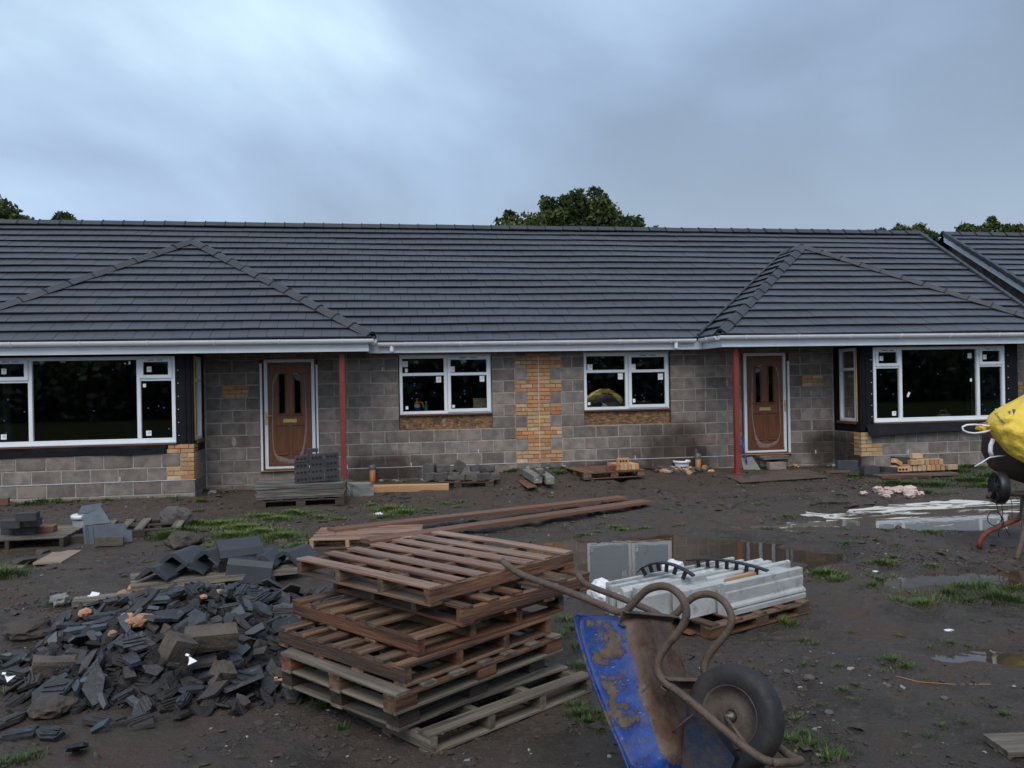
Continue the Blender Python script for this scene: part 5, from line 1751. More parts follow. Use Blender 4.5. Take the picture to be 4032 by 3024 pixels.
def bag():
    dp = 8.7
    VIEW = (at(2150, 1000, 1) - Vector(CAM)); VIEW.z = 0; VIEW.normalize(); RIGHT = VIEW.cross(UP)
    c = at(2236, 945, dp - .02)
    base = c.copy(); base.z = c.z - .3
    t = thing('bulk_bag', 'yellow bulk bag draped over the cement mixer drum', 'bag', base)
    # cloth traced in the view of the drum, puffed towards the photographer and wrapped round behind
    U_, V_ = 34, 26
    # left outline (x,y) from apex down to hem, right outline off-frame mirror
    left = [(2215, 850), (2190, 864), (2165, 876), (2148, 886), (2135, 898), (2128, 914), (2136, 930), (2147, 945), (2158, 960), (2170, 973), (2190, 983), (2212, 990)]
    vs, fs = [], []
    for j in range(V_ + 1):
        v = j / V_ * (len(left) - 1); i = min(int(v), len(left) - 2); f_ = v - i
        lx = left[i][0] * (1 - f_) + left[i + 1][0] * f_; ly = left[i][1] * (1 - f_) + left[i + 1][1] * f_
        rx = 2236 + (2236 - lx) * 1.0
        for k in range(U_ + 1):
            u = k / U_
            th = math.pi * u                     # half turn round the front
            xx = 2236 - (2236 - lx) * math.cos(th)
            puff = math.sin(th) * (.24 + .34 * min(1, (j / V_) * 2.4)) 
            yy = ly + 8 * math.sin(th) * (1 if j > 4 else .4)
            w = .016 * math.sin(u * 17 + j * .5) + .07 * abs(mnoise.noise(Vector((u * 7, j * .30, 1.3)))) + .03 * mnoise.noise(Vector((u * 16, j * .8, 4.3)))
            p = at(xx, yy, dp) - VIEW * (puff + w * 1.2)
            if j == V_:
                p += UP * (.035 * math.sin(u * 9))
            vs.append(p)
    for j in range(V_):
        for k in range(U_):
            a = j * (U_ + 1) + k
            fs.append((a, a + U_ + 1, a + U_ + 2, a + 1))
    b = MB().add(vs, fs)
    # back half so that the cloth is closed over the top
    o = b.build('cloth', 'bag', t, True)
    md = o.modifiers.new('thickness', 'SOLIDIFY'); md.thickness = .004
    n = (U_ + 1)
    bk = MB(); top = [vs[j * n] for j in range(V_ + 1)]; rt = [vs[j * n + U_] for j in range(V_ + 1)]
    vv, ff = [], []
    for j in range(V_ + 1):
        for k in range(7):
            q = k / 6
            vv.append(top[j].lerp(rt[j], q) + VIEW * (.35 * math.sin(math.pi * q) * min(1, j / V_ * 2)))
    for j in range(V_):
        for k in range(6):
            a = j * 7 + k; ff.append((a, a + 1, a + 8, a + 7))
    bk.add(vv, ff); o2 = bk.build('cloth_back', 'bag', t, True)
    # flap with white loop handles
    f = [(2106, 926), (2110, 917), (2130, 912), (2150, 906), (2157, 900), (2168, 905), (2160, 915), (2145, 926), (2128, 934)]
    q = MB(); pts = [at(x_, y_, dp - .12 - .02 * (i % 3)) for i, (x_, y_) in enumerate(f)]
    q.add(pts + [p + VIEW * .012 for p in pts], [tuple(range(9)), tuple(range(9, 18))[::-1]] + [(i, (i + 1) % 9, 9 + (i + 1) % 9, 9 + i) for i in range(9)])
    q.build('flap', 'bag', t)
    def strap(pts, w, nm='strap'):
        q = MB(); P_ = [at(*p, dp - .22) for p in pts]; vs_, fs_ = [], []
        for i, p in enumerate(P_):
            d = (P_[min(i + 1, len(P_) - 1)] - P_[max(i - 1, 0)]).normalized(); wv = d.cross(VIEW).normalized() * w
            vs_ += [p - wv, p + wv]
        for i in range(len(P_) - 1):
            fs_.append((2 * i, 2 * i + 1, 2 * i + 3, 2 * i + 2))
        q.add(vs_, fs_); o_ = q.build(nm, 'plastic_white', t, True); m_ = o_.modifiers.new('thickness', 'SOLIDIFY'); m_.thickness = .004
    strap([(2144, 928), (2128, 933), (2105, 936), (2090, 934), (2080, 929), (2079, 922), (2088, 918), (2105, 917), (2120, 918)], .009)
    strap([(2120, 918), (2133, 920), (2148, 922), (2152, 918)], .010)
    strap([(2146, 948), (2140, 962), (2139, 975), (2143, 985)], .020)
    strap([(2172, 984), (2152, 986), (2138, 988), (2122, 998), (2105, 1008)], .006)
    # printed word and mark
    cu = bpy.data.curves.new('lettering', 'FONT'); cu.body = 'Delivery'; cu.size = .07; cu.extrude = .001
    ob = bpy.data.objects.new('lettering_tmp', cu); COL.objects.link(ob)
    dg = bpy.context.evaluated_depsgraph_get(); me_ = bpy.data.meshes.new_from_object(ob.evaluated_get(dg)); bpy.data.objects.remove(ob)
    me_.materials.clear(); me_.materials.append(MATS['bag_print'])
    # lay the flat lettering on to the cloth by shooting it at the surface
    from mathutils.bvhtree import BVHTree
    bv = BVHTree.FromPolygons([tuple(v) for v in vs], fs)
    p0 = at(2172, 916, dp); e1 = (RIGHT * -.57 + UP * .82).normalized(); e2 = e1.cross(VIEW).normalized()   # the word runs up the bag
    for v in me_.vertices:
        w = p0 + e1 * v.co.x * .62 + e2 * v.co.y * .62
        d = (w - Vector(CAM)).normalized()
        h = bv.ray_cast(Vector(CAM), d)
        v.co = (h[0] - d * (.008 + v.co.z)) if h[0] is not None else w - VIEW * .3
    link('lettering', me_, t)
    for tri in (((2176, 889), (2184, 887), (2181, 896)), ((2186, 884), (2194, 884), (2190, 897)), ((2168, 896), (2169, 895), (2182, 908), (2181, 909))):
        q = MB(); pp = []
        for x_, y_ in tri:
            d = (at(x_, y_, dp) - Vector(CAM)).normalized(); h = bv.ray_cast(Vector(CAM), d)
            pp.append(h[0] - d * .008 if h[0] is not None else at(x_, y_, dp - .3))
        q.add(pp, [tuple(range(len(pp)))]); q.build('printed_mark', 'bag_print', t)
bag()

# ================================================================== broken tile heap
random.seed(33)
HC, HA, HB_, HH = (-4.35, -9.55), 1.55, 1.75, .30
def mound(x, y):
    u, v = (x - HC[0]), (y - HC[1])
    t = .35
    a = u * math.cos(t) + v * math.sin(t); b = -u * math.sin(t) + v * math.cos(t)
    r = math.hypot(a / 1.25, b / 1.55) + .25 * float(vnoise(x, y, .5))
    return HH * float(1 - sst(.1, 1.05, r)) + .05 * float(vnoise(x, y, .3)) * float(1 - sst(.6, 1.1, r))
def hz(x, y):
    return max(ground_at(x, y), -.275) + max(0.0, mound(x, y))
def shard_mesh(size, mat, k, ribs=False, thick=None):
    n = random.choice((4, 4, 5, 5, 6))
    a0 = random.uniform(0, 6.28)
    asp = random.uniform(.34, .8)
    poly = []
    for i in range(n):
        a = a0 + 2 * math.pi * (i + random.uniform(-.28, .28)) / n
        r = size * random.uniform(.65, 1.1)
        poly.append((r * math.cos(a), r * asp * math.sin(a)))
    th = thick or random.uniform(.016, .026)
    top = [(p[0] * random.uniform(.93, .99), p[1] * random.uniform(.93, .99)) for p in poly]
    b = MB(); b.prism(poly, th, Matrix.Translation((0, 0, -th / 2)), top)
    if ribs:
        for q in (-.3, 0, .28):
            b.box((0, q * size * asp, th / 2 + .004), (size * 1.0, .014, .012), Matrix.Rotation(random.uniform(-.1, .1), 3, 'Z'))
    return b.mesh('tile_shard', mat)
SH = {}
for mt, cnt in (('shard', 22), ('shard_blue', 8), ('shard_brown', 12)):
    SH[mt] = [shard_mesh(1.0 * random.uniform(.06, .16), mt, k, mt != 'shard_blue' and k % 3 == 0) for k in range(cnt)]
def normal_rot(x, y, tilt, spin=None):
    e_ = .06
    nx, ny = (hz(x - e_, y) - hz(x + e_, y)) / (2 * e_), (hz(x, y - e_) - hz(x, y + e_)) / (2 * e_)
    n = Vector((nx, ny, 1)).normalized()
    n = (n + Vector((random.gauss(-.08, tilt), random.gauss(-.18, tilt), 0))).normalized()
    return n.to_track_quat('Z', 'Y') @ Quaternion((0, 0, 1), spin if spin is not None else random.uniform(0, 6.28))
# under-layer nobody could count
ul = MB()
def in_heap(x, y, m_=.99):
    return mound(x, y) > .012 and not (x > -3.45 and y < -10.2)
cnt = 0
while cnt < 2400:
    x, y = random.uniform(-6.2, -2.9), random.uniform(-11.4, -7.8)
    if not in_heap(x, y):
        continue
    cnt += 1
    me_ = random.choice(SH[random.choice(('shard', 'shard', 'shard_brown'))])
    q = normal_rot(x, y, .6)
    z = hz(x, y) - random.uniform(0, .05)
    sc = random.uniform(.4, .9)
    o_ = len(ul.v)
    for v in me_.vertices:
        p = q @ (v.co * sc); ul.v.append((p.x + x, p.y + y, p.z + z))
    for f_ in me_.polygons:
        ul.f.append(tuple(i + o_ for i in f_.vertices))
tag(ul.build('tile_rubble', 'heap_gap_dark'), 'mass of small dark roof tile fragments under the heap', 'rubble', kind='stuff')
sb = MB()
n = 44
vs = []
for i in range(n + 1):
    for j in range(n + 1):
        x, y = -6.3 + 3.6 * i / n, -11.6 + 4.0 * j / n
        vs.append((x, y, min(hz(x, y), ground_at(x, y) + max(0, mound(x, y) - .03)) - (.02 if mound(x, y) < .02 else .0)))
sb.add(vs, [(i * (n + 1) + j, (i + 1) * (n + 1) + j, (i + 1) * (n + 1) + j + 1, i * (n + 1) + j + 1) for i in range(n) for j in range(n)])
tag(sb.build('spoil_mound', 'heap_gap_dark', None, True), kind='structure')
cnt = 0
placed = []
tries = 0
while cnt < 275 and tries < 20000:
    tries += 1
    x, y = random.uniform(-6.0, -2.9), random.uniform(-11.5, -7.9)
    edge = mound(x, y)
    if not in_heap(x, y) and random.random() > .02:
        continue
    if edge <= .0 and (x > -3.6 or y > -9 or x < -6):
        continue
    if any((x - a) ** 2 + (y - b) ** 2 < .0052 for a, b in placed):
        continue
    placed.append((x, y))
    mt = random.choices(('shard', 'shard_blue', 'shard_brown'), (.56, .20, .24))[0]
    me_ = random.choice(SH[mt])
    o = link('tile_shard', me_)
    big = random.random() < .12
    sc = random.uniform(.6, 1.12) * (1.4 if big else 1)
    setloc(o, (x, y, hz(x, y) + .02 + random.uniform(0, .03)), normal_rot(x, y, .34), (sc, sc, 1))
    tag(o, {'shard': 'dark grey broken roof tile shard lying in the rubble heap', 'shard_blue': 'blue grey broken tile piece showing its smooth wet face in the rubble heap', 'shard_brown': 'brownish broken roof tile piece, underside up, in the rubble heap'}[mt],
        'tile shard', {'shard': 'dark tile shards in the heap', 'shard_blue': 'smooth blue grey tile shards in the heap', 'shard_brown': 'brownish tile shards in the heap'}[mt])
    cnt += 1
# larger single pieces in the heap
def rough_block(name, c, s, rot, mat, lab, cat, group=None, amp=.10, seed=0):
    bm = bmesh.new(); bmesh.ops.create_cube(bm, size=1.0)
    bmesh.ops.subdivide_edges(bm, edges=bm.edges[:], cuts=3, use_grid_fill=True)
    for v in bm.verts:
        p = v.co.copy()
        k = mnoise.noise(p * 2.3 + Vector((seed * 3.1, seed, 5))) + .5 * mnoise.noise(p * 5 + Vector((seed, 2, seed)))
        v.co = Vector((p.x * s[0], p.y * s[1], p.z * s[2])) * (1 + amp * k)
        r = max(abs(p.x), abs(p.y), abs(p.z))
        if sum(abs(q) > .49 for q in p) >= 2:
            v.co *= .965
    me_ = bpy.data.meshes.new(name); bm.to_mesh(me_); bm.free(); me_.materials.append(MATS[mat])
    o = link(name, me_)
    setloc(o, c, rot)
    return tag(o, lab, cat, group)
def hp(x, y, up=.0):
    """pixel -> point on the heap surface"""
    z = -.2
    for _ in range(6):
        P = PZ(x, y, z); z = hz(P[0], P[1]) + up
    return Vector(P)
p = hp(455, 1398); rough_block('concrete_block', p + Vector((0, .02, .05)), (.30, .12, .12), (.35, .05, .30), 'rubble_block', 'long brown broken block across the right of the tile heap', 'block', seed=1)
p = hp(385, 1410); rough_block('concrete_block', p + Vector((0, 0, .03)), (.15, .13, .13), (.3, .4, .75), 'rubble_block', 'square brown block lump left of the long block in the heap', 'block', seed=2)
p = hp(478, 1470); rough_block('concrete_block', p + Vector((0, 0, .03)), (.11, .11, .13), (.5, .3, .6), 'rubble_block', 'small rough brown cube tipped on its corner in the heap', 'block', seed=3)
p = hp(118, 1450); rough_block('concrete_block', p + Vector((0, 0, .03)), (.24, .12, .10), (.1, .15, .35), 'rubble_block', 'mossy broken block at the left of the tile heap', 'block', seed=4, amp=.16)
p = hp(65, 1370); crumple('clay_lump', (p.x, p.y, p.z + .03), .16, 'mud_clod', 'reddish clay lump beside the left edge of the heap', 'lump', 3, .5, .3, 5)
p = hp(130, 1305); crumple('stone', (p.x, p.y, p.z + .03), .08, 'stone_grey', 'grey stone by the grass left of the heap', 'stone', 3, .8, .35, 6)
p = hp(112, 1535); crumple('clay_lump', (p.x, p.y, p.z + .02), .11, 'mud_clod', 'brown mud lump at the front left foot of the heap', 'lump', 3, .5, .35, 9)
for i, (x, y, r, lab) in enumerate(((275, 1345, .045, 'round lump of orange foam on the tile heap'), (305, 1352, .06, 'curled piece of orange foam in the middle of the heap'), (325, 1275, .06, 'orange foam scrap along the back plank of the heap'), (290, 1278, .055, 'orange foam scrap at the back left of the heap'),
                                     (265, 1292, .05, 'orange foam lump by the white chip'), (385, 1268, .05, 'orange foam strip on the plank behind the heap'), (474, 1292, .04, 'small orange foam nugget at the right of the heap'), (185, 1335, .05, 'pinkish foam scraps at the left edge of the heap'), (244, 1380, .028, 'little orange foam nugget low on the heap'), (440, 1300, .025, 'tiny foam crumb near the top of the heap'))):
    p = hp(x, y); crumple('foam_scrap', (p.x, p.y, p.z + .035), r, 'foam', lab, 'foam', 3, .7, .28, i + 11, sc=(1.5 if i in (1, 2, 5) else 1, 1, 1), rot=i * .7)
def chip(x, y, pts, rot, lab, mat='plastic_white', s=.042, nm='plastic_chip'):
    p = hp(x, y); b = MB(); b.prism([(a * s, c * s) for a, c in pts], .006)
    b.box((pts[0][0] * s, pts[0][1] * s, .01), (.02, .012, .02))
    o = b.build(nm, mat); setloc(o, p + Vector((0, 0, .055)), rot); tag(o, lab, 'plastic chip', 'white plastic chips')
chip(413, 1448, [(-.6, .5), (.9, .1), (-.1, -.7), (-.2, 0)], (1.0, .2, -.3), 'white plastic bracket chip in the front of the heap')
chip(20, 1484, [(-.7, .5), (-.2, .1), (.8, .3), (-.1, -.7)], (.9, .1, .2), 'white plastic bracket chip at the far left edge of the heap')
chip(203, 1300, [(-.5, -.4), (.5, -.2), (.6, .4), (-.3, .5)], (.6, .2, .2), 'white broken chip beside orange foam at the back left of the heap', 'sticker', .07)
chip(608, 1490, [(-.5, .1), (.5, .3), (.3, -.3)], (.2, 0, .2), 'pale splinter by the grass at the foot of the pallets', 'wood_pale', .06, 'splinter')
# loose shards in front
for i, (x, y, s, lab) in enumerate(((45, 1590, 1.3, 'large loose shard on bare mud at bottom left'), (25, 1560, 1.2, 'flat loose shard behind the one at bottom left'), (235, 1560, 1.4, 'ribbed loose tile piece at the front of the heap'), (300, 1565, 1.0, 'smaller ribbed piece at the front of the heap'))):
    p = hp(x, y); o = link('tile_shard', SH['shard_brown' if i else 'shard'][(0, 3, 0, 6)[i]]); setloc(o, p + Vector((0, 0, .012)), (random.uniform(-.1, .1), random.uniform(-.1, .1), i * 1.3), (s, s, 1)); tag(o, lab, 'tile shard')

# ---- planks with whole ridge tiles behind the heap
ZB = -.165
A = Vector(PZ(283, 1266, ZB)); B = Vector(PZ(650, 1226, ZB))
BD = (B - A); BD.z = 0; BL = BD.length; BD.normalize(); BY = UP.cross(BD)
for dy, lab in ((.10, 'weathered board behind the heap carrying dark ridge tiles'), (.42, 'second board behind the heap under the ridge tiles')):
    o = link('board', plank_mesh(BL, .24, .05, 'wood_grey', 'board'), None); mid = (A + B) / 2 + BY * dy
    setloc(o, (mid.x, mid.y, ZB - .025), (0, 0, math.atan2(BD.y, BD.x))); tag(o, lab, 'board')
for u in (.2, .8):
    mid = A.lerp(B, u) + BY * .25
    o = link('timber_bearer', plank_mesh(.6, .09, .075, 'wood_dark', 'timber_bearer'), None); setloc(o, (mid.x, mid.y, ZB - .088), (0, 0, math.atan2(BY.y, BY.x))); tag(o, 'dark bearer under the %s end of the ridge tile boards' % ('left' if u < .5 else 'right'), 'timber')
A2 = hp(185, 1315); o = link('board', plank_mesh(1.2, .2, .045, 'wood_grey', 'board'), None); setloc(o, (A2.x + .45, A2.y + .25, A2.z + .03), (0, 0, .2)); tag(o, 'grey board half buried at the back left of the heap', 'board')
_b = MB(); vtile(_b, .40, .15, .095, .022); BIGR = _b.mesh('ridge_tile', 'shard'); BIGR.materials.clear(); BIGR.materials.append(MATS['slate_board'] if False else MATS['ridge'])
def rtile(u, v, lift, yaw, lab, rx=0.0, ry=0.0):
    p = A + BD * u + BY * v; o = link('ridge_tile', BIGR); an_ = math.atan2(BD.y, BD.x)
    setloc(o, (p.x, p.y, ZB + lift), (rx, ry, an_ + yaw)); tag(o, lab, 'ridge tile', 'whole ridge tiles behind the heap')
for a_ in ((.16, .03, .135, 1.05, 'leftmost dark ridge tile on the board'), (.46, .10, .135, 1.25, 'ridge tile showing its arched end near the front of the board'), (.34, .16, .215, 1.0, 'ridge tile bridging the two leftmost ridge tiles'),
           (.62, .18, .21, .9, 'ridge tile lying on the second and the upright ones'), (.74, .12, .17, .15, 'ridge tile standing on edge in the middle of the board', 1.25, .0), (.80, .05, .12, -.25, 'ridge tile tipped against the upright one', .75, .15),
           (1.08, .05, .14, 1.15, 'ridge tile right of the upright one with pale wet top'), (1.32, .12, .14, .85, 'rightmost ridge tile on the board', .1)):
    rtile(*a_)

# ================================================================== left group by the bay
def slab_on(name, pts, o, n, th, mat, lab, cat, group=None, kids=None):
    """flat sheet whose outline lies in the plane (o, n), with real thickness"""
    n = Vector(n).normalized()
    P_ = [onplane(x, y, o, n) for x, y in pts]
    k = len(P_)
    b = MB().add(P_ + [p + n * th for p in P_], [tuple(range(k)), tuple(range(k, 2 * k))[::-1]] + [(i, k + i, k + (i + 1) % k, (i + 1) % k) for i in range(k)])
    ob = b.build(name, mat)
    return tag(ob, lab, cat, group)
zz = lambda x, y: (x * .2893 / DS, (1980 + y * .2893) / DS)
pg = g3(*zz(640, 640))
pl1 = g3(*zz(120, 645))
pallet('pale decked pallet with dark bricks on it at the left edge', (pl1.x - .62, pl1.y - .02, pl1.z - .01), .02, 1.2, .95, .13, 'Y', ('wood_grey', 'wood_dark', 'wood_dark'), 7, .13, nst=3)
zt_ = pl1.z + .12
def brick_obj(c, rz, mat, lab, group=None, rx=0.0, ry=0.0, s=(.215, .1025, .065), holes=False, face='y'):
    t_ = MB().box((0, 0, 0), s, None, .004).mesh('brick', mat)
    o = link('brick', t_); setloc(o, c, (rx, ry, rz)); tag(o, lab, 'brick', group)
    if holes:
        for k in (-1, 0, 1):
            q = MB(); q.lathe([(0, 0), (.020, 0), (.020, .0025), (0, .0025)], 14, Matrix.Translation((k * .055, -s[1] / 2 - .0005, 0)) @ Matrix.Rotation(math.pi / 2, 4, 'X'))
            q.build('perforation', 'clip', o, False, False)
    return o
for x, y, dz, rz, lab in ((130, 385, .05, .0, 'dark brick at the bottom left of the little stack on the pallet'), (330, 385, .05, .05, 'dark brick at the bottom right of the little stack on the pallet'), (130, 300, .15, -.05, 'dark brick on the left of the second layer of the little stack'), (360, 280, .15, .05, 'dark brick on the right of the second layer of the little stack'), (330, 200, .25, .1, 'single dark brick crowning the little stack')):
    p = PZ(*zz(x, y), zt_ + dz); brick_obj((p[0], p[1] + .1, zt_ + dz), rz, 'dark_brick', lab, 'dark bricks on the left pallet', s=(.215, .16, .098))
p = PZ(*zz(530, 370), zt_ + .04); brick_obj((p[0], p[1] + .08, zt_ + .04), .08, 'red_brick', 'red brown brick lying at the right of the left pallet', s=(.30, .18, .075))
p = g3(*zz(930, 470)); o = link('board', plank_mesh(.5, .42, .03, 'wood_dark', 'board'), None); setloc(o, (p.x - .05, p.y + .12, p.z + .10), (.12, -.1, -.1)); tag(o, 'dark warped board between the left pallet and the bucket', 'board')
p = g3(*zz(960, 560)); o = link('timber_offcut', plank_mesh(.5, .16, .10, 'wood_dark', 'timber_offcut'), None); setloc(o, (p.x + .05, p.y + .08, p.z + .04), (0, 0, .0)); tag(o, 'dark timber baulk lying in front of the bucket', 'timber')
# bucket
def bucket(c, r, h, lab, grey=True, fill=False):
    t = thing('bucket', lab, 'bucket', c)
    b = MB(); b.lathe([(0, 0), (r * .82, 0), (r * .84, .01), (r * .98, h), (r * .95, h), (r * .8, .02), (0, .02)], 32); b.build('body', 'bucket_grey' if grey else 'plastic_white', t, True, False)
    b = MB(); b.lathe([(r * .97, h - .035), (r * 1.06, h - .035), (r * 1.07, h), (r * 1.02, h + .012), (r * .97, h)], 32, None, True)
    if grey:
        b.lathe([(r * 1.0, h + .006), (0, h + .006)], 32)
    b.build('lid' if grey else 'rim_band', 'plastic_white', t, True, False)
    if grey:
        b = MB(); b.lathe([(r * .88, h * .12), (r * .935, h * .5)], 32); b.build('label_wrap', 'bucket_label', t, True, False)
    if fill:
        b = MB(); b.lathe([(r * .93, h * .8), (r * .5, h * .86), (0, h * .82)], 20); b.build('hardened_mortar', 'foam', t, True, False)
    return t
p = g3(*zz(1110, 470)); bucket((p.x + .02, p.y + .06, p.z), .145, .265, 'grey plastic bucket with white lid and blue label behind the slate sheets')
nn_ = (VIEW * .93 - UP * .22 + RIGHT * -.1).normalized()
bp_ = g3(*zz(1480, 560)); bp_ = bp_ + Vector((0, 0, .0))
o = slab_on('slate_sheet', [zz(*q) for q in ((1128, 318), (1690, 275), (1722, 365), (1790, 368), (1806, 525), (1640, 548), (1285, 592), (1150, 588))], bp_, nn_, .018, 'slate_board', 'upright blue grey slate sheet propped with a brick at its foot', 'slate')
q = MB()
for x in (1165, 1190, 1262):
    a_, b_ = onplane(*zz(x, 322), bp_, nn_), onplane(*zz(x + 22, 585), bp_, nn_)
    q.tube([a_ - nn_ * .004, b_ - nn_ * .004], .005, 5)
q.build('rib', 'slate_board', o)
bp2 = bp_ + VIEW * .12
slab_on('slate_sheet', [zz(*q) for q in ((1100, 190), (1375, 55), (1420, 120), (1510, 268), (1150, 310))], bp2, (VIEW * .85 - UP * .5).normalized(), .016, 'slate_board', 'slate sheet leaning above the upright one, sloping left edge', 'slate')
slab_on('slate_sheet', [zz(*q) for q in ((1110, 42), (1392, -2), (1372, 60), (1185, 140), (1055, 152))], bp2 + VIEW * .10, (VIEW * .7 - UP * .7).normalized(), .016, 'slate_board', 'rearmost slate sheet lying over the bucket lid', 'slate')
p = g3(*zz(1480, 600)); rough_block('brick', (p.x, p.y + .03, p.z + .06), (.31, .09, .105), (-.1, .04, .12), 'rubble_block', 'rough brown brick set against the foot of the slate sheet', 'brick', amp=.06, seed=8)
p = g3(*zz(1830, 480)); pallet('dark broken pallet behind the slate sheets', (p.x - .42, p.y - .05, p.z - .01), .12, .95, .9, .12, 'B', ('wood_grey', 'wood_dark', 'wood_dark'), 5, .11, missing=(3,))
slab_on('paving_slab', [zz(*q) for q in ((445, 815), (760, 648), (1115, 640), (835, 800))], g3(*zz(780, 720), .03), Vector((0, 0, -1)), .022, 'slab', 'pale square slab lying flat on the mud', 'slab')
p = g3(375, 1138); crumple('boulder', (p.x, p.y + .12, p.z + .1), .2, 'rock', 'rounded dark boulder beside the broken pallet', 'boulder', 3, .8, .25, 4)
p = g3(400, 1165); o = MB().box((0, 0, 0), (.17, .10, .05), None, .006).build('brick', 'slab'); setloc(o, (p.x + .1, p.y, p.z + .02), (0, .1, .4)); tag(o, 'small pale brick end in the grass below the boulder', 'brick')
p = g3(25, 1085); rough_block('brick', (p.x - .05, p.y - .35, p.z + .05), (.3, .16, .12), (0, 0, .2), 'red_brick', 'brown block in front of the left bay wall', 'block', seed=5, amp=.07)
p = g3(20, 1232); o = link('board', plank_mesh(.55, .12, .03, 'wood_grey', 'board'), None); setloc(o, (p.x - .15, p.y, p.z + .015), (0, 0, .1)); tag(o, 'pale short board at the left edge below the slab', 'board')
for x, y, lab, s in ((42, 1222, 'white scrap on the mud at the left edge', .04), (818, 1112, 'torn white plastic scrap on the grass before the brick stack', .07), (805, 1118, 'small white scrap beside the torn plastic', .03)):
    p = g3(x, y); crumple('plastic_scrap', (p.x, p.y, p.z + .01), s, 'plastic_white', lab, 'scrap', 3, .3, .5, int(x))
p = g3(450, 1160); crumple('soil_lump', (p.x - .2, p.y - .35, p.z + .03), .2, 'mud_clod', 'dark soil lump between the boulder and the ridge tiles', 'lump', 3, .5, .3, 14)

# ================================================================== along the wall
# engineering bricks on boards on a pallet
pf = g3(553, 1100); pr_ = g3(742, 1098)
L = (pr_ - pf).length
an = .05
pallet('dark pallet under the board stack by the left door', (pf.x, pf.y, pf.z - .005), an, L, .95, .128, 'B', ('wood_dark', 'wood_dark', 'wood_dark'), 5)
ex = Vector((math.cos(an), math.sin(an), 0)); ey = Vector((-math.sin(an), math.cos(an), 0))
z0 = pf.z + .125
for k in range(7):
    th = .031
    o = link('board', plank_mesh(L + random.uniform(-.04, .02), .9, th, 'wood_teal', 'board'), None)
    c_ = pf + ex * (L / 2 + random.uniform(-.02, .02)) + ey * (.47 + random.uniform(-.01, .01)); setloc(o, (c_.x, c_.y, z0 + th * (k + .5) + .0), (0, 0, an + random.uniform(-.008, .008)))
    tag(o, f'weathered board, {("lowest", "second from the bottom", "third from the bottom", "fourth from the bottom", "third from the top", "second from the top", "topmost")[k]} of the stack under the dark bricks', 'board', 'boards under the dark bricks')
zt = z0 + 7 * .031 + .002
bl_ = pf + ex * (L - .735) + ey * .15
cnt = 0
RW, CLN = ('bottom', 'second', 'third', 'top'), ('left', 'middle', 'right')
for r in range(4):
    for cI in range(3):
        c_ = bl_ + ex * (.112 + cI * .222 + random.uniform(-.003, .003)) + ey * random.uniform(-.004, .004)
        brick_obj((c_.x, c_.y, zt + .053 + r * .1045 + cI * .012), an, 'dark_brick', f'dark perforated brick in the {RW[r]} row, {CLN[cI]} column of the stack', 'dark perforated bricks', s=(.215, .065, .1025), holes=True, ry=-.055)
        c2 = c_ + ey * .07
        brick_obj((c2.x, c2.y, zt + .053 + r * .1045 + cI * .012), an, 'dark_brick', 'dark brick hidden in the back of the perforated stack', 'rear bricks of the dark stack', s=(.215, .065, .1025), ry=-.055)
c_ = bl_ + ex * .28 + ey * .04; brick_obj((c_.x, c_.y, zt + .053 + 4 * .1045 + .015), an, 'shard_blue', 'single blue grey brick lying on top of the dark perforated stack', s=(.16, .10, .06))
# blocks on the boards left of the stack and under the threshold
p = g3(620, 1045)
for x, y, w, h, lab in ((655, 1040, .30, .22, 'pale square block on end beside the dark brick stack'), (608, 1046, .21, .11, 'rough crumbling block below the left door'), (575, 1048, .22, .08, 'low crumbling mortar lump below the left door')):
    p = onY(x * DS, y * DS, -.45); rough_block('concrete_block', (p[0], -.42, ground_at(p[0], -.42) + h / 2 + .03), (w, .2, h), (0, 0, .05), 'stone_grey', lab, 'block', amp=.07, seed=int(x))
p = g3(778, 1072); rough_block('stone_block', (p.x, p.y + .12, p.z + .10), (.36, .30, .21), (.05, .05, .35), 'stone_grey', 'pale squared stone between the brick stack and the clay pipe', 'stone', amp=.14, seed=6)
p = g3(752, 1066); rough_block('stone_block', (p.x, p.y + .1, p.z + .10), (.2, .2, .2), (.3, .4, .3), 'rubble_block', 'dark broken stone squeezed beside the brick stack', 'stone', amp=.15, seed=9)
for k in range(14):
    x, y = random.uniform(745, 880), random.uniform(1068, 1090)
    p = g3(x, y); o = link('slate_chip', random.choice(SH['shard_brown'])); setloc(o, p + Vector((0, 0, .012)), (random.uniform(-.3, .3), random.uniform(-.3, .3), k), (.8, .8, 1)); tag(o, 'dark slate chip scattered by the squared stone', 'slate chip', 'slate chips by the squared stone')
A = g3(800, 1063); B = g3(970, 1058); d = B - A
o = link('timber', plank_mesh(d.length, .1, .115, 'wood_pale', 'timber'), None); setloc(o, (A + B) / 2 + Vector((0, .03, .045)), (0.1, 0, math.atan2(d.y, d.x))); tag(o, 'raw pale split timber on the ground below the left window', 'timber')
A = g3(840, 1054); o = link('timber_offcut', plank_mesh(.34, .07, .05, 'wood_pale', 'timber_offcut'), None); setloc(o, A + Vector((.1, .1, .02)), (0, 0, 0)); tag(o, 'short pale offcut behind the split timber', 'timber')
def pipe(c, h, lab):
    t = thing('drain_pipe', lab, 'pipe', c)
    b = MB(); b.lathe([(0, -.1), (.055, -.1), (.055, h), (.05, h), (.05, 0), (0, 0)], 24); b.build('pipe', 'clay_pipe', t, True, False)
    b = MB(); b.lathe([(.058, h - .03), (.062, h + .0), (.066, h + .03), (.05, h + .07), (0, h + .075)], 16)
    b.v = jit(b.v, .008); b.build('wrapped_cap', 'pipe_cap', t, True, False)
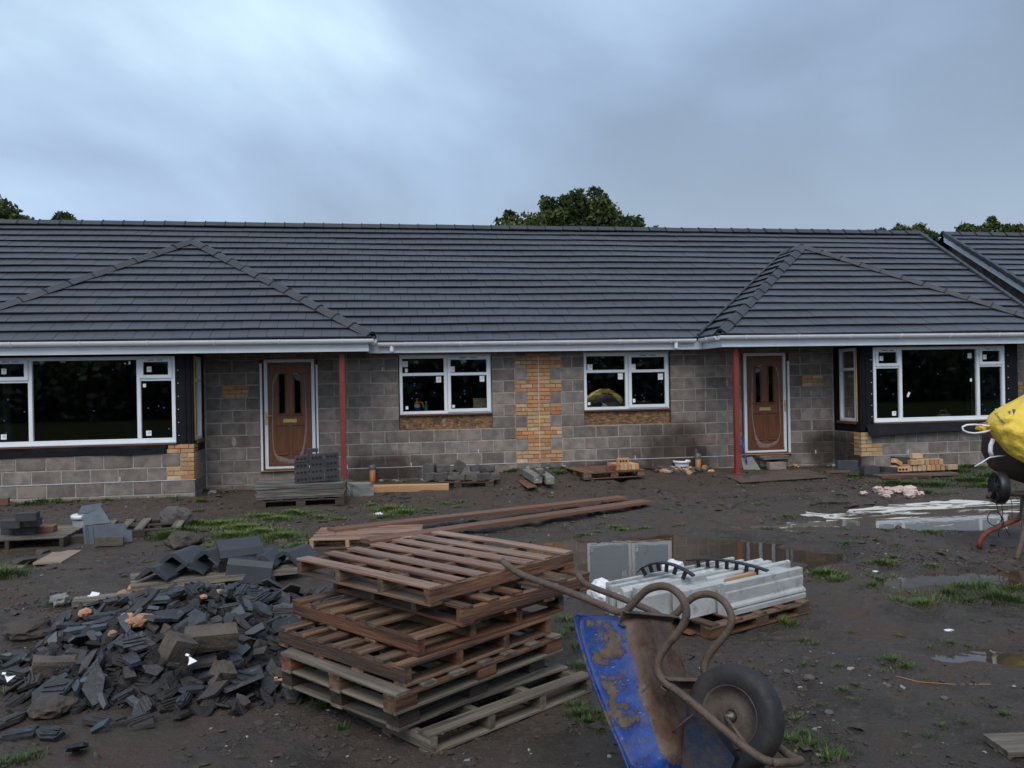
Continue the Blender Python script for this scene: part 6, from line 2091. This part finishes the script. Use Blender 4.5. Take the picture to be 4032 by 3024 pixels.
p = onY(805 * DS, 1045 * DS, -.16); pipe((p[0], -.16, ground_at(p[0], -.16) - .02), .27, 'orange clay drain pipe with taped cap under the left window')
p = onY(1509 * DS, 1003 * DS, -.16); pipe((p[0], -.14, ground_at(p[0], -.14) - .02), .26, 'orange clay drain pipe with taped cap near the right porch post')
# pallet with broken blocks
A = g3(912, 1056); B = g3(1070, 1056)
an2 = math.atan2(B.y - A.y, B.x - A.x) * .6
pallet('thin dark pallet of broken blocks below the left window', (A.x, A.y, A.z - .005), an2, 1.22, .8, .13, 'B', ('wood_wet', 'wood_dark', 'wood_dark'), 5)
e1 = Vector((math.cos(an2), math.sin(an2), 0)); e2 = Vector((-math.sin(an2), math.cos(an2), 0))
zt = A.z + .126
i = 0
for u, v, lz, s in ((.1, .2, 0, (.2, .15, .12)), (.30, .18, 0, (.24, .16, .12)), (.52, .2, 0, (.2, .15, .13)), (.66, .14, 0, (.13, .12, .1)), (.84, .2, 0, (.24, .16, .13)), (1.05, .14, 0, (.22, .14, .12)), (1.2, .25, 0, (.16, .15, .11)), (.05, .45, .0, (.2, .2, .26)), (.28, .45, .11, (.24, .16, .13)), (.58, .4, .12, (.17, .13, .18)), (.87, .32, .13, (.18, .12, .11)), (1.05, .5, .0, (.25, .15, .22)), (.45, .5, 0, (.2, .2, .14)), (1.12, .42, .12, (.15, .1, .1))):
    c_ = A + e1 * u + e2 * v
    rough_block('block_piece', (c_.x, c_.y, zt + lz + s[2] / 2), s, (random.uniform(-.05, .05), random.uniform(-.1, .1) + (.6 if i == 9 else 0), random.uniform(-.5, .5)), 'dark_brick' if i % 3 == 9 else 'rock', 'dark broken block piece on the thin pallet below the left window', 'block', 'broken blocks on the thin pallet', .10, i + 20)
    i += 1
# two lintels and the sheet under them
for k, (na, fa, lab) in enumerate((((1163, 1050), (1136, 1022), 'left of the two grey lintels lying towards the pier'), ((1189, 1050), (1163, 1022), 'right of the two grey lintels lying towards the pier'))):
    A = g3(*na); B = g3(*fa); d = B - A; d.z = 0
    o = link('lintel', MB().box((0, 0, 0), (d.length, .14, .125), None, .006).mesh('lintel', 'stone_grey')); setloc(o, ((A.x + B.x) / 2, (A.y + B.y) / 2, (A.z + B.z) / 2 + .06), (0, -.02, math.atan2(d.y, d.x))); tag(o, lab, 'lintel', 'lintels')
    q = MB(); q.box((-d.length / 2 - .002, .02, .0), (.003, .03, .016)); q.build('paint_mark', 'bag', o, False, False)
A = g3(1170, 1040); o = link('cut_block', MB().box((0, 0, 0), (.14, .09, .07), None, .005).mesh('cut_block', 'wood_grey')); setloc(o, (A.x, A.y, A.z + .16), (0, 0, .9)); tag(o, 'short offcut resting on the left lintel', 'offcut')
slab_on('ply_sheet', [(1104, 1028), (1118, 1023), (1160, 1050), (1140, 1054)], g3(1130, 1040, .02), Vector((0, 0, -1)), .012, 'wood_plank', 'thin brown sheet lying left of the lintels', 'sheet')
# pallet with orange bricks
A = g3(1268, 1036); B = g3(1384, 1034); an3 = math.atan2(B.y - A.y, B.x - A.x) * .6
pallet('brown close boarded pallet with orange bricks right of the pier', (A.x - .05, A.y, A.z - .005), an3 + .02, 1.15, 1.0, .13, 'B', ('wood_plank', 'wood_wet', 'wood_wet'), 10, .095)
e1 = Vector((math.cos(an3), math.sin(an3), 0)); e2 = Vector((-math.sin(an3), math.cos(an3), 0)); zt = A.z + .126
for k in range(6):
    for j in range(2):
        c_ = A + e1 * (.66 + k * .072 - .05) + e2 * (.16 + j * .22)
        brick_obj((c_.x, c_.y, zt + .053), an3 + math.pi / 2 + random.uniform(-.02, .02), 'brick', 'orange brick standing on edge in the row on the boarded pallet', 'orange bricks in the row on the pallet', s=(.215, .065, .1025))
c_ = A + e1 * .72 + e2 * .12; brick_obj((c_.x, c_.y, zt + .157), an3, 'brick', 'perforated orange brick on top of the row on the pallet', s=(.215, .065, .1025), holes=True)
c_ = A + e1 * .50 + e2 * .16; brick_obj((c_.x, c_.y, zt + .042), an3 + .5, 'red_brick', 'darker loose brick left of the orange row on the pallet', s=(.16, .10, .08))
# white bucket of rubble near the right pipe
p = g3(1475, 1016); bucket((p.x, p.y + .05, p.z + .07), .16, .11, 'white tub half full of set mortar in the rubble by the right post', False, True)
for k in range(44):
    x, y = random.gauss(1478, 34), random.uniform(1006, 1024)
    p = g3(x, y); mt, lab, grp = random.choice((('pink_rubble', 'pale plaster lump around the white tub', 'plaster lumps by the tub'), ('rock', 'dark stone in the rubble around the white tub', 'dark stones by the tub'), ('wood_pale', 'yellow wood splinter in the rubble around the white tub', 'splinters by the tub'), ('shard', 'dark slate bit in the rubble around the white tub', 'slate bits by the tub'), ('rock', 'dark stone in the rubble around the white tub', 'dark stones by the tub')))
    crumple('rubble_piece', (p.x, p.y, p.z + .02), random.uniform(.04, .10), mt, lab, 'rubble', 3, .7, .5, k + 50, rot=k, group=grp, sc=(1.4 if mt == 'wood_pale' else 1, .5 if mt == 'wood_pale' else 1, 1))
A = g3(1390, 1015); o = link('lath', plank_mesh(.6, .05, .02, 'wood_dark', 'lath'), None); setloc(o, A + Vector((.15, .05, .03)), (0, .05, -.45)); tag(o, 'dark lath poking out behind the brick pallet', 'lath')
# slab by the post, blue pipe, steps to the right door
p = g3(1620, 1017)
slab_on('paving_slab', [(1601, 990), (1625, 986), (1645, 1017), (1607, 1018)], Vector((p.x, -.35, p.z)), (VIEW * .85 - UP * .5), .04, 'stone_grey', 'grey slab leaning at the foot of the right porch post', 'slab')
b = MB(); b.tube([at(1602, 943, 16.6), at(1606, 962, 16.5), at(1610, 985, 16.4), at(1613, 1000, 16.4)], .017, 8); o = b.build('water_pipe', 'blue_pipe', None, True); tag(o, 'short blue plastic pipe behind the right porch post', 'pipe')
xs0 = 4.32
for k, (w, h, z, y, lab, mt) in enumerate(((.62, .035, -.02, -.20, 'upper boards of the makeshift step at the right door', 'wood_grey'), (.60, .03, -.055, -.24, 'lower boards of the makeshift step at the right door', 'wood_grey'))):
    o = link('step_board', plank_mesh(w, .26, h, mt, 'step_board'), None); setloc(o, (4.66 + .03 * k, y, z), (0, 0, .03 * k)); tag(o, lab, 'board')
for x, lab in ((4.50, 'left block packed under the step boards'), (4.86, 'right block packed under the step boards')):
    o = MB().box((0, 0, 0), (.22, .2, .14), None, .008).build('concrete_block', 'block'); setloc(o, (x, -.15, -.145)); tag(o, lab, 'block', 'blocks under the step boards')
p = onY(1677 * DS, 1003 * DS, -.48); o = MB().box((0, 0, 0), (.36, .14, .15), None, .012).build('concrete_block', 'block'); setloc(o, (p[0], -.48, ground_at(p[0], -.48) + .07), (0, 0, .05)); tag(o, 'squared stone block forming the bottom step at the right door', 'block')
p = g3(1718, 1010); crumple('foam_scrap', (p.x, p.y, p.z + .03), .07, 'wood_pale', 'pale yellow scrap at the right of the door step', 'scrap', 3, .6, .5, 77)
# ply sheets trodden in to the mud before the right door
slab_on('ply_sheet', [(1555, 1022), (1745, 1014), (1790, 1030), (1600, 1042)], g3(1670, 1028, .012), Vector((0, 0, -1)), .010, 'sodden_ply', 'sodden ply sheet trodden into the mud before the right door', 'sheet')
# loose block and the brick pile at the right bay
p = g3(1833, 1018); o = MB().box((0, 0, 0), (.40, .12, .21), None, .008).build('concrete_block', 'shard_blue'); setloc(o, (p.x, p.y + .06, p.z + .10), (0, 0, -.12)); tag(o, 'grey slab faced block standing before the right bay corner', 'block')
A = g3(1925, 1028); B = g3(2050, 1027); d = (B - A); d.z = 0; an4 = math.atan2(d.y, d.x) * .4; e1 = Vector((math.cos(an4), math.sin(an4), 0)); e2 = Vector((-math.sin(an4), math.cos(an4), 0))
for k, (x, y, l, lab) in enumerate(((1985, 1032, 1.5, 'long low plank under the orange brick pile'), (1960, 1035, .9, 'short plank end in the grass before the brick pile'), (1815, 1024, .45, 'brown plank offcut in the grass left of the loose block'))):
    p = g3(x, y); o = link('board', plank_mesh(l, .22 if k < 2 else .1, .045, 'wood_wet' if k else 'wood_grey', 'board'), None); setloc(o, (p.x, p.y + .1, p.z + .03 + .015 * (k == 0)), (0, 0, an4 - .02 * k)); tag(o, lab, 'board')
zt = A.z + .06
for r in range(2):
    for k in range(8 - 3 * r):
        c_ = A + e1 * (.42 + k * .09 + r * .24) + e2 * .2
        brick_obj((c_.x, c_.y, zt + .053 + r * .105), an4 + math.pi / 2 + random.uniform(-.03, .03), 'brick', f'orange brick on edge in the {"lower" if r == 0 else "upper"} row of the pile by the right bay', f'{"lower" if r == 0 else "upper"} row bricks of the right pile', s=(.215, .078, .1025))
for u, v, z, rz, ry, lab, mt, ho in ((.05, .1, .06, -.3, -.1, 'perforated orange brick at the left front of the right pile', 'brick', True), (.24, .05, .05, -.2, 0, 'second perforated brick at the front of the right pile', 'brick', True), (.28, .3, .15, .5, .4, 'orange brick tipped up at the back of the right pile', 'brick', False), (.52, .12, .16, .1, 0, 'orange brick lying across the right pile', 'brick', False), (.66, .3, .26, .1, 0, 'orange brick crowning the right pile', 'brick', False), (1.24, .15, .05, .2, 0, 'odd orange brick standing at the right of the pile', 'brick', False)):
    c_ = A + e1 * u + e2 * v; brick_obj((c_.x, c_.y, zt + z), an4 + rz, mt, lab, s=(.215, .1025, .085), ry=ry, holes=ho)
for u, v, z, s, lab in ((-.35, .1, .07, (.30, .2, .19), 'black block at the left end of the right brick pile'), (-.05, .02, .06, (.28, .2, .17), 'black block touching the right brick pile'), (.42, .42, .2, (.30, .16, .16), 'black block rising behind the right brick pile'), (-.2, -.14, .03, (.2, .12, .07), 'small dark stone in front of the black blocks')):
    c_ = A + e1 * u + e2 * v; rough_block('concrete_block', (c_.x, c_.y, A.z + z + .02), s, (0, .05, random.uniform(-.2, .2)), 'dark_brick', lab, 'block', amp=.05, seed=int(u * 50) + 99)
# pink plaster heap at the far bank of the pale puddle
for k in range(20):
    x, y = random.gauss(1938, 26), random.uniform(1060, 1078)
    if k == 0: x, y = 1968, 1066
    p = g3(x, y); crumple('plaster_lump', (p.x, p.y + .05, p.z + .025 + .01 * (k % 3)), random.uniform(.035, .085) if k else .13, 'pink_rubble', 'pink plaster lump on the bank of the pale puddle' if k else 'largest pale pink plaster lump at the right of the bank', 'plaster', 3, .6, .5, k + 80, group='pink plaster lumps' if k else None)
for x, y, r, lab in ((1858, 1092, .16, 'dark mud hump sticking out of the pale puddle'), (1800, 1088, .22, 'broad mud clod left of the pale puddle'), (1990, 1082, .1, 'little mud islet in the pale puddle'), (1825, 1078, .1, 'mud clod with a splash of froth left of the pale puddle')):
    p = g3(x, y); crumple('mud_clod', (p.x, p.y, WL + .02), r, 'mud_clod', lab, 'mud', 3, .45, .5, int(r * 100) + int(x), sc=(1.5, 1, 1))
# short plank in the lower right corner
A = g3(2165, 1632); o = link('board', plank_mesh(.7, .2, .03, 'wood_grey', 'board'), None); setloc(o, (A.x + .36, A.y + .02, A.z + .02), (0, 0, -.12)); tag(o, 'grey board end in the bottom right corner', 'board')
# loose odds and ends on the mud
for x, y, r, lab in ((1790, 1542, .025, 'dark oval pebble on the mud right of the wheelbarrow'), (1748, 1468, .035, 'flat dark stone on the mud above the wheelbarrow wheel'), (1918, 1483, .02, 'small dark pebble on open mud at right'), (2040, 1510, .02, 'black chip of stone at lower right'), (1700, 1452, .02, 'pale pebble above the wheel')):
    p = g3(x, y); crumple('pebble', (p.x, p.y, p.z + r * .3), r, 'rock', lab, 'pebble', 3, .55, .25, int(x))
for pts, lab in ((((1775, 1242), (1800, 1246), (1812, 1238), (1820, 1230)), 'black stick lying on the mud right of the sills'), (((1935, 1460), (1985, 1473), (2060, 1478), (2140, 1478)), 'thin pale straw lying across the mud at right')):
    b = MB(); b.tube([g3(x, y, .012) for x, y in pts], .008 if 'stick' in lab else .0016, 6); tag(b.build('stick' if 'stick' in lab else 'straw', 'wood_dark' if 'stick' in lab else 'wood_pale', None, True), lab, 'stick')
for x, y, lab in ((1890, 1235, 'pale leaf of plastic on the mud right of the sills'), (1945, 1262, 'white strip of plastic near the grass at right'), (2050, 1362, 'thin pale flake on the mud at right')):
    p = g3(x, y); crumple('plastic_scrap', (p.x, p.y, p.z + .004), .022, 'plastic_white', lab, 'scrap', 3, .25, .6, int(x), sc=(1.4, .8, 1))

# ---- things seen through the glass
def inside(name, lab, cat, x, z0, builder):
    t = thing(name, lab, cat, (x, .16, z0)); builder(t); return t
zl = .99
sh = MB().box((-1.78, .19, .98), (1.7, .2, .025)).build('inner_sill', 'plaster', HS); MB().box((1.76, .19, .98), (1.7, .2, .025)).build('inner_sill', 'plaster', HS)
def sprayer(t):
    b = MB(); b.lathe([(0, 0), (.055, 0), (.058, .02), (.058, .13), (.045, .16), (0, .16)], 20); b.build('bottle', 'bottle_white', t, True, False)
    b = MB(); b.lathe([(.06, .03), (.06, .10)], 20); b.build('label_wrap', 'blue_pipe', t, True, False)
    b = MB(); b.lathe([(0, .16), (.045, .16), (.045, .2), (.02, .21), (.012, .25), (.03, .255), (.03, .27), (0, .27)], 16); b.tube([(.04, 0, .2), (.09, 0, .19), (.12, -.01, .13), (.125, -.01, .08)], .017, 8); b.build('spray_head', 'bottle_orange', t, True, False)
inside('spray_bottle', 'white and orange pressure sprayer inside the left window', 'sprayer', -2.31, zl + .01, sprayer)
def teal(t):
    b = MB(); b.lathe([(0, 0), (.035, 0), (.035, .05), (.022, .09), (.03, .12), (.015, .16), (.014, .19), (0, .2)], 16); b.build('bottle', 'bottle_teal', t, True, False)
    b = MB(); b.box((0, 0, .2), (.06, .02, .03), None, .005); b.build('trigger', 'bottle_teal', t, False, False)
inside('trigger_bottle', 'teal trigger bottle beside the sprayer in the left window', 'bottle', -2.14, zl + .01, teal)
o = MB().box((0, 0, 0), (.27, .02, .24), None, .004).build('card_sheet', 'cardboard'); setloc(o, (-1.10, .22, 1.13), (-.1, 0, 0)); tag(o, 'buff card leaning inside the right light of the left window', 'card')
for x, y, z, r, sc, lab, mt in ((1.17, .75, .90, .22, (1.2, 1, .8), 'yellow insulation roll slumped inside the right window', 'yellow_wool'), (1.02, .5, .92, .2, (1, 1, 1), 'flattened yellow insulation at the left of the right window', 'yellow_wool'), (1.64, .7, .93, .16, (1.2, 1, 1), 'grey plastic sack behind the glass of the right window', 'bucket_grey'), (2.15, .6, .94, .25, (1.4, 1, .8), 'dull insulation heap behind the casement of the right window', 'yellow_wool'), (1.40, .34, 1.03, .06, (1, .7, 1), 'white crumpled wrapper in front of the insulation', 'plastic_sheet')):
    crumple('insulation_roll' if 'insulation' in lab else 'sack', (x, y, z), r, mt, lab, 'insulation' if 'insulation' in lab else 'sack', 3, 1, .35, int(x * 10), sc=sc)
q = MB().box((7.85, BAY + .22, .62), (2.9, .25, .03)).build('inner_sill', 'plaster', HS)
t = thing('storage_tub', 'small clear tub on the sill inside the right bay window', 'tub', (8.05, BAY + .22, .635))
b = MB(); b.box((0, 0, .06), (.2, .14, .12), None, .01); b.build('body', 'clear_box', t, False, False)
b = MB(); b.tube([(-.09, 0, .12), (-.06, 0, .19), (.06, 0, .19), (.09, 0, .12)], .006, 6); b.build('handle', 'clear_box', t, True, False)
b = MB(); b.tube([(8.16, BAY + .2, .73), (8.3, BAY + .2, .68), (8.42, BAY + .2, .655)], [.006, .008, .016], 8); tag(b.build('brush', 'green_plastic', None, True), 'green handled brush lying beside the clear tub in the bay', 'brush')

random.seed(71)
for k in range(46):
    x = random.uniform(-6, 6)
    if abs(abs(x) - 4.65) < .6 or abs(abs(x) - 3.6) < .2:
        continue
    y = -random.uniform(.08, .55)
    big = random.random() < .3
    mt, lab, grp = random.choice((('rock', 'dark stone lying at the foot of the block wall', 'dark stones along the wall foot'), ('stone_grey', 'pale mortar dropping at the foot of the block wall', 'mortar droppings along the wall foot'), ('rubble_block', 'brown block crumb at the foot of the block wall', 'block crumbs along the wall foot')))
    r = random.uniform(.025, .05) * (1.7 if big else 1)
    crumple('rubble_piece', (x, y, ground_at(x, y) + r * .3), r, mt, lab, 'rubble', 3, .65, .4, k + 300, rot=k, group=grp)

# ================================================================== grass, weeds, clods
def blades(tufts, name, mat, seed=5):
    r = np.random.default_rng(seed)
    V, F, T = [], [], []
    for (x, y, rad, n, h, lean, tone) in tufts:
        a = r.uniform(0, 2 * np.pi, n); q = rad * np.abs(r.normal(0, .62, n))
        bx, by = x + q * np.cos(a), y + q * np.sin(a) * .8
        bz = gh(bx, by) - .005
        hh = .62 * h * r.uniform(.35, 1.15, n) * np.clip(1.05 - .5 * (q / (rad + 1e-6)), .2, 1)
        lean = lean * 1.5
        da = a + r.normal(0, .8, n)
        ln = lean * r.uniform(.3, 1.5, n) * hh
        w = r.uniform(.0018, .0036, n) * (1 + 1.5 * (np.hypot(bx - CAM[0], by - CAM[1]) > 8))
        px, py = -np.sin(da) * w, np.cos(da) * w
        for k in range(n):
            i = len(V)
            if bz[k] < WL + .0:
                continue
            dx, dy = np.cos(da[k]) * ln[k], np.sin(da[k]) * ln[k]
            V += [(bx[k] - px[k], by[k] - py[k], bz[k]), (bx[k] + px[k], by[k] + py[k], bz[k]),
                  (bx[k] + dx * .45 + px[k] * .8, by[k] + dy * .45 + py[k] * .8, bz[k] + hh[k] * .65), (bx[k] + dx * .45 - px[k] * .8, by[k] + dy * .45 - py[k] * .8, bz[k] + hh[k] * .65),
                  (bx[k] + dx * 1.15, by[k] + dy * 1.15, bz[k] + hh[k])]
            F += [(i, i + 1, i + 2, i + 3), (i + 3, i + 2, i + 4)]
            t = min(1, max(0, tone + r.normal(0, .24)))
            T += [t, t]
    me_ = bpy.data.meshes.new(name); me_.from_pydata(V, [], F)
    at_ = me_.attributes.new('tint', 'FLOAT', 'FACE'); at_.data.foreach_set('value', np.array(T, np.float32))
    me_.materials.append(MATS[mat]); me_.update()
    return link(name, me_)
random.seed(9)
TU = []
def tuft(x, y, rad, n, h, tone=.5, lean=.55):
    if x < 660 and 1105 < y < 1245:
        n, rad = int(n * 2.0), rad * 1.15
    P = G(x, y); TU.append((P[0], P[1], rad, n, h, lean, tone))
# (x, y in the 2212-wide view, radius m, blades, height m, tone)
for q in ((60, 1090, .3, 260, .12, .25), (90, 1085, .25, 200, .12, .3), (430, 1062, .15, 200, .16, .35), (435, 1085, .2, 220, .12, .4), (428, 1105, .15, 120, .07, .5), (10, 1245, .3, 240, .2, .3), (130, 1310, .18, 190, .10, .35), (165, 1302, .14, 150, .09, .35), (150, 1342, .1, 110, .08, .55),
          (365, 1160, .28, 260, .16, .55), (395, 1150, .28, 260, .14, .6), (420, 1130, .25, 200, .10, .6), (475, 1130, .35, 420, .07, .85), (520, 1140, .4, 520, .08, .8), (560, 1150, .35, 420, .09, .75), (600, 1120, .3, 330, .07, .75), (610, 1160, .35, 380, .10, .6), (500, 1160, .35, 380, .09, .7), (560, 1115, .3, 300, .06, .75), (640, 1110, .3, 330, .07, .7), (690, 1118, .25, 260, .07, .7), (480, 1185, .3, 300, .09, .6), (590, 1215, .28, 300, .18, .55), (575, 1240, .2, 220, .2, .5), (600, 1235, .2, 200, .18, .45), (650, 1180, .2, 160, .08, .55),
          (840, 1100, .45, 520, .10, .8), (870, 1108, .35, 360, .10, .7), (830, 1118, .3, 260, .10, .55), (800, 1092, .2, 160, .06, .8), (700, 1172, .25, 300, .14, .5), (715, 1168, .2, 200, .14, .5), (730, 1128, .2, 200, .07, .75), (920, 1102, .2, 150, .05, .75), (960, 1092, .2, 140, .05, .7), (990, 1096, .16, 120, .05, .7), (1000, 1085, .2, 120, .05, .6),
          (1210, 1024, .25, 260, .10, .35), (1190, 1075, .18, 130, .05, .6), (1290, 1108, .14, 140, .05, .7), (1395, 1080, .13, 120, .05, .7), (1330, 1140, .2, 170, .05, .6), (1345, 1145, .17, 160, .05, .65), (1465, 1135, .16, 130, .04, .6), (1390, 1155, .2, 150, .05, .6), (1330, 1090, .2, 120, .04, .6), (1300, 1130, .15, 100, .04, .6), (1260, 1165, .18, 130, .05, .55), (1290, 1150, .14, 100, .04, .6), (1640, 1090, .15, 110, .05, .55), (1600, 1050, .2, 110, .04, .5), (1440, 1100, .14, 90, .04, .6),
          (1700, 1120, .2, 150, .05, .5), (1660, 1142, .15, 100, .04, .5), (1880, 1135, .18, 110, .05, .4), (2010, 1150, .3, 230, .06, .55), (1912, 1145, .15, 100, .04, .4), (1830, 1180, .15, 110, .05, .45), (1890, 1168, .14, 90, .05, .4), (1900, 1215, .16, 170, .07, .5), (1930, 1205, .12, 120, .06, .5), (2010, 1222, .14, 100, .05, .35),
          (1785, 1245, .2, 260, .09, .6), (1805, 1255, .22, 300, .09, .6), (1770, 1240, .12, 120, .07, .45), (1918, 1218, .14, 140, .06, .45), (1882, 1264, .14, 160, .08, .5), (1945, 1262, .18, 260, .09, .45), (1995, 1305, .26, 460, .085, .8), (1975, 1290, .2, 260, .085, .7), (1950, 1300, .15, 130, .07, .55), (1900, 1256, .14, 120, .07, .3), (2055, 1285, .14, 200, .13, .25), (2070, 1270, .16, 200, .12, .35), (2060, 1258, .12, 130, .08, .8), (2120, 1270, .2, 280, .13, .4), (2150, 1290, .26, 380, .13, .3), (2190, 1300, .24, 330, .13, .28), (2150, 1260, .16, 200, .09, .85), (2185, 1275, .2, 230, .1, .6), (2205, 1255, .15, 150, .1, .4), (2090, 1300, .15, 160, .1, .3),
          (1690, 1345, .10, 120, .10, .6), (1705, 1350, .10, 110, .09, .6), (1740, 1385, .10, 80, .06, .45), (1760, 1392, .09, 80, .05, .5), (1835, 1366, .07, 60, .04, .6), (1945, 1375, .08, 80, .04, .55), (2050, 1388, .09, 80, .05, .45), (2090, 1400, .08, 60, .04, .35), (2010, 1405, .07, 50, .04, .4),
          (1930, 1432, .12, 190, .05, .55), (1955, 1440, .11, 170, .05, .5), (1810, 1438, .06, 80, .04, .4), (1735, 1440, .06, 50, .04, .4), (1765, 1432, .05, 40, .03, .35), (1820, 1490, .08, 90, .04, .6), (1850, 1482, .05, 40, .03, .5), (1840, 1512, .06, 50, .03, .6), (1770, 1522, .06, 40, .03, .5), (2000, 1475, .05, 40, .03, .4), (2010, 1520, .05, 40, .03, .5), (2170, 1545, .07, 80, .05, .4), (2060, 1520, .06, 30, .03, .4), (2110, 1520, .08, 50, .03, .4), (2030, 1568, .05, 60, .04, .4), (2080, 1560, .05, 40, .03, .4), (2180, 1430, .08, 80, .05, .2),
          (1715, 1555, .09, 110, .05, .7), (1700, 1600, .10, 90, .07, .55), (1750, 1620, .14, 130, .09, .35), (1790, 1640, .14, 130, .09, .3), (1700, 1640, .10, 100, .08, .7), (1740, 1585, .08, 60, .06, .5), (1960, 1585, .06, 50, .03, .45), (2010, 1590, .07, 60, .04, .4), (1955, 1630, .06, 60, .03, .45), (2130, 1605, .07, 60, .03, .5),
          (1255, 1545, .13, 300, .07, .35), (1275, 1560, .12, 240, .06, .3), (1240, 1525, .12, 180, .06, .45), (1300, 1540, .1, 100, .05, .45), (1295, 1580, .08, 60, .04, .35), (1255, 1440, .1, 140, .08, .75), (1262, 1400, .12, 170, .12, .75), (1225, 1340, .14, 180, .08, .6), (1245, 1360, .14, 180, .08, .65), (1215, 1370, .12, 100, .06, .6), (1262, 1480, .1, 120, .07, .6), (1455, 1350, .15, 170, .12, .25),
          (645, 1480, .10, 190, .12, .55), (665, 1505, .10, 150, .12, .5), (690, 1530, .10, 110, .1, .4), (630, 1495, .08, 90, .08, .6), (740, 1575, .09, 70, .07, .2), (310, 1535, .08, 60, .05, .5), (200, 1480, .08, 90, .06, .6), (95, 1500, .08, 80, .07, .5), (10, 1500, .10, 110, .08, .5), (50, 1645, .12, 160, .06, .3), (75, 1630, .10, 120, .05, .35), (20, 1650, .12, 140, .06, .25), (340, 1460, .05, 50, .05, .5),
          (1960, 1045, .6, 700, .12, .25), (2060, 1020, .6, 800, .14, .25), (2100, 1040, .6, 800, .14, .25), (2020, 1048, .5, 500, .12, .3), (1870, 1028, .4, 360, .10, .3), (2140, 1030, .6, 700, .14, .25), (2090, 1010, .5, 500, .14, .25), (1840, 1030, .3, 200, .08, .3), (2130, 1052, .5, 450, .12, .35), (1930, 1048, .4, 320, .09, .3), (2005, 1065, .3, 200, .10, .4), (2010, 1012, .4, 300, .12, .25), (1735, 1150, .2, 80, .04, .4)):
    tuft(*q)
for i in range(60):
    x = random.uniform(-9, 6); y = random.uniform(-.5, -.08) + (BAY if abs(x) > 6.1 else 0)
    TU.append((x, y, random.uniform(.06, .2), random.randint(20, 70), random.uniform(.05, .13), .7, random.uniform(.15, .45)))
# stray blades everywhere
for _ in range(420):
    x, y = random.uniform(-8, 8), random.uniform(-13, -1.5)
    if mound(x, y) > .01 or (-4.2 < x < -1.6 and -12 < y < -9.5):
        continue
    n_ = float(vnoise(x, y, 1.6))
    if n_ < -.05:
        continue
    TU.append((x, y, random.uniform(.03, .10), random.randint(8, 36), random.uniform(.02, .05), .7, random.uniform(.3, .7)))
tag(blades(TU, 'grass', 'grass'), 'tufts of green grass scattered over the mud', 'grass', kind='stuff')
# a broad-leaved weed by the sills
P = g3(1585, 1360)
t = thing('weed', 'small bright green broad leaved weed before the sill pallet', 'weed', P)
for k in range(11):
    a = k * 2.4; h = .03 + .012 * k; r_ = .05 - .003 * k
    b = MB(); d = Vector((math.cos(a), math.sin(a), .25)).normalized(); s_ = Vector((-math.sin(a), math.cos(a), 0))
    c_ = Vector((P.x + .01 * math.cos(a), P.y + .01 * math.sin(a), P.z + h)); b.add([c_, c_ + d * r_ * .5 + s_ * .018, c_ + d * r_, c_ + d * r_ * .5 - s_ * .018], [(0, 1, 2, 3)]); o = b.build('leaf', 'weed', t)
b = MB(); b.tube([P - Vector((0, 0, .01)), P + Vector((0, 0, .15))], .003, 5); b.build('stem', 'weed', t)
for me_ in {o.data for o in t.children}:
    pass
# clods and grit trodden into the surface
def clods(n, rad, name, mat, lab, cat, seed, zone):
    r = np.random.default_rng(seed); V, F = [], []
    ico = bmesh.new(); bmesh.ops.create_icosphere(ico, subdivisions=1, radius=1)
    iv = np.array([v.co[:] for v in ico.verts]); jf = [[v.index for v in f.verts] for f in ico.faces]; ico.free()
    c_ = 0
    while c_ < n:
        x, y = r.uniform(zone[0], zone[1]), r.uniform(zone[2], zone[3])
        k = float(vnoise(x, y, .7)) + .5 * float(vnoise(x, y, .25))
        if r.random() > .25 + 1.4 * k:
            continue
        z = float(gh(x, y))
        if z < WL - .01:
            c_ += 1; continue
        s = rad * r.lognormal(0, .5)
        vv = iv * (1 + .45 * r.normal(size=(len(iv), 1)) * .6) * s * np.array([r.uniform(.8, 1.7), r.uniform(.7, 1.2), .55])
        a = r.uniform(0, 6.28); R2 = np.array([[math.cos(a), -math.sin(a), 0], [math.sin(a), math.cos(a), 0], [0, 0, 1]])
        vv = vv @ R2.T + np.array([x, y, z + s * .12])
        o_ = len(V); V += vv.tolist(); F += [[i + o_ for i in f] for f in jf]; c_ += 1
    me_ = bpy.data.meshes.new(name); me_.from_pydata(V, [], F); me_.materials.append(MATS[mat]); me_.update()
    tag(link(name, me_), lab, cat, kind='stuff')
clods(6500, .009, 'mud_crumbs', 'mud_clod', 'dark crumbs of mud trodden over the ground', 'mud', 3, (-7, 3.5, -13, -7.5))
clods(3000, .018, 'mud_lumps', 'mud_clod', 'small mud lumps and stones over the site', 'mud', 4, (-9, 8, -9, -.8))
clods(900, .007, 'pale_grit', 'stone_grey', 'pale grit and stone chips in the mud', 'gravel', 6, (-7, 6, -13, -2))
